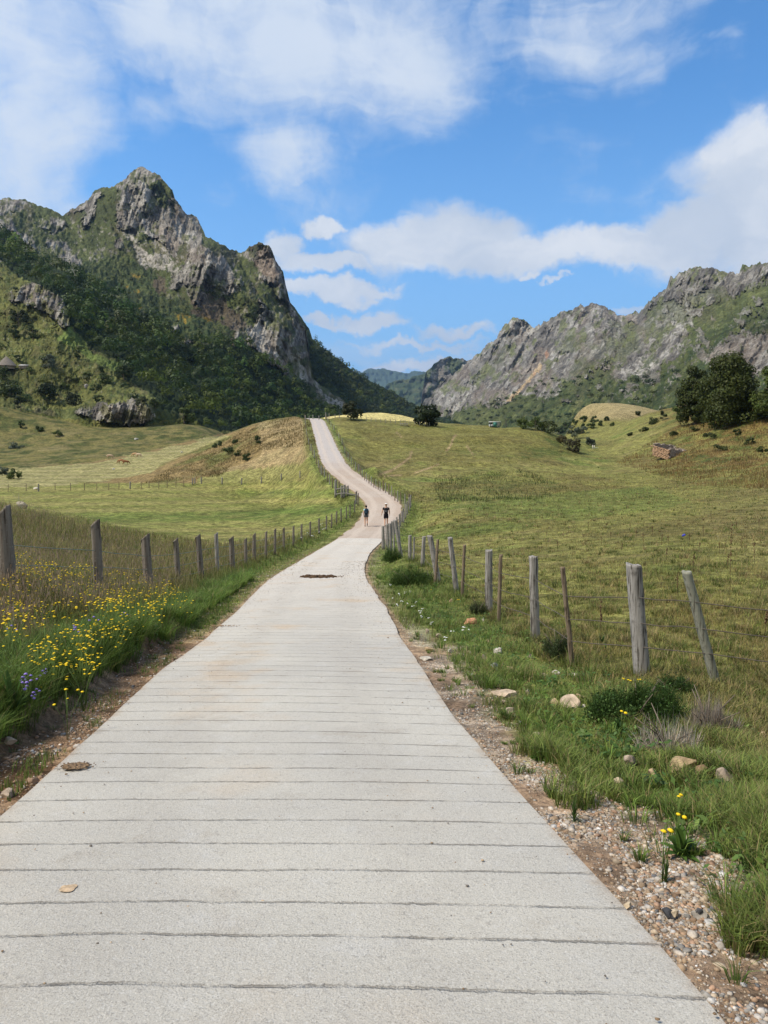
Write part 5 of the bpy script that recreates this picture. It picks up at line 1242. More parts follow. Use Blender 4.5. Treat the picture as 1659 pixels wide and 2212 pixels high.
def all_gravel():
    rg = np.random.default_rng(61)
    x, y, d = sample([(760, 1150), (800, 1260), (900, 1440), (1230, 1860), (1500, 2260), (1720, 2260), (1720, 1950), (1300, 1650), (1100, 1460), (900, 1320), (800, 1200)], 60000, 62, 1.9, 45)
    q = np.stack([x, y], 1); n1 = fbm(q / .5, 4, 71); e = 2.24 + .16 * sstep(y, 5, 7) * (1 - sstep(y, 9, 11)) + .5 * (1 - sstep(y, 2.5, 4.5)) - .40 * fbm(q / 1.3, 3, 61) - .38 * fbm(q / .5, 3, 62); e = np.where(y > 11, 1.95, e)
    k = (d > 1.57) & (d < e) & (rg.random(len(x)) < np.clip(.42 + 1.6 * n1, .06, 1)); x, y = x[k], y[k]
    s = np.exp(rg.normal(math.log(.0050), .55, len(x))); s = np.clip(s, .0022, .021); s = np.maximum(s, y * .0006)
    stones('gravel', x, y, s, rg, 'loose mixed pebbles on the soil shoulder right of the concrete', clod=.2)
    x, y, d = sample([(-60, 1830), (0, 1650), (330, 1400), (560, 1240), (760, 1150), (730, 1190), (600, 1300), (380, 1480), (50, 1790)], 26000, 63, 3, 45)
    n1 = fbm(np.stack([x, y], 1) / .5, 4, 73); ad = -d
    k = (ad > 1.57) & (ad < 2.52) & (rg.random(len(x)) < np.clip(.34 + 1.2 * n1, .05, 1) * np.where(ad > 2.15, .5, 1)); x, y = x[k], y[k]
    s = np.exp(rg.normal(math.log(.0060), .62, len(x))); s = np.clip(s, .003, .028); s = np.maximum(s, y * .0008)
    stones('gravel', x, y, s, rg, 'loose stones and clods of soil in the gutter left of the concrete', clod=.6)
    # a few bits of dirt and grit scattered on the concrete itself
    n = 1500; s_ = rg.uniform(1.2, 34, n) ** 1.0; dd = rg.uniform(-1, 1, n); dd = np.sign(dd) * (1 - (1 - np.abs(dd)) ** 2.6) * 1.55; dd = np.where(rg.random(n) < .3, rg.uniform(-1.5, 1.5, n), dd); i = np.interp(s_, RL[:, 1], np.arange(len(RL))).astype(int)
    x = RL[i, 0] + RN[i, 0] * dd; y = RL[i, 1] + RN[i, 1] * dd; z = RL[i, 2] + .018
    v, f = ico(); V = []; 
    sz = np.maximum(np.exp(rg.normal(math.log(.0035), .4, n)), y * .00045)
    V = v[None] * sz[:, None, None] * [1.2, 1, .5] * (1 + rg.normal(0, .15, (n, len(v), 1))) + np.stack([x, y, z], 1)[:, None]
    cc = np.array([[.22, .15, .09], [.14, .12, .10], [.38, .28, .18]])[rg.integers(0, 3, n)]
    o = link('grit', mesh('grit', V.reshape(-1, 3), (f[None] + (np.arange(n) * len(v))[:, None, None]).reshape(-1, 3), np.repeat(cc, len(v), 0), False, M_stone)); tag(o, 'grit and crumbs of soil scattered on the concrete', 'grit', None, 'stuff')
all_gravel()

# ------------------------------------------------------------------ fences
def mat_wood(name, c1, c2, dark, stripes=60.0, lichen=None):
    m, t, b = mat_new(name)
    g = t.add('ShaderNodeTexCoord').outputs['Object']
    st = t.add('ShaderNodeMapping', ins={0: g, 3: (1, 1, .045)}).outputs[0]
    n = t.noise(st, stripes, 6, .65); n2 = t.noise(g, 9.0, 6, .6)
    c = t.mix(t.ss(n, .34, .62), c1, c2)
    c = t.mix(t.ss(n, .46, .37, 0, .9), c, dark)
    c = t.mix(t.ss(n2, .55, .72, 0, .5), c, dark)
    if lichen: c = t.mix(t.ss(t.noise(g, 24.0, 5, .7), .58, .68, 0, .7), c, lichen)
    t.put(b, 'Base Color', c); b.inputs['Roughness'].default_value = .9
    bp = t.add('ShaderNodeBump', ins={'Height': t.math('ADD', n, t.math('MULTIPLY', n2, .5))}); bp.inputs['Strength'].default_value = .9; bp.inputs['Distance'].default_value = .012
    t.l.new(bp.outputs[0], b.inputs['Normal'])
    return m
M_grey = mat_wood('weathered_wood', (.17, .155, .135), (.33, .31, .285), (.055, .046, .038), 42)
M_green = mat_wood('greenish_wood', (.19, .19, .145), (.28, .275, .22), (.09, .08, .06), 40)
M_barkp = mat_wood('bark_post', (.12, .095, .075), (.20, .175, .145), (.035, .027, .02), 22, (.27, .27, .22))
M_brownp = mat_wood('brown_stake', (.14, .105, .07), (.22, .17, .12), (.05, .038, .028), 50)
M_wire = mat_plain('fence_wire', (.16, .20, .17), .6, .2)
M_wire2 = mat_plain('rusty_wire', (.10, .085, .07), .7, .2)

def post_mesh(h, r0, r1, lean, slant, rg, sides=11, rings=12, kink=.012, flare=0.0):
    """post from a little under the ground to its top; lean = top offset (x, y); slant = slope of the cut top"""
    z = np.r_[np.linspace(-.12, h * .955, rings - 2), h * .975, h]; t = np.clip(z / h, 0, 1)
    cx = lean[0] * z / h + np.cumsum(rg.normal(0, kink * .4, rings)) * .5; cy = lean[1] * z / h + np.cumsum(rg.normal(0, kink * .4, rings)) * .5
    cx -= (cx - lean[0] * z / h)[0] * (1 - t); r = r0 + (r1 - r0) * t + flare * (1 - t) ** 3
    th = np.arange(sides) / sides * 2 * math.pi; prof = 1 + rg.normal(0, .07, sides); V = []
    for i in range(rings):
        rr = r[i] * prof * (1 + rg.normal(0, .025, sides)); x = np.cos(th) * rr; y = np.sin(th) * rr
        zz = z[i] + slant * x * (i == rings - 1) + slant * x * .9 * (i == rings - 2) + (rg.normal(0, .006, sides) if i == rings - 1 else 0)
        V.append(np.stack([cx[i] + x, cy[i] + y, zz + 0 * x], 1))
    # checked top: centre a little lower than the rim
    V.append(np.array([[cx[-1], cy[-1], h - .012]]))
    V.append(np.array([[cx[0], cy[0], z[0]]])); V = np.vstack(V)
    i = np.arange(rings - 1)[:, None] * sides + np.arange(sides)[None]; j = np.arange(rings - 1)[:, None] * sides + (np.arange(sides)[None] + 1) % sides
    F = np.stack([i, j, j + sides, i + sides], -1).reshape(-1, 4); k = np.arange(sides); k2 = (k + 1) % sides; o = (rings - 1) * sides; n = rings * sides
    T = np.vstack([np.stack([k + o, k2 + o, k * 0 + n], 1), np.stack([k2, k, k * 0 + n + 1], 1)])
    me = mesh('post', V, [F, T], None, False); me.polygons.foreach_set('use_smooth', np.r_[np.ones(len(F), bool), np.zeros(len(T), bool)]); return me

def fence(name, posts, label, mats, wires=(), wm=None, group=None, seed=0, slant=0.0, base_z=None, sides=9, wr=.0026, detail=None, pn='post'):
    """posts: (u top, v top, u foot, distance, width) in picture units; each stands on the ground at its distance"""
    rg = np.random.default_rng(seed + 500); p0 = posts[0]; dx, _ = ray(p0[2], 1100)
    root = empty(name, (float(dx * p0[3]), p0[3], float(G(dx * p0[3], p0[3])))); tag(root, label, 'fence', group)
    O = np.array(root.location); info = []
    for k, q in enumerate(posts):
        ut, vt, ub, Y, w = q[:5]; o = q[5] if len(q) > 5 else {}
        if Y > 60:                               # far posts: stand where the ground is seen just below the top
            hp = hit(ub, vt + 1.2 * FL / Y, 30)
            if .65 < hp.y / Y < 1.5: Y = hp.y; w = w * Y / q[3] if Y < q[3] else w
        vb = 1100
        for _ in range(3):                       # the ray through the foot
            dxb, _z = ray(ub, vb); bx = float(dxb * Y); bz = float(G(bx, Y)); _, vb = proj(np.array([bx, Y, bz])); vb = float(vb)
        tp = P(ut, vt, Y + o.get('dy', 0.0)); h = max(.25, float(tp[2] - bz)); r = w * pxm(Y) / 2 * (1 - .25 * sstep(Y, 28, 36)) * (.9 if slant > .5 else 1)
        me = post_mesh(h, r * 1.03, r * .95, (float(tp[0] - bx), o.get('dy', 0.0)), o.get('slant', slant), rg, sides, 14 if Y < 20 else 7)
        me.materials.append(o.get('m') or mats[k % len(mats)])
        ob = link(pn, me, root, (bx - O[0], Y - O[1], bz - O[2])); 
        if o.get('label'): ob['label'] = o['label']
        info.append((np.array([bx, Y, bz]) - O, np.array([tp[0] - bx, o.get('dy', 0.0), h]), r))
    for wi, fr in enumerate(wires):
        pts = []
        for a in range(len(info)):
            b, l, r = info[a]; 
            if l[2] < .6 and fr > .9: fr = .9
            pts.append(b + l * min(1, fr / l[2]) + np.array([0, -r * .9, 0]))
            if a < len(info) - 1:
                b2, l2, r2 = info[a + 1]; e = b2 + l2 * min(1, fr / l2[2]) + np.array([0, -r2 * .9, 0])
                for t in (.33, .66): pts.append(pts[-1] * 0 + (pts_at := (b + l * min(1, fr / l[2]))) * (1 - t) + e * t + [0, 0, -.012 + rg.normal(0, .006)])
        v, f = tube(np.array(pts), wr, 4)
        link('wire', mesh('wire', v, f, None, True, wm or M_wire), root)
    return root, info

LP = [(8, 1106, 20, 11.4, 37, {'slant': 1.1, 'label': 'thick bark-covered post cut off by the picture edge'}), (206, 1129, 213, 14.4, 23, {'slant': .9}), (315, 1159, 322, 17.7, 20, {'slant': .9}), (380, 1165, 386, 20.2, 12.5, {'slant': .8}), (428, 1157, 436, 22.6, 14, {'slant': .8}), (467, 1152, 470, 25.2, 9.5, {'slant': .6, 'm': M_grey}), (500, 1161, 503, 27.6, 12, {'slant': .8}), (530, 1164, 531, 30, 8, {'slant': .7}), (549, 1154, 549, 32.4, 10, {'slant': 1.2}),
      (575, 1148, 574, 35, 8, {'slant': .8}), (594, 1143, 594, 37.5, 9, {'slant': .9}), (613, 1140, 613, 40.2, 7, {}), (634, 1136, 634, 43, 7, {}), (651, 1132, 651, 46, 6.5, {}), (670, 1127, 670, 49, 6, {}), (689, 1120, 689, 52, 6.5, {}), (705, 1114, 705, 54.5, 5, {}), (716, 1110, 716, 57, 5, {}), (727, 1104, 727, 59.5, 4.5, {}), (737, 1098, 737, 62, 5, {}), (748, 1094, 748, 64.5, 4, {}), (756, 1090, 756, 66.5, 4, {}), (766, 1081, 766, 69, 4, {}), (770, 1061, 769, 70.5, 5.5, {'label': 'tall end post of the left roadside fence'}), (774, 1065, 773, 71.5, 4.5, {})]
fence('wire_fence', LP, 'row of bark-covered posts with slanted tops along the left of the concrete road', [M_barkp], (.95, .62, .30), M_wire, None, 1, .8, wr=.0065)

g = M_grey
RP = [(1790, 1240, 1860, 8.2, 26, {}), (1481, 1234, 1546, 8.6, 21, {'m': M_green, 'label': 'greenish leaning post nearest the right picture edge'}), (1371, 1219, 1388, 9.0, 33, {'label': 'thickest grey upright post of the right fence', 'slant': -.12}), (1213, 1223, 1237, 9.9, 12, {'m': M_brownp}), (1151.6, 1201.5, 1156, 11.6, 20, {'label': 'grey post with a flat broken top beside the dark bush'}), (1081.5, 1197, 1078, 14.0, 8, {'m': M_brownp}), (1055, 1188, 1055.4, 15.2, 16, {}), (1004, 1177, 998, 17.2, 6.5, {'m': M_brownp}), (971.5, 1161, 986, 18, 12, {}),
      (945.5, 1165, 939.6, 20.0, 6.5, {'m': M_brownp}), (928, 1157, 947.6, 20.6, 13, {'label': 'thick leaning grey post crossed by a thin brown stake'}), (915.7, 1158.5, 912, 25.5, 8.5, {}), (895, 1159.5, 893, 28, 4.5, {}), (885, 1156, 885, 29, 8, {}), (853.5, 1124, 867, 32, 9.5, {'label': 'leaning grey post where the fence begins to bend'}), (862, 1134, 864, 35, 4, {}), (849, 1126, 852, 37, 5, {}), (843, 1130, 845, 39, 7, {}), (836, 1132, 838, 41, 7, {}), (827, 1136, 828, 43, 9, {'label': 'short grey post at the corner of the fence by the end of the concrete'}),
      (834, 1134, 835, 45, 5.5, {}), (840, 1130, 841, 48, 6, {}), (846, 1126, 846, 50.5, 5.5, {}), (851, 1123, 851, 52.5, 6, {}), (857, 1117, 858, 55, 5, {}), (863, 1111, 864, 57.5, 6, {}), (868, 1104, 868, 59.5, 5, {}), (871, 1098, 872, 61.5, 5, {}), (876, 1090, 876, 63.5, 4.5, {}), (880, 1083, 880, 65.5, 4.5, {}), (884, 1075, 885, 68, 4.5, {}), (887, 1069, 887, 70, 4.5, {})]
fence('wire_fence', RP, 'weathered grey posts, some leaning, fencing the meadow right of the concrete road', [g], (1.0, .68, .38), M_wire2, None, 2, wr=.0060)
RU = [(884, 1067, 884, 72, 5), (875, 1067, 875, 73, 3), (865, 1063, 866, 75, 3.5), (859, 1060, 859, 76.5, 3), (853, 1058, 853, 78, 3), (846, 1049, 846, 79.5, 2.5), (840, 1045, 840, 81, 4), (833, 1043, 833, 82.5, 3), (828, 1038.5, 828, 84, 3.5), (821, 1040, 821, 85.5, 2.5), (817, 1037, 817, 87, 3), (812, 1035, 812, 88.5, 2.5), (807.6, 1033, 807.6, 90, 3), (802, 1029, 802, 92, 2.5), (797, 1025, 797, 94, 3), (792, 1021, 792, 96.5, 2.5), (787.6, 1019, 787.6, 98.5, 2.5), (782.5, 1013, 782.5, 101, 2.8), (779, 1007, 779, 103, 3.4), (775.5, 1003, 775.5, 105.5, 3), (773, 1001, 773, 107, 3.4), (768, 998, 768, 110, 2.4), (763.5, 992, 763.5, 113, 2.4),
      (759, 987, 759, 116, 2.4), (755, 980, 755, 119, 2.4), (752, 977, 752, 122, 2.2), (749, 973, 749, 125, 2.6), (745, 965, 745, 129, 2.2), (742.5, 956, 742.5, 134, 2.4), (739, 947, 739, 139, 2.2), (735, 940, 735, 144, 2.2), (732, 934, 732, 149, 2.2), (728, 929, 728, 154, 2.2), (722, 918, 721, 162, 2.6, {'m': None}), (718.5, 915, 718.5, 166, 2), (715, 911, 715, 171, 2.2), (711, 905, 711, 177, 2.2), (708, 901, 708, 182, 2), (705, 897, 705, 188, 2.2)]
fence('wire_fence', RU, 'thin grey stakes climbing the hill along the right of the gravel road', [M_brownp, g], (.9,), M_wire2, None, 3, sides=6, wr=.004)
LU = [(732, 1040, 732, 80, 4), (725, 1036, 725, 82, 5), (718, 1031, 718, 85, 3), (712, 1025, 712, 88, 3.5), (707, 1020, 707, 91, 3), (701, 1010, 701, 95, 3.5), (697, 1008, 697, 98, 3), (694, 1006, 694, 100, 3), (691, 1002, 691, 103, 3.4), (688, 993, 688, 106, 3), (684, 985, 684, 110, 3), (679, 973, 679, 116, 3), (675.5, 966, 675.5, 120, 2.6), (672, 959, 672, 125, 3), (669, 957, 669, 129, 2.4), (666.5, 946, 666.5, 135, 2.2), (664, 937, 664, 141, 2.6), (662, 926, 662, 149, 2), (660.5, 914, 660.5, 158, 2.4), (659.5, 905, 659.5, 168, 2), (658.5, 896, 658.5, 180, 2.6)]
fence('wire_fence', LU, 'short dark stakes along the left of the gravel road below the mown hill', [M_brownp, g], (.9,), M_wire2, None, 4, sides=6, wr=.004)
CF = [(660, 897, 660, 190, 2.4), (668, 898, 668, 191, 2), (676, 896, 676, 192, 2.4), (689, 898, 689, 193, 2.4), (703.5, 891, 703.5, 194, 2.8), (711, 892, 711, 198, 2.2), (724, 894, 724, 203, 2), (733, 895, 733, 206, 2)]
fence('wire_fence', CF, 'few thin posts standing on the skyline where the road tops the crest', [g], (.9,), M_wire2, None, 5, sides=6, wr=.005)
FF = [(770 + i * 10.5, float(np.interp(770 + i * 10.5, [770, 860, 935], [899, 906.5, 912.5])), 770 + i * 10.5, 206 + .3 * i, 1.7) for i in range(16)]
fence('wire_fence', FF, 'row of tiny posts along the near edge of the bright field over the crest', [g], (.9,), M_wire2, None, 6, sides=5, wr=.005)
XF = []
def thin(u, v, Y): XF.append((u, v, u, Y, 1.9, {'m': M_brownp}))
for q in [(17.5, 1046, 110), (56.5, 1044, 112.5), (83, 1045, 114.5, 4.6), (119, 1043, 116.5), (152.5, 1043, 118.5), (182.5, 1043.5, 120), (209, 1043.5, 121.5), (235, 1043, 122.5), (257, 1041.5, 123.5), (281, 1040.5, 124.5, 4.2), (305, 1040, 126.5), (322, 1039, 128.5), (343, 1040, 130), (361, 1039, 131.5), (380, 1038, 133), (397, 1037, 134.5), (416, 1032.6, 136, 3.8), (421, 1031, 136.8, 3.6), (435, 1031, 138, 4), (480, 1031.5, 139, 4), (522, 1032.3, 138.5, 4.4), (565, 1030, 137, 4), (608, 1023, 132, 4.4), (648, 1017, 126, 4.4)]:
    if len(q) == 3: thin(*q)
    else: XF.append((q[0], q[1], q[0], q[2], q[3], {}))
fence('wire_fence', XF, 'line of thick posts and thin stakes crossing the far edge of the mown meadow', [g], (.85,), M_wire2, None, 7, sides=6, wr=.005)

def foot_grass():
    rg = np.random.default_rng(91); parts = []
    for lst, cc in ((LP[:12], (.16, .17, .055)), (RP[1:14], (.13, .165, .038))):
        for q in lst:
            Y = q[3]; x = float(ray(q[2], 1250)[0] * Y); n = 70; th = rg.uniform(0, 6.283, n); r = rg.uniform(.02, .16, n) + q[4] * pxm(Y) / 2
            X = x + r * np.cos(th); YY = Y + r * np.sin(th)
            parts.append(grass('p', X, YY, rg.uniform(.12, .34, n), .006, vary(np.tile(np.array(cc), (n, 1)), rg, .15), rg, (.2, .8), az=th))
    stuff('long_grass', parts, 'longer ungrazed grass tangled round the feet of the fence posts', 'grass')
foot_grass()

# wooden barrier beside the gravel road
bar, inf = fence('wooden_barrier', [(750, 1036, 750, 77.0, 0.1)], 'x', [g]) if False else (None, None)
def barrier():
    pts = [(725, 1037, 78.5, 5.6), (738, 1049, 76.5, 4.4), (744, 1047, 76, 6.2), (751, 1049, 75.2, 5)]
    base = [hit(u, v, 30) for u, v in ((725, 1074), (738, 1076), (743, 1075), (751, 1070))]
    root = empty('wooden_barrier', base[0]); tag(root, 'low barrier of bent rails on short posts left of the gravel road', 'barrier'); rg = np.random.default_rng(9)
    O = np.array(root.location)
    for (u, v, Y, w), b in zip(pts, base):
        tp = P(u, v, b.y); me = post_mesh(float(tp[2] - b.z), w * pxm(b.y) / 2, w * pxm(b.y) / 2.2, (float(tp[0] - b.x), 0), .2, rg, 8, 7); me.materials.append(M_grey); link('post', me, root, tuple(np.array(b) - O))
    for pu in ([(726, 1057), (733, 1055.5), (741, 1054.5), (751, 1055.5), (754, 1058)], [(726, 1068), (734, 1066), (746, 1065.5), (760, 1068), (770, 1069)]):
        Yr = base[2].y - .25; q = np.array([P(u, v, Yr) - O for u, v in pu]); v_, f_ = tube(q, 2.1 * pxm(Yr) / 1.6, 6); link('rail', mesh('rail', v_, f_, None, True, M_grey), root)
barrier()

# clods of dried dung and earth on the concrete
M_dung = mat_plain('dried_dung', (.075, .043, .022), .95, .4, 20, 1.0)
def on_road(u, v):
    dx, dz = ray(u, v); Y = np.linspace(1.5, 60, 3000); d, zr, s = road_coords(dx * Y, Y); i = np.where(CAMZ + dz * Y < zr + .02)[0][0]; return np.array([dx * Y[i], Y[i], zr[i] + .018])
def crumbs(name, u, v, rx, ry, n, size, label, mat, seed, flat=.5):
    c = on_road(u, v); rg = np.random.default_rng(seed); v_, f_ = ico(); a = rg.uniform(0, 6.28, n); r = np.sqrt(rg.random(n)) * (1 + (rg.random(n) < .15) * rg.uniform(0, .6, n))
    x = np.cos(a) * r * rx; y = np.sin(a) * r * ry; s = size * np.exp(rg.normal(0, .4, n)) * (1.25 - .5 * np.clip(r, 0, 1))
    sl = (np.interp(c[1] + .5, RL[:, 1], RL[:, 2]) - np.interp(c[1] - .5, RL[:, 1], RL[:, 2]))
    V = v_[None] * (1 + rg.normal(0, .2, (n, len(v_), 1))) * s[:, None, None] * [1, 1, flat] + np.stack([x, y, y * sl + s * .12 + .004], 1)[:, None]
    o = link(name, mesh(name, V.reshape(-1, 3), (f_[None] + (np.arange(n) * len(v_))[:, None, None]).reshape(-1, 3), None, True, mat), None, c); return tag(o, label, 'dung')
crumbs('dung_patch', 688, 1246, .56, .52, 700, .036, 'wide crumbled dark brown patch in the middle of the road', M_dung, 1)
crumbs('dung_patch', 163, 1656, .10, .075, 520, .0062, 'small dry brown clump near the left road edge', mat_plain('dry_clump', (.20, .135, .08), .95, .35, 20, 1.0), 2, .5)
crumbs('dung_patch', 484, 1352, .30, .07, 60, .009, 'sparse brown crumbs at the left road edge', mat_plain('dry_crumbs', (.27, .18, .11), .95, .3, 20, .5), 3)
def stain(u, v, w, h, c, label, seed):
    p = on_road(u, v); rg = np.random.default_rng(seed); n = 40; th = np.linspace(0, 2 * math.pi, n, endpoint=False); r = 1 + .38 * fbm(np.stack([np.cos(th) * 1.3 + seed, np.sin(th) * 1.3], 1), 4, seed, .6)
    s = pxm(p[1]); sl = (np.interp(p[1] + .3, RL[:, 1], RL[:, 2]) - np.interp(p[1] - .3, RL[:, 1], RL[:, 2])) / .6
    x = np.cos(th) * r * w * s / 2; y = np.sin(th) * r * h * s * 1.1
    V = np.vstack([[[0, 0, .005]], np.stack([x * .6, y * .6, y * .6 * sl + .004], 1), np.stack([x, y, y * sl + .0015], 1)]); k = np.arange(n); k2 = (k + 1) % n
    o = link('mud_stain', mesh('mud_stain', V, [np.stack([k + 1, k + 1 + n, k2 + 1 + n, k2 + 1], 1), np.stack([k * 0, k + 1, k2 + 1], 1)], None, True, mat_plain('mud', c, .95, .25, 30, .5)), None, p); tag(o, label, 'stain')
stain(146, 1920, 40, 17, (.44, .325, .21), 'orange-tan mud smear on the concrete at the lower left', 5)

# ------------------------------------------------------------------ wild flowers
M_yel = mat_plain('yellow_petals', (.80, .56, .015), .6, .2, 40); M_stem = mat_plain('flower_stem', (.10, .15, .035), .7, .2, 20)
M_pur = mat_plain('purple_petals', (.30, .22, .62), .6, .2, 40); M_whi = mat_plain('white_petals', (.72, .72, .66), .6, .12, 40); M_blue = mat_plain('blue_petals', (.06, .07, .42), .6, .2, 30)
def disc_head(r, rg, dome=.35, petals=9):
    """a flat-topped head: a ring of petals round a slightly domed middle"""
    V = [[0, 0, r * dome]]; n = petals * 2
    for k in range(n):
        a = 2 * math.pi * k / n; rr = r * (1.0 if k % 2 else .72) * rg.uniform(.9, 1.1); V.append([rr * .55 * math.cos(a), rr * .55 * math.sin(a), r * dome * .8])
    for k in range(n):
        a = 2 * math.pi * k / n; rr = r * (1.0 if k % 2 else .70) * rg.uniform(.9, 1.1); V.append([rr * math.cos(a), rr * math.sin(a), rg.uniform(-.1, .1) * r])
    V.append([0, 0, -r * .25]); k = np.arange(n); k2 = (k + 1) % n; e = 2 * n + 1
    return np.array(V), [np.stack([k + 1, k + 1 + n, k2 + 1 + n, k2 + 1], 1), np.vstack([np.stack([k * 0, k + 1, k2 + 1], 1), np.stack([k * 0 + e, k2 + 1 + n, k + 1 + n], 1)])]
def flower_kind(name, heads, hgt, r, mp, rg, dome=.35, spread=.06, part='flower_head'):
    root = empty(name, (0, 0, 0)); parts = []
    for k in range(heads):
        a = rg.uniform(0, 6.28); q = np.array([math.cos(a) * spread * (k > 0), math.sin(a) * spread * (k > 0), hgt * (1 - .10 * k * rg.random())]) * rg.uniform(.9, 1.0)
        st = tube(np.array([[0, 0, -.03], q * [.3, .3, .55], q]), .0022, 3); parts.append(st)
        v, f = disc_head(r * rg.uniform(.8, 1.15), rg, dome)
        h = link(part, mesh(part, v, f, None, False, mp), root, tuple(q)); h.rotation_euler = (rg.uniform(-.3, .3), rg.uniform(-.3, .3), 0)
    # two narrow leaves on the stem
    v, f = merge(parts); s = link('stem', mesh('stem', v, f, None, True, M_stem), root)
    return root
def copy_tree(o, parent=None):
    c = o.copy(); col.objects.link(c)
    if parent is not None: c.parent = parent; c.matrix_parent_inverse = o.matrix_parent_inverse.copy()
    for ch in list(o.children): copy_tree(ch, c)
    return c
def plant_flowers(kinds, spots, hts, label, group, rg, cat='flower', scale=(.8, 1.2)):
    used = [False] * len(kinds)
    for (u, v) in spots:
        k = int(rg.integers(0, len(kinds))); h = kinds[k]['h'] * (sc_ := rg.uniform(*scale))
        # the head is seen at (u, v): the foot stands the plant's height lower
        x, y = hits(np.array([u]), np.array([v + 30.0]), 2, 60)
        for _ in range(3):
            if np.isnan(y[0]): break
            x, y = hits(np.array([u]), np.array([v + h / pxm(y[0])]), 2, 60)
        if np.isnan(y[0]): continue
        if abs(dtab(x, y)[0]) < 1.7: continue
        root = kinds[k]['o']
        o = root if not used[k] else copy_tree(root); used[k] = True
        o.location = (x[0], y[0], float(gtab(x, y)[0])); o.scale = (sc_,) * 3; o.rotation_euler.z = rg.uniform(0, 6.28)
        if callable(label): tag(o, label(u, v)[0], cat, label(u, v)[1])
        else: tag(o, label, cat, group)
rgf = np.random.default_rng(77)
YK = [{'o': flower_kind('yellow_flower', n, .48, .0165, M_yel, rgf, .35, .14), 'h': .48} for n in (4, 5, 7, 9)]
ysp = []
dense = [(28, 1185), (85, 1200), (190, 1215), (280, 1235), (385, 1262), (412, 1300), (330, 1310), (220, 1300), (110, 1305), (0, 1345), (0, 1225)]
dp = np.array(dense)
while len(ysp) < 200:
    q = rgf.uniform(dp.min(0), dp.max(0))
    if inpoly(q[:1], q[1:], dense)[0] and rgf.random() < .35 + .65 * (vnoise((q / 26)[None], 5)[0] > -.15): ysp.append(tuple(q))
for x0, y0, sx, sy, n in [(200, 1350, 30, 6, 16), (180, 1385, 12, 4, 5), (90, 1375, 10, 8, 7), (120, 1412, 10, 3, 5), (178, 1417, 9, 4, 6), (50, 1340, 40, 10, 8), (250, 1330, 25, 8, 6), (330, 1300, 20, 6, 6), (350, 1262, 18, 10, 7), (190, 1472, 8, 2, 2), (140, 1480, 10, 4, 3), (175, 1503, 10, 5, 5), (45, 1190, 12, 3, 4), (300, 1225, 30, 6, 6)]:
    for _ in range(n): ysp.append((x0 + rgf.normal(0, sx), y0 + rgf.normal(0, sy)))
def yellow_where(u, v):
    if v > 1335: return 'yellow flower cluster low on the bank edge just above the left gutter', 'yellow flowers on the bank edge'
    if u < 110: return 'yellow flower cluster between the cut-off first fence post and midway to the second', 'yellow flowers by the first post'
    if u < 215: return 'yellow flower cluster just left of the second bark-covered fence post', 'yellow flowers left of the second post'
    if u < 320: return 'yellow flower cluster between the second and third bark-covered fence posts', 'yellow flowers between the second and third posts'
    return 'yellow flower cluster to the right of the third bark-covered fence post', 'yellow flowers right of the third post'
plant_flowers(YK, ysp, .4, yellow_where, None, rgf)
YR = [{'o': flower_kind('yellow_flower', 2, .24, .017, M_yel, rgf, .5, .035), 'h': .24}]
for u, v, l in [(1464, 1706, 'top yellow flower of the three in the grass near the right edge'), (1462, 1742, 'middle yellow flower of the three in the grass near the right edge'), (1430, 1773, 'lowest yellow flower of the three in the grass near the right edge'), (1347, 1461, 'left yellow flower before the thickest grey post'), (1361, 1463, 'middle yellow flower before the thickest grey post'), (1377, 1462, 'right yellow flower before the thickest grey post'), (1341, 1526, 'lone yellow flower left of the dark bush'), (988, 1292, 'yellow flower near the leaning post'), (930, 1272, 'yellow flower in front of the big dark bush')]:
    o = copy_tree(YR[0]['o']); YK2 = [{'o': o, 'h': .24}]; plant_flowers(YK2, [(u, v)], .2, l, None, rgf)
for c in list(YR[0]['o'].children): bpy.data.objects.remove(c)
bpy.data.objects.remove(YR[0]['o'])
PK_ = [{'o': flower_kind('purple_flower', 3, .34, .014, M_pur, rgf, .8, .05), 'h': .34}]
plant_flowers(PK_, [(60, 1450), (52, 1458), (70, 1455), (102, 1441), (95, 1446), (82, 1485), (76, 1490), (25, 1308), (30, 1310), (28, 1350), (162, 1349), (166, 1352), (75, 1300), (165, 1280), (270, 1322), (62, 1468), (205, 1330)], .3, 'purple bellflower cluster low on the left bank', 'purple flowers on the left bank', rgf)
WK = [{'o': flower_kind('white_flower', n, .20, .022, M_whi, rgf, .25, .05), 'h': .20} for n in (2, 3)]
wsp = [(848, 1290 + 0), (835, 1298), (862, 1282), (878, 1278), (888, 1276), (858, 1305), (900, 1298), (890, 1306), (912, 1330), (925, 1332), (935, 1342), (980, 1360), (1000, 1352), (960, 1374), (905, 1318), (845, 1262), (915, 1312), (1012, 1356), (870, 1296), (880, 1300)]
plant_flowers(WK, wsp, .2, 'small white flowers in the grass edge right of the concrete', 'white flowers on the right verge', rgf)
WK2 = [{'o': flower_kind('white_flower', 3, .45, .04, M_whi, rgf, .25, .10), 'h': .45}]
wsp2 = [(697, 1142 - i % 3 * 6) for i in range(3)] + [(688, 1148), (705, 1140), (692, 1132), (714, 1128), (720, 1122), (728, 1118), (738, 1112), (664, 1150), (650, 1160), (712, 1112), (722, 1112), (765, 1140), (774, 1136), (780, 1130), (785, 1127), (770, 1145), (676, 1156)]
plant_flowers(WK2, wsp2, .4, 'white umbel flowers among the far left fence posts', 'white flowers by the left fence', rgf)
irk = [{'o': flower_kind('blue_flower', 3, .34, .045, M_blue, rgf, 1.0, .07), 'h': .34}]
plant_flowers(irk, [(1478, 1155)], .3, 'single dark blue iris standing in the right meadow', None, rgf)

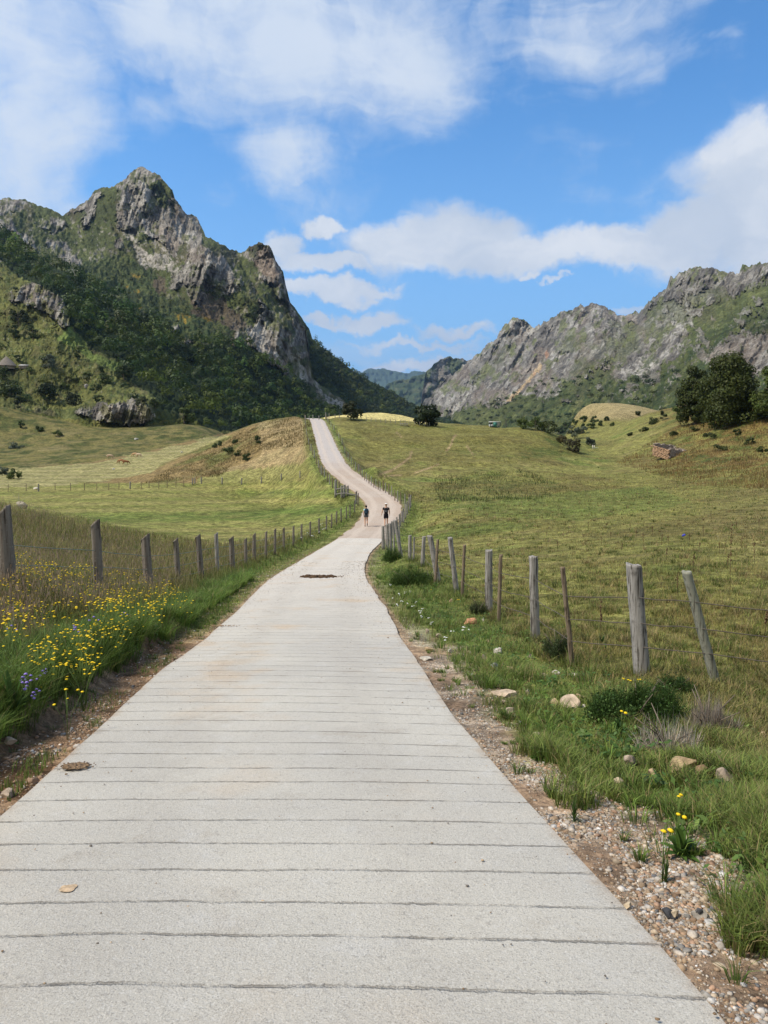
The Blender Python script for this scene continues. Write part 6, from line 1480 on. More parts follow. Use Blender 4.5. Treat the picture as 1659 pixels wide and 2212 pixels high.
# tall brown dock stalks
M_dock = mat_plain('dry_dock', (.12, .075, .04), .9, .35, 30, .3)
def dock(h, rg, knobs=26):
    root = empty('dock_stalk', (0, 0, 0)); b = np.array([rg.normal(0, .04), 0, h]); v, f = tube(np.array([[0, 0, -.05], b * .5 + [rg.normal(0, .01), 0, 0], b]), [.0055, .004, .002], 5)
    link('stem', mesh('stem', v, f, None, True, M_dock), root); V, F = ico(); vs = []
    t = rg.uniform(.52, 1, knobs); p = b[None] * t[:, None] + rg.normal(0, .010, (knobs, 3)); vv = V[None] * rg.uniform(.006, .014, (knobs, 1, 1)) * [1, 1, 1.6] + p[:, None]
    link('seed_head', mesh('seed_head', vv.reshape(-1, 3), (F[None] + (np.arange(knobs) * len(V))[:, None, None]).reshape(-1, 3), None, False, M_dock), root); return root
DK = [(1299, 1397, 1291, .55, 'single dark stalk between the two nearest posts'), (1650, 1380, 1318, .6, 'dark seeded stalk at the right picture edge'), (1577, 1300, 1130, .9, 'tallest thin stalk right of the leaning greenish post')]
DF = [(1428, 1177), (1444, 1181), (1320, 1168), (1373, 1170), (1342, 1190), (1300, 1178), (1490, 1180), (1510, 1190), (1555, 1195), (1600, 1180), (1570, 1230), (1260, 1165), (1225, 1170), (1630, 1215), (1410, 1160), (1520, 1160), (1360, 1150), (1390, 1185), (1205, 1190), (1180, 1160), (1640, 1150), (1465, 1290), (1498, 1235), (1130, 1150), (990, 1130), (1018, 1125), (1052, 1140), (1270, 1145), (1440, 1210), (1590, 1150)]
rgd = np.random.default_rng(88)
for u, vb, vt, hh, l in DK:
    p = hit(u, vb, 4); o = dock((vb - vt) * pxm(p.y), rgd, 34); o.location = p; tag(o, l, 'dock stalk')
dk0 = dock(.5, rgd)
for i, (u, v) in enumerate(DF):
    p = hit(u, v, 4); o = dk0 if i == 0 else copy_tree(dk0); o.location = p; o.scale = (1, 1, rgd.uniform(.5, 1.15)); o.rotation_euler.z = rgd.uniform(0, 6.28); tag(o, 'thin dark dock stalk standing in the right meadow', 'dock stalk', 'dock stalks in the right meadow')

# broad-leaved plants
def leafy(name, u, v, wpx, hpx, n, colour, label, seed, wide=.14, cat='plant', up=.5):
    p = spot(u, v, 1.8); s = pxm(p.y); L = hpx * s; Rr = wpx * s / 2; rg = np.random.default_rng(seed); V = []; F = []; o = 0
    for k in range(n):
        a = rg.uniform(0, 6.283); el = rg.uniform(.15, 1.0); ln = math.hypot(Rr, L) * rg.uniform(.6, 1.0); w = ln * wide * rg.uniform(.7, 1.2)
        t = np.linspace(0, 1, 7); r = Rr * (1 - el * .75) * t ** 1.1 * rg.uniform(.7, 1.1); z = L * (el * 1.1) * (t * 1.35 - t ** 2.4 * (.35 + .5 * (1 - el))) + .0
        hw = w * np.sin(np.clip(t * .92 + .08, 0, 1) * math.pi) ** .7 * .5; side = np.array([-math.sin(a), math.cos(a)])
        for i in range(7):
            cx, cy = math.cos(a) * r[i], math.sin(a) * r[i]
            V += [[cx - side[0] * hw[i], cy - side[1] * hw[i], z[i] + hw[i] * .35], [cx, cy, z[i]], [cx + side[0] * hw[i], cy + side[1] * hw[i], z[i] + hw[i] * .35]]
        for i in range(6):
            b = o + i * 3; F += [[b, b + 1, b + 4, b + 3], [b + 1, b + 2, b + 5, b + 4]]
        o += 21
    V = np.array(V); c = plant_colour(n, colour, rg, .2); ob = link(name, mesh(name, V, np.array(F), np.repeat(c, 21, 0), True, M_leaf), None, p); return tag(ob, label, cat)
leafy('lance_leaf_plant', 28, 1560, 150, 110, 34, (.055, .115, .020), 'clump of long lance-shaped leaves at the lower left picture edge', 1, .10)
leafy('dock_plant', 1470, 1850, 130, 70, 24, (.06, .12, .022), 'broad-leaved plant below the three yellow flowers', 2, .24)
leafy('plantain', 1640, 1990, 130, 90, 26, (.065, .125, .022), 'long-leaved clump at the right edge above the gravel', 3, .12)
leafy('dock_plant', 1340, 1590, 70, 40, 18, (.05, .10, .02), 'leafy plant under the dark bush by the thickest post', 4, .26)
leafy('thistle_plant', 1300, 1395, 50, 26, 14, (.06, .10, .025), 'small leafy plant between the nearest posts', 5, .2)
leafy('leafy_plant', 1170, 1640, 80, 30, 22, (.06, .12, .02), 'low leafy plant at the edge of the bare soil', 6, .2)
for i, (u, v) in enumerate([(1438, 1908), (1240, 1775)]):
    leafy('grass_tuft', u, v, 56, 60, 60, (.075, .125, .03), ['upper', 'lower'][1 - i] + ' lone grass tuft standing on the gravel shoulder', 30 + i, .035, 'tuft')

# broom bushes by the right fence
def broom(name, u, v, wpx, hpx, n, colour, label, seed, y0=3.0, twig=False):
    p = spot(u, v, y0); s = pxm(p.y); w = wpx * s / 2; h = hpx * s; rg = np.random.default_rng(seed)
    root = empty(name, p); tag(root, label, 'bush')
    # upright green sprigs springing from a low frame of stems
    th = rg.uniform(0, 6.283, n); el = rg.random(n) ** .6; r0 = w * .45 * np.sqrt(rg.random(n)); lob = 1 + .25 * np.sin(th * 3 + seed)
    b = np.stack([np.cos(th) * r0, np.sin(th) * r0, rg.uniform(-.02, h * .45, n)], 1)
    q = rg.normal(0, 1, (n, 3)); q[:, 2] = np.abs(q[:, 2]) + .25; q /= np.linalg.norm(q, axis=1)[:, None]; e = q * [1, 1, 1] * np.stack([w * lob, w * lob, h * 1.0 + 0 * th], 1) * rg.uniform(.75, 1.05, n)[:, None]
    # several uneven tufts rather than one dome
    nl = 26 if not twig else 14; la = rg.uniform(0, 6.283, nl); lr = w * .80 * np.sqrt(rg.random(nl)); lc = np.stack([np.cos(la) * lr, np.sin(la) * lr * .8, 0 * la], 1); lh = h * rg.uniform(.5, 1.0, nl) * (1 - .45 * (lr / w) ** 2); k = rg.integers(0, nl, n)
    q[:, :2] *= .9; sp = w * rg.uniform(.28, .5, nl)[k]
    e = lc[k] + q * np.stack([sp, sp, lh[k]], 1) * rg.uniform(.45, 1.12, n)[:, None]; e[:, 2] += rg.normal(0, .03, n) * h
    b = lc[k] + (e - lc[k]) * (rg.uniform(.35, .75, n)[:, None] if not twig else rg.uniform(0, .3, n)[:, None]); e[:, :2] += rg.normal(0, .05 * w, (n, 2))
    m = (b + e) / 2 + rg.normal(0, .01, (n, 3)); wd = np.maximum(.0035 if not twig else .0045, (.5 if not twig else 1.0) * s)
    sd_ = rg.normal(0, 1, (n, 3)); sd_ /= np.linalg.norm(sd_, axis=1)[:, None]; sd_ *= wd / 2
    V = np.stack([b - sd_, b + sd_, m - sd_, m + sd_, e], 1).reshape(-1, 3); k = np.arange(n)[:, None] * 5
    c = plant_colour(n, colour, rg, .3)
    link('sprigs' if not twig else 'twigs', mesh('sprigs', V, [k + [0, 1, 3, 2], k + [2, 3, 4]], np.repeat(c, 5, 0), False, M_leaf), root)
    if not twig:
        m_ = int(n * .7); i_ = rg.integers(0, n, m_); tt = rg.uniform(.35, 1.0, m_)[:, None]; pc = b[i_] * (1 - tt) + e[i_] * tt; dr = pc - [0, 0, h * .2]; dr /= np.linalg.norm(dr, axis=1)[:, None] + 1e-9
        lv, lf = cards(pc + rg.normal(0, .012, (m_, 3)), dr, np.maximum(.009 * rg.uniform(.6, 1.5, m_), .6 * s), 1.3, .6, rg)
        link('leaves', mesh('leaves', lv, lf, np.repeat(plant_colour(m_, np.asarray(colour) * 1.15, rg, .35), 4, 0), False, M_leaf), root)
    parts = []
    for k in range(9):
        a = rg.uniform(0, 6.283); L = rg.uniform(.5, .9); pe = np.array([math.cos(a) * w * L, math.sin(a) * w * L, h * rg.uniform(.3, .8)]); parts.append(tube(np.array([[0, 0, -.03], pe * [.4, .4, .6], pe]), [.009, .006, .003], 5))
    v_, f_ = merge(parts); link('stems', mesh('stems', v_, f_, None, True, M_bark), root); return root
BC = (.055, .095, .020)
broom('broom_bush', 846, 1214, 52, 44, 3200, BC, 'dark broom bush at the foot of the corner fence posts', 1)
broom('broom_bush', 886, 1268, 92, 60, 8000, BC, 'largest dark broom bush under the leaning fence posts', 2)
broom('broom_bush', 925, 1258, 46, 34, 2600, BC, 'dark broom bush behind the crossed posts', 3)
broom('broom_bush', 1034, 1326, 44, 46, 1600, (.06, .075, .03), 'thin broom bush left of a grey post', 4)
broom('broom_bush', 1202, 1422, 72, 78, 2600, (.05, .072, .026), 'wiry broom bush between the flat-topped post and the brown stake', 5)
broom('broom_bush', 1378, 1568, 215, 118, 20000, (.045, .085, .018), 'large dark green bush at the foot of the thickest post', 6)
broom('broom_bush', 1455, 1505, 110, 56, 6000, (.045, .08, .018), 'dark green bush between the two nearest posts', 7)
broom('dead_bush', 1528, 1590, 150, 130, 2000, (.30, .25, .20), 'dead grey twiggy bush at the foot of the leaning post', 8, twig=True)
broom('dead_bush', 1440, 1625, 190, 120, 700, (.44, .38, .30), 'sprawl of pale dead twigs in front of the green bush', 9, twig=True)
def dead_branch():
    p = spot(42, 1092); rg = np.random.default_rng(3); s = pxm(p.y); parts = []
    for k in range(7):
        e = np.array([rg.normal(2, 8) * s, rg.normal(0, 5) * s, rg.uniform(16, 32) * s]); parts.append(tube(np.array([[0, 0, -.05], e * [.3, .3, .5], e]), [.016, .011, .005], 5))
    v, f = merge(parts); tag(link('dead_shrub', mesh('dead_shrub', v, f, None, True, mat_plain('dead_wood', (.32, .29, .26), .9)), None, p), 'bare forked dead shrub beside the pale boulder on the rise', 'dead shrub')
dead_branch()

# ------------------------------------------------------------------ dry-stone ruin
def ruin():
    A = spot(1446, 991); s = pxm(A.y)
    corners = [spot(1411, 983), A, spot(1483, 986)]
    L = Vector(P(1411, 983, A.y + 1.6)); Rr = Vector(P(1483, 984, A.y + 3.4)); A = Vector(P(1443, 992, A.y)); 
    B = L + (Rr - A)
    root = empty('stone_ruin', A); tag(root, 'small roofless dry-stone hut ruin on the right slope', 'ruin'); rg = np.random.default_rng(21)
    wt, wg = mat_plain('lit_rubble', (.42, .27, .17), .95, .45, 5, 1.0), mat_plain('grey_rubble', (.30, .25, .215), .95, .5, 5, 1.0)  # sun-facing wall takes a lighter, warmer copy: sunlight put into its colour
    def wall(p, q, h0, h1, m, nm):
        d = q - p; ln = d.length; d.normalize(); nrm = Vector((-d.y, d.x, 0)); parts = []; z = 0.0; row = 0
        V0, F0 = None, None
        bmc = bmesh.new(); bmesh.ops.create_cube(bmc, size=1); bmesh.ops.subdivide_edges(bmc, edges=bmc.edges[:], cuts=1, use_grid_fill=True); bmc.verts.ensure_lookup_table(); cv = np.array([v.co[:] for v in bmc.verts]); cf = np.array([[v.index for v in f.verts] for f in bmc.faces]); bmc.free()
        while z < max(h0, h1):
            rh = rg.uniform(.13, .24); x = -rg.uniform(0, .3)
            while x < ln:
                w = rg.uniform(.22, .62); hh = h0 + (h1 - h0) * np.clip((x + w / 2) / ln, 0, 1) + .10 * math.sin(x * 3)
                if z < hh:
                    c = p + d * (x + w / 2); zc = z + rh / 2 + rg.uniform(-.02, .02)
                    k = cv * [w * .98, .42 * rg.uniform(.85, 1.1), rh * .96] * (1 + rg.normal(0, .06, (len(cv), 1)))
                    X = k[:, 0] * d.x + k[:, 1] * nrm.x + c.x - A.x; Y = k[:, 0] * d.y + k[:, 1] * nrm.y + c.y - A.y
                    gz_ = (p.z + (q.z - p.z) * np.clip((x + w / 2) / ln, 0, 1)) - A.z
                    parts.append((np.stack([X, Y, k[:, 2] + zc + gz_ - .1], 1), cf))
                x += w
            z += rh
        v, f = merge(parts); link(nm, mesh(nm, v, f, None, False, m), root)
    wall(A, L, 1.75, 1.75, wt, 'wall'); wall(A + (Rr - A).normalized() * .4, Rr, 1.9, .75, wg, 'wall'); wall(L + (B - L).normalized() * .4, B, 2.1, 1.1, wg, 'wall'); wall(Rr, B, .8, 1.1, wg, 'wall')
    v, f = ico(); n = 60; x = rg.uniform(-.2, 1, n); pts = np.array([A + (Rr - A) * t + Vector((rg.normal(0, .5), rg.normal(.6, .5), rg.uniform(0, .6) * (1 - t) + .1)) - A for t in np.clip(x, 0, 1)])
    V = v[None] * rg.uniform(.10, .26, (n, 1, 1)) * [1.3, 1, .7] + pts[:, None]; link('fallen_stones', mesh('fallen_stones', V.reshape(-1, 3), (f[None] + (np.arange(n) * len(v))[:, None, None]).reshape(-1, 3), None, False, wg), root)
ruin()

def bxp(parts, x0, x1, y0, y1, z0, z1):
    v = np.array([[x, y, z] for x in (x0, x1) for y in (y0, y1) for z in (z0, z1)], float); f = np.array([[0, 1, 3, 2], [4, 6, 7, 5], [0, 4, 5, 1], [2, 3, 7, 6], [0, 2, 6, 4], [1, 5, 7, 3]]); parts.append((v, f))
def boxes(nm, lst, m, parent):
    p = []; [bxp(p, *b) for b in lst]; v, f = merge(p); return link(nm, mesh(nm, v, f, None, False, m), parent)

# green and white trailer on the hill
def trailer():
    p = hit(1068, 923, 60); s = pxm(p.y); root = empty('trailer', p); tag(root, 'small green and white livestock trailer on top of the pasture hill', 'trailer')
    w = mat_plain('white_panel', (.55, .57, .56), .6, .15, 4); gr = mat_plain('teal_panel', (.06, .20, .17), .6, .15, 4); dk = mat_plain('dark_frame', (.07, .08, .08), .7, .2, 4)
    u = s  # one picture unit
    boxes('roof', [(-11.5 * u, 12.5 * u, -1.0, 1.1, 10.4 * u, 12.2 * u)], w, root)
    boxes('body', [(-11 * u, -3 * u, -.9, 1.0, 1.5 * u, 6 * u)], w, root); boxes('side_panel', [(-3.4 * u, 3.4 * u, -1.0, .2, 1 * u, 11 * u)], gr, root); boxes('rear_panel', [(4.4 * u, 12 * u, -.6, 1.0, 4.5 * u, 10.4 * u)], w, root)
    boxes('frame', [(-11 * u, -10 * u, -.95, -.85, .5 * u, 10.4 * u), (11 * u, 12 * u, -.7, -.6, .5 * u, 10.4 * u), (-11 * u, 12 * u, -.2, .2, .6 * u, 1.4 * u), (-10.5 * u, -3.5 * u, .9, 1.0, 6 * u, 10.4 * u)], dk, root)
    for x in (-6 * u, 7.5 * u):
        a = np.linspace(0, 2 * math.pi, 17); v, f = tube(np.array([[x, -1.15, 1.8 * u], [x, -.95, 1.8 * u]]), .20, 14); link('wheel', mesh('wheel', v, f, None, False, dk), root)
trailer()

# thatched hut and its little shed on the left slope
def hut():
    p = spot(21, 799); s = pxm(p.y); root = empty('thatched_hut', p + Vector((0, -2.5, .5))); tag(root, 'small stone hut with a steep conical thatched roof on the left hillside', 'hut')
    st = mat_plain('hut_stone', (.30, .25, .19), .95, .4, 3, .8); th = mat_plain('thatch', (.19, .165, .14), .95, .35, 6, .8, (1, 1, .2)); dk = mat_plain('hut_door', (.03, .025, .02), .9)
    rx = 15 * s; h = 5.5 * s; n = 28; a = np.linspace(0, 2 * math.pi, n, endpoint=False); V = np.vstack([np.stack([np.cos(a) * rx, np.sin(a) * rx * .8, 0 * a - .8], 1), np.stack([np.cos(a) * rx, np.sin(a) * rx * .8, 0 * a + h], 1)]); k = np.arange(n); k2 = (k + 1) % n
    link('wall', mesh('wall', V, np.stack([k, k2, k2 + n, k + n], 1), None, False, st), root)
    R_ = [(20 * s, h - 2.5 * s), (17 * s, h + 1.0 * s), (11 * s, h + 7.5 * s), (5 * s, h + 13.5 * s), (1.6 * s, h + 16.5 * s)]; V = [np.stack([np.cos(a) * r + (r < 6 * s) * -1.0 * s, np.sin(a) * r * .85, 0 * a + z + .05 * np.sin(a * 9)], 1) for r, z in R_]; V = np.vstack(V + [np.array([[-1.5 * s, 0, h + 17.3 * s]])]); F = np.vstack([np.stack([k + i * n, k2 + i * n, k2 + (i + 1) * n, k + (i + 1) * n], 1) for i in range(4)]); T = np.stack([k + 4 * n, k2 + 4 * n, k * 0 + 5 * n], 1)
    link('thatched_roof', mesh('thatched_roof', V, [F, T], None, True, th), root)
    boxes('door', [(1.5 * s, 4 * s, -rx * .83, -rx * .7, -.3, h * .85)], dk, root)
    q = spot(52, 797); r2 = empty('lean_to_shed', q); tag(r2, 'tiny shed with a pale flat roof beside the thatched hut', 'shed'); pr = mat_plain('pale_roof', (.42, .41, .39), .8, .2, 3)
    boxes('wall', [(-8 * s, 7 * s, -1.2, 1.4, -.6, 4.5 * s)], st, r2); v = np.array([[-9.5 * s, -1.6, 4.6 * s], [8.5 * s, -1.6, 4.0 * s], [8.5 * s, 1.8, 7.2 * s], [-9.5 * s, 1.8, 7.8 * s]]); v = np.vstack([v, v + [0, 0, .14]]); link('roof', mesh('roof', v, np.array([[3, 2, 1, 0], [4, 5, 6, 7], [0, 1, 5, 4], [1, 2, 6, 5], [2, 3, 7, 6], [3, 0, 4, 7]]), None, False, pr), r2)
hut()
def gatepost():
    p = hit(1282, 971, 80); s = pxm(p.y); root = empty('gate_posts', p); tag(root, 'small white gate posts at the end of the gully', 'gate'); w = mat_plain('white_post', (.52, .50, .46), .8, .2)
    boxes('post', [(-2.6 * s, -1.0 * s, -.08, .08, -.1, 9.5 * s)], w, root); boxes('post', [(1.0 * s, 2.4 * s, -.08, .08, -.1, 9.0 * s)], w, root); boxes('rail', [(2.6 * s, 11 * s, -.04, .04, 3.4 * s, 4.2 * s)], w, root)
gatepost()
def rack():
    p = hit(873, 920, 60); s = pxm(p.y); root = empty('feeding_rack', p); tag(root, 'low dark wooden feeding rack at the upper edge of the pasture hill', 'feeder')
    boxes('frame', [(-8 * s, 8 * s, -.5, -.4, 1.2 * s, 2.0 * s), (-8 * s, 8 * s, -.5, -.4, 4.6 * s, 5.4 * s), (-8 * s, 8 * s, .4, .5, 4.6 * s, 5.4 * s)], M_grey, root)
    for x in (-7.6, -4, 0, 4, 7.6): boxes('leg', [((x - .5) * s, (x + .5) * s, -.52, -.40 + (.9 if x in (-7.6, 7.6) else 0), -.1, 5.6 * s)], M_grey, root)
rack()

# ------------------------------------------------------------------ bodies grown from a skeleton
def skin_obj(name, verts, edges, radii, mat, parent=None, root=0, sub=2, loc=None):
    me = bpy.data.meshes.new(name); me.from_pydata([tuple(v) for v in verts], edges, []); o = bpy.data.objects.new(name, me); col.objects.link(o)
    sk = o.modifiers.new('skin', 'SKIN'); sk.use_smooth_shade = True; sk.branch_smoothing = .6
    for i, v in enumerate(me.skin_vertices[0].data):
        r = radii[i]; v.radius = (r, r) if np.isscalar(r) else r; v.use_root = (i == root)
    ss = o.modifiers.new('sub', 'SUBSURF'); ss.levels = ss.render_levels = sub
    dg = bpy.context.evaluated_depsgraph_get(); dg.update(); m2 = bpy.data.meshes.new_from_object(o.evaluated_get(dg)); m2.name = name
    bpy.data.objects.remove(o); m2.materials.clear(); m2.materials.append(mat); m2.polygons.foreach_set('use_smooth', np.ones(len(m2.polygons), bool))
    return link(name, m2, parent, loc)

SKIN = mat_plain('skin', (.52, .30, .20), .6, .08, 6)
def person(loc, H, rz, legs, arms, cloth, label, woman=False, swing=1):
    """standing height H, facing +y before rz; legs = (hip, knee, heel) offsets of both sides"""
    k = H / 1.75; root = empty('person', loc, rz); tag(root, label, 'person', 'hikers walking away on the gravel road')
    V = []; E = []; Rd = []
    def v(x, y, z, r, p=None):
        V.append((x * k, y * k, z * k)); r = np.asarray(r) * 1.10; Rd.append(float(r) * k if r.ndim == 0 else (float(r[0]) * k, float(r[1]) * k)); i = len(V) - 1
        if p is not None: E.append((p, i))
        return i
    pel = v(0, 0, .95, (.155, .11)); sp = v(0, .01, 1.12, (.135, .095), pel); ch = v(0, .01, 1.30, (.165, .105), sp); nk0 = v(0, 0, 1.44, (.085, .07), ch); nk = v(0, .01, 1.50, .052, nk0); hd0 = v(0, .02, 1.57, (.068, .08), nk); hd = v(0, .02, 1.66, (.078, .095), hd0); v(0, .015, 1.72, (.055, .065), hd)
    sh = .155 if woman else .185
    for s, lg, ar in ((-1, legs[0], arms[0]), (1, legs[1], arms[1])):
        hp = v(.085 * s, 0, .88, .088, pel); kn = v((.09 + lg[0][0]) * s, lg[0][1], lg[0][2], .056, hp); cf = v((.09 + (lg[0][0] + lg[1][0]) / 2) * s, (lg[0][1] + lg[1][1]) / 2 - .02, (lg[0][2] + lg[1][2]) / 2 + .06, .054, kn); an = v((.09 + lg[1][0]) * s, lg[1][1], lg[1][2], .036, cf)
        hl = v((.09 + lg[1][0]) * s, lg[1][1] + .02, max(.04, lg[1][2] - .06), .036, an); v((.10 + lg[1][0]) * s, lg[1][1] + .17, max(.03, lg[1][2] - .075), (.038, .026), hl)
        so_ = v(sh * s, .0, 1.40, .055, ch); el = v((sh + ar[0][0]) * s, ar[0][1], ar[0][2], .038, so_); wr = v((sh + ar[1][0]) * s, ar[1][1], ar[1][2], .025, el); d = np.array([(ar[1][0] - ar[0][0]) * s, ar[1][1] - ar[0][1], ar[1][2] - ar[0][2]]); d /= np.linalg.norm(d)
        w0 = np.array([(sh + ar[1][0]) * s, ar[1][1], ar[1][2]]); pm = w0 + d * .07; pi = v(*pm, (.018, .030), wr)
        for j, (off, ln) in enumerate(((-.030, .066), (-.010, .076), (.010, .072), (.028, .058))):
            b = pm + np.array([0, off, 0]) + d * .02; b1 = v(*b, .009, pi); m1 = v(*(b + d * ln * .5), .0085, b1); v(*(b + d * ln + np.array([-.014 * s, 0, 0])), .0075, m1)
        t0 = v(*(w0 + d * .03 + np.array([0, .026, 0])), .010, wr); t1 = v(*(w0 + d * .06 + np.array([0, .048, 0])), .0095, t0); v(*(w0 + d * .085 + np.array([0, .055, 0])), .0085, t1)
    body = skin_obj('body', V, E, Rd, SKIN, root, 0, 2)
    # ears, nose: small shapes on the head, joined to the one body mesh
    me = body.data; bm = bmesh.new(); bm.from_mesh(me)
    for c, s3 in (((-.080, .01, 1.635), (.012, .02, .03)), ((.080, .01, 1.635), (.012, .02, .03)), ((0, .115, 1.63), (.013, .018, .022))):
        g_ = bmesh.ops.create_uvsphere(bm, u_segments=8, v_segments=6, radius=1)
        for x in g_['verts']: x.co = Vector(((x.co.x * s3[0] + c[0]) * k, (x.co.y * s3[1] + c[1]) * k, (x.co.z * s3[2] + c[2]) * k))
    bm.to_mesh(me); bm.free()
    for f in me.polygons: f.use_smooth = True
    # clothing follows the same skeleton a little wider
    def cl(nm, pts, ed, rr, m, sub=2): return skin_obj(nm, [(a * k, b * k, c * k) for a, b, c in pts], ed, [(r * k if np.isscalar(r) else (r[0] * k, r[1] * k)) for r in rr], m, root, 0, sub)
    a0, a1 = arms[0][0], arms[1][0]; f_ = .48
    shirt = [(0, 0, .90), (0, .01, 1.14), (0, .01, 1.30), (0, 0, 1.43)] + [(-sh, 0, 1.405), (-(sh + a0[0] * f_), a0[1] * f_, 1.40 + (a0[2] - 1.40) * f_ * 1.25), (sh, 0, 1.405), (sh + a1[0] * f_, a1[1] * f_, 1.40 + (a1[2] - 1.40) * f_ * 1.25)]
    cl('shirt', shirt, [(0, 1), (1, 2), (2, 3), (2, 4), (4, 5), (2, 6), (6, 7)], [(.185, .145), (.180, .138), (.215, .150), (.10, .09), .085, .075, .085, .075], cloth['shirt'])
    l0, l1 = legs[0][0], legs[1][0]; q = cloth.get('short', .75)
    cl('shorts', [(0, 0, 1.08), (0, 0, .93), (-.09, 0, .86), (-(.09 + l0[0] * q), l0[1] * q, .88 + (l0[2] - .88) * q), (.09, 0, .86), (.09 + l1[0] * q, l1[1] * q, .88 + (l1[2] - .88) * q)], [(0, 1), (1, 2), (2, 3), (1, 4), (4, 5)], [(.175, .14), (.195, .155), .125, cloth.get('leg', .082) * 1.15, .125, cloth.get('leg', .082) * 1.15], cloth['shorts'])
    for s, lg in ((-1, legs[0]), (1, legs[1])):
        ax, ay, az_ = (.09 + lg[1][0]) * s, lg[1][1], lg[1][2]
        cl('sock', [(ax, ay, az_ + cloth['sock_h']), (ax, ay, az_ - .02)], [(0, 1)], [.045, .042], cloth['socks'], 1)
        z = max(.045, az_ - .055); cl('shoe', [(ax, ay - .03, z + .01), (ax, ay + .05, z), (ax + .01 * s, ay + .19, z - .012)], [(0, 1), (1, 2)], [.048, (.046, .048), (.042, .034)], cloth['shoes'], 2)
    if 'hair' in cloth:
        if woman: cl('hair', [(0, .0, 1.725), (0, -.03, 1.66), (0, -.04, 1.56)], [(0, 1), (1, 2)], [(.085, .095), (.105, .105), (.07, .055)], cloth['hair'])
        else: cl('hair', [(0, -.02, 1.655), (0, -.03, 1.60)], [(0, 1)], [(.092, .095), (.07, .07)], cloth['hair'])
        if woman: cl('hair_bun', [(.0, -.02, 1.76), (.005, -.03, 1.80)], [(0, 1)], [.05, .04], cloth['hair'])
    if 'cap' in cloth:
        cl('cap', [(0, .01, 1.675), (0, .01, 1.76)], [(0, 1)], [(.132, .142), (.115, .125)], cloth['cap']); cl('cap_peak', [(0, .09, 1.70), (0, .17, 1.69)], [(0, 1)], [(.07, .012), (.05, .008)], cloth['cap'], 1)
    return root
def backpack(person_root, H, rz, c, w, h, z, label, depth=.17):
    k = H / 1.75; o = empty('backpack', person_root.location, rz); tag(o, label, 'backpack')
    bm = bmesh.new(); bmesh.ops.create_cube(bm, size=1); bmesh.ops.subdivide_edges(bm, edges=bm.edges[:], cuts=2, use_grid_fill=True)
    for x in bm.verts:
        n = Vector((x.co.x * w, x.co.y * depth, x.co.z * h)); t = x.co.z + .5; n.x *= 1 - .22 * max(0, t - .6) / .4 - .08 * (t < .2); n.y *= 1 - .35 * max(0, t - .6); x.co = n
    bmesh.ops.bevel(bm, geom=[e for e in bm.edges if len(e.link_faces) == 2 and e.calc_face_angle(0) > .8], offset=.03, segments=2, affect='EDGES'); me = bpy.data.meshes.new('bag'); bm.to_mesh(me); bm.free(); me.materials.append(c[0])
    for f in me.polygons: f.use_smooth = True
    ob = link('bag', me, o, (0, -(.12 + depth / 2) * k, z * k)); ob.scale = (k,) * 3
    for s in (-1, 1):
        pts = np.array([[.075 * s, -.15, z + h * .42], [.095 * s, -.05, 1.455], [.10 * s, .09, 1.40], [.12 * s, .125, 1.25], [.14 * s, .05, 1.10], [.12 * s, -.12, z - h * .38]]) * k
        v, f = tube(pts, .015 * k, 6); link('strap', mesh('strap', v, f, None, True, c[1]), o)
    pk = []; bxp(pk, -w * .30 * k, w * .30 * k, -.05 * k, 0, -h * .3 * k, 0); v, f = merge(pk); p_ = link('pocket', mesh('pocket', v, f, None, False, c[1]), o, (0, -(.12 + depth) * k, z * k))
    return o
pw = np.array(on_road(791, 1137)); pm_ = np.array(on_road(834.5, 1137))
def rd_at(u, v):
    p = hit(u, v, 40); return p
def gz_road(x, y):
    d, zr, s = road_coords(np.array([x]), np.array([y])); return float(zr[0]) + (.0 if abs(d[0]) < 1.7 else -.04)
yw = 57.0; xw = float(ray(791, 1137)[0] * yw); xm = float(ray(834, 1137)[0] * yw)
shm = mat_plain('black_shirt', (.012, .012, .016), .8, .3, 10); blk = mat_plain('black_shorts', (.014, .012, .018), .8, .3, 10); gsh = mat_plain('grey_shorts', (.085, .085, .095), .8, .2, 10); blu = mat_plain('light_blue_shirt', (.42, .66, .74), .8, .1, 10)
wht = mat_plain('white_cap', (.80, .80, .78), .7, .05, 10); hrd = mat_plain('dark_hair', (.012, .009, .008), .6, .2, 20); sck = mat_plain('black_socks', (.02, .02, .024), .9); shoe = mat_plain('grey_shoes', (.09, .09, .095), .8); skl = mat_plain('ankle_socks', (.05, .05, .055), .9)
legs_w = (((.0, .02, .49), (.0, -.03, .09)), ((.0, .06, .50), (-.01, -.08, .13))); arms_w = (((.05, -.02, 1.15), (.045, .06, .93)), ((.07, -.03, 1.16), (.06, .02, .93)))
wo = person((xw, yw, gz_road(xw, yw) - .02), 1.66, R(6), legs_w, arms_w, {'shirt': blu, 'shorts': gsh, 'short': .42, 'leg': .098, 'socks': sck, 'sock_h': .14, 'shoes': shoe, 'hair': hrd}, 'woman in light blue shirt and grey shorts with black socks, walking away on the left', True)
backpack(wo, 1.66, R(6), (mat_plain('dark_blue_bag', (.012, .03, .055), .7, .2, 10), mat_plain('bag_straps', (.02, .04, .06), .8)), .31, .50, 1.24, 'dark blue backpack on the back of the walking woman')
legs_m = (((.0, .05, .50), (.0, -.02, .09)), ((.0, .10, .51), (.0, .12, .09))); arms_m = (((.09, -.04, 1.14), (.15, .02, .92)), ((.06, .02, 1.13), (.08, .12, .91)))
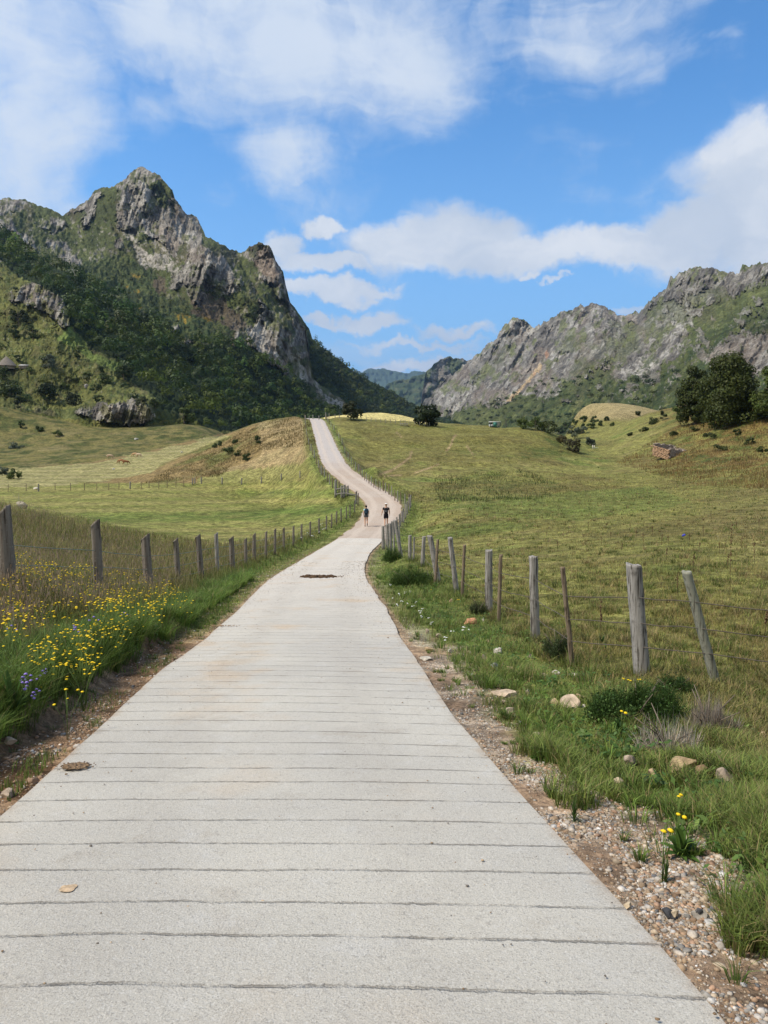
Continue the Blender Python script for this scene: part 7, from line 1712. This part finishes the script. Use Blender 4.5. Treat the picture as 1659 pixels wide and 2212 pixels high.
mo = person((xm, yw, gz_road(xm, yw) - .02), 1.80, R(-2), legs_m, arms_m, {'shirt': shm, 'shorts': blk, 'short': .82, 'leg': .080, 'socks': skl, 'sock_h': .04, 'shoes': shoe, 'cap': wht, 'hair': mat_plain('brown_hair', (.05, .03, .02), .7)}, 'man in a white cap, black shirt and black shorts, walking away on the right')
backpack(mo, 1.80, R(-2), (mat_plain('black_bag', (.010, .010, .013), .6, .2, 10), mat_plain('grey_straps', (.08, .08, .085), .8)), .29, .42, 1.22, 'small black backpack on the back of the man in the white cap', .13)

# ------------------------------------------------------------------ cows
def cow(u, v, c, rz, label, graze=True, k=1.0, seed=0, lying=False):
    p = spot(u, v, 60); V = []; E = []; Rd = []
    def a(x, y, z, r, q=None):
        V.append((x * k, y * k, z * k)); Rd.append(r * k if np.isscalar(r) else (r[0] * k, r[1] * k)); i = len(V) - 1
        if q is not None: E.append((q, i))
        return i
    b0 = a(0, 0, 1.02, (.30, .36)); sh = a(.55, 0, 1.05, (.25, .34), b0); br = a(.72, 0, .98, (.2, .28), sh); rp = a(-.55, 0, 1.08, (.27, .30), b0); rp2 = a(-.80, 0, 1.08, (.2, .22), rp)
    if graze: n1 = a(1.0, 0, .78, .15, br); h0 = a(1.18, 0, .42, .12, n1); h1 = a(1.28, 0, .22, (.10, .10), h0); a(1.33, 0, .10, (.07, .07), h1)
    else: n1 = a(1.0, 0, 1.15, .16, br); h0 = a(1.22, 0, 1.32, .13, n1); h1 = a(1.45, 0, 1.22, (.10, .10), h0); a(1.58, 0, 1.15, (.075, .07), h1)
    for s in (-1, 1): a(h0 and V[h0][0] / k - .02, .17 * s, V[h0][2] / k + .09, .035, h0)
    for s in (-1, 1):
        e = a(.58, .17 * s, .72, .11, sh); kn = a(.58, .17 * s, .38, .062, e); f = a(.56, .17 * s, .12, .045, kn); a(.58, .17 * s, .03, .055, f)
        t = a(-.62, .18 * s, .78, .16, rp); st = a(-.52, .18 * s, .60, .11, t); hk = a(-.74, .18 * s, .42, .06, st); f = a(-.70, .18 * s, .12, .045, hk); a(-.68, .18 * s, .03, .055, f)
    t = a(-.95, 0, .98, .04, rp2); t = a(-.99, 0, .6, .025, t); a(-.98, 0, .42, .035, t)
    m = mat_plain('cow_hide_%d' % seed, c, .75, .25, 2)
    if not lying: o = skin_obj('cow', V, E, Rd, m, None, 0, 2, p); o.rotation_euler.z = rz
    else: o = skin_obj('cow', V, E, Rd, m, None, 0, 2, p - Vector((0, 0, .5))); o.rotation_euler.z = rz
    return tag(o, label, 'cow', 'cattle grazing on the mown strip')
cow(262, 1002, (.30, .145, .065), R(172), 'dark reddish-brown cow at the lower left of the herd', seed=1)
cow(271, 1004, (.27, .12, .05), R(20), 'reddish-brown cow overlapping the dark one, nearer the camera', seed=2, k=.95)
cow(237, 991, (.55, .40, .27), R(15), 'cream cow standing alone at the left of the herd', seed=3)
cow(292, 987, (.46, .29, .15), R(175), 'tan cow at the upper right of the herd', seed=4)
cow(299, 988, (.55, .42, .29), R(-5), 'pale cream cow at the far right of the herd', seed=5, k=.95)

# ------------------------------------------------------------------ the valley's air
HAZE = 1
if HAZE:
    m = bpy.data.materials.new('valley_air'); m.use_nodes = True; t = NT(m.node_tree); out = t.add('ShaderNodeOutputMaterial'); pv = t.add('ShaderNodeVolumePrincipled')
    pv.inputs['Color'].default_value = (.42, .66, 1.0, 1); pv.inputs['Density'].default_value = 3.6e-5; pv.inputs['Anisotropy'].default_value = .2
    t.l.new(pv.outputs[0], out.inputs['Volume'])
    p = []; bxp(p, -27000, 27000, -60, 27500, float(min(gz.min(), -700)) - 30, 2600); v, f = merge(p); o = link('haze', mesh('haze', v, f, None, False, m)); tag(o, kind='stuff')
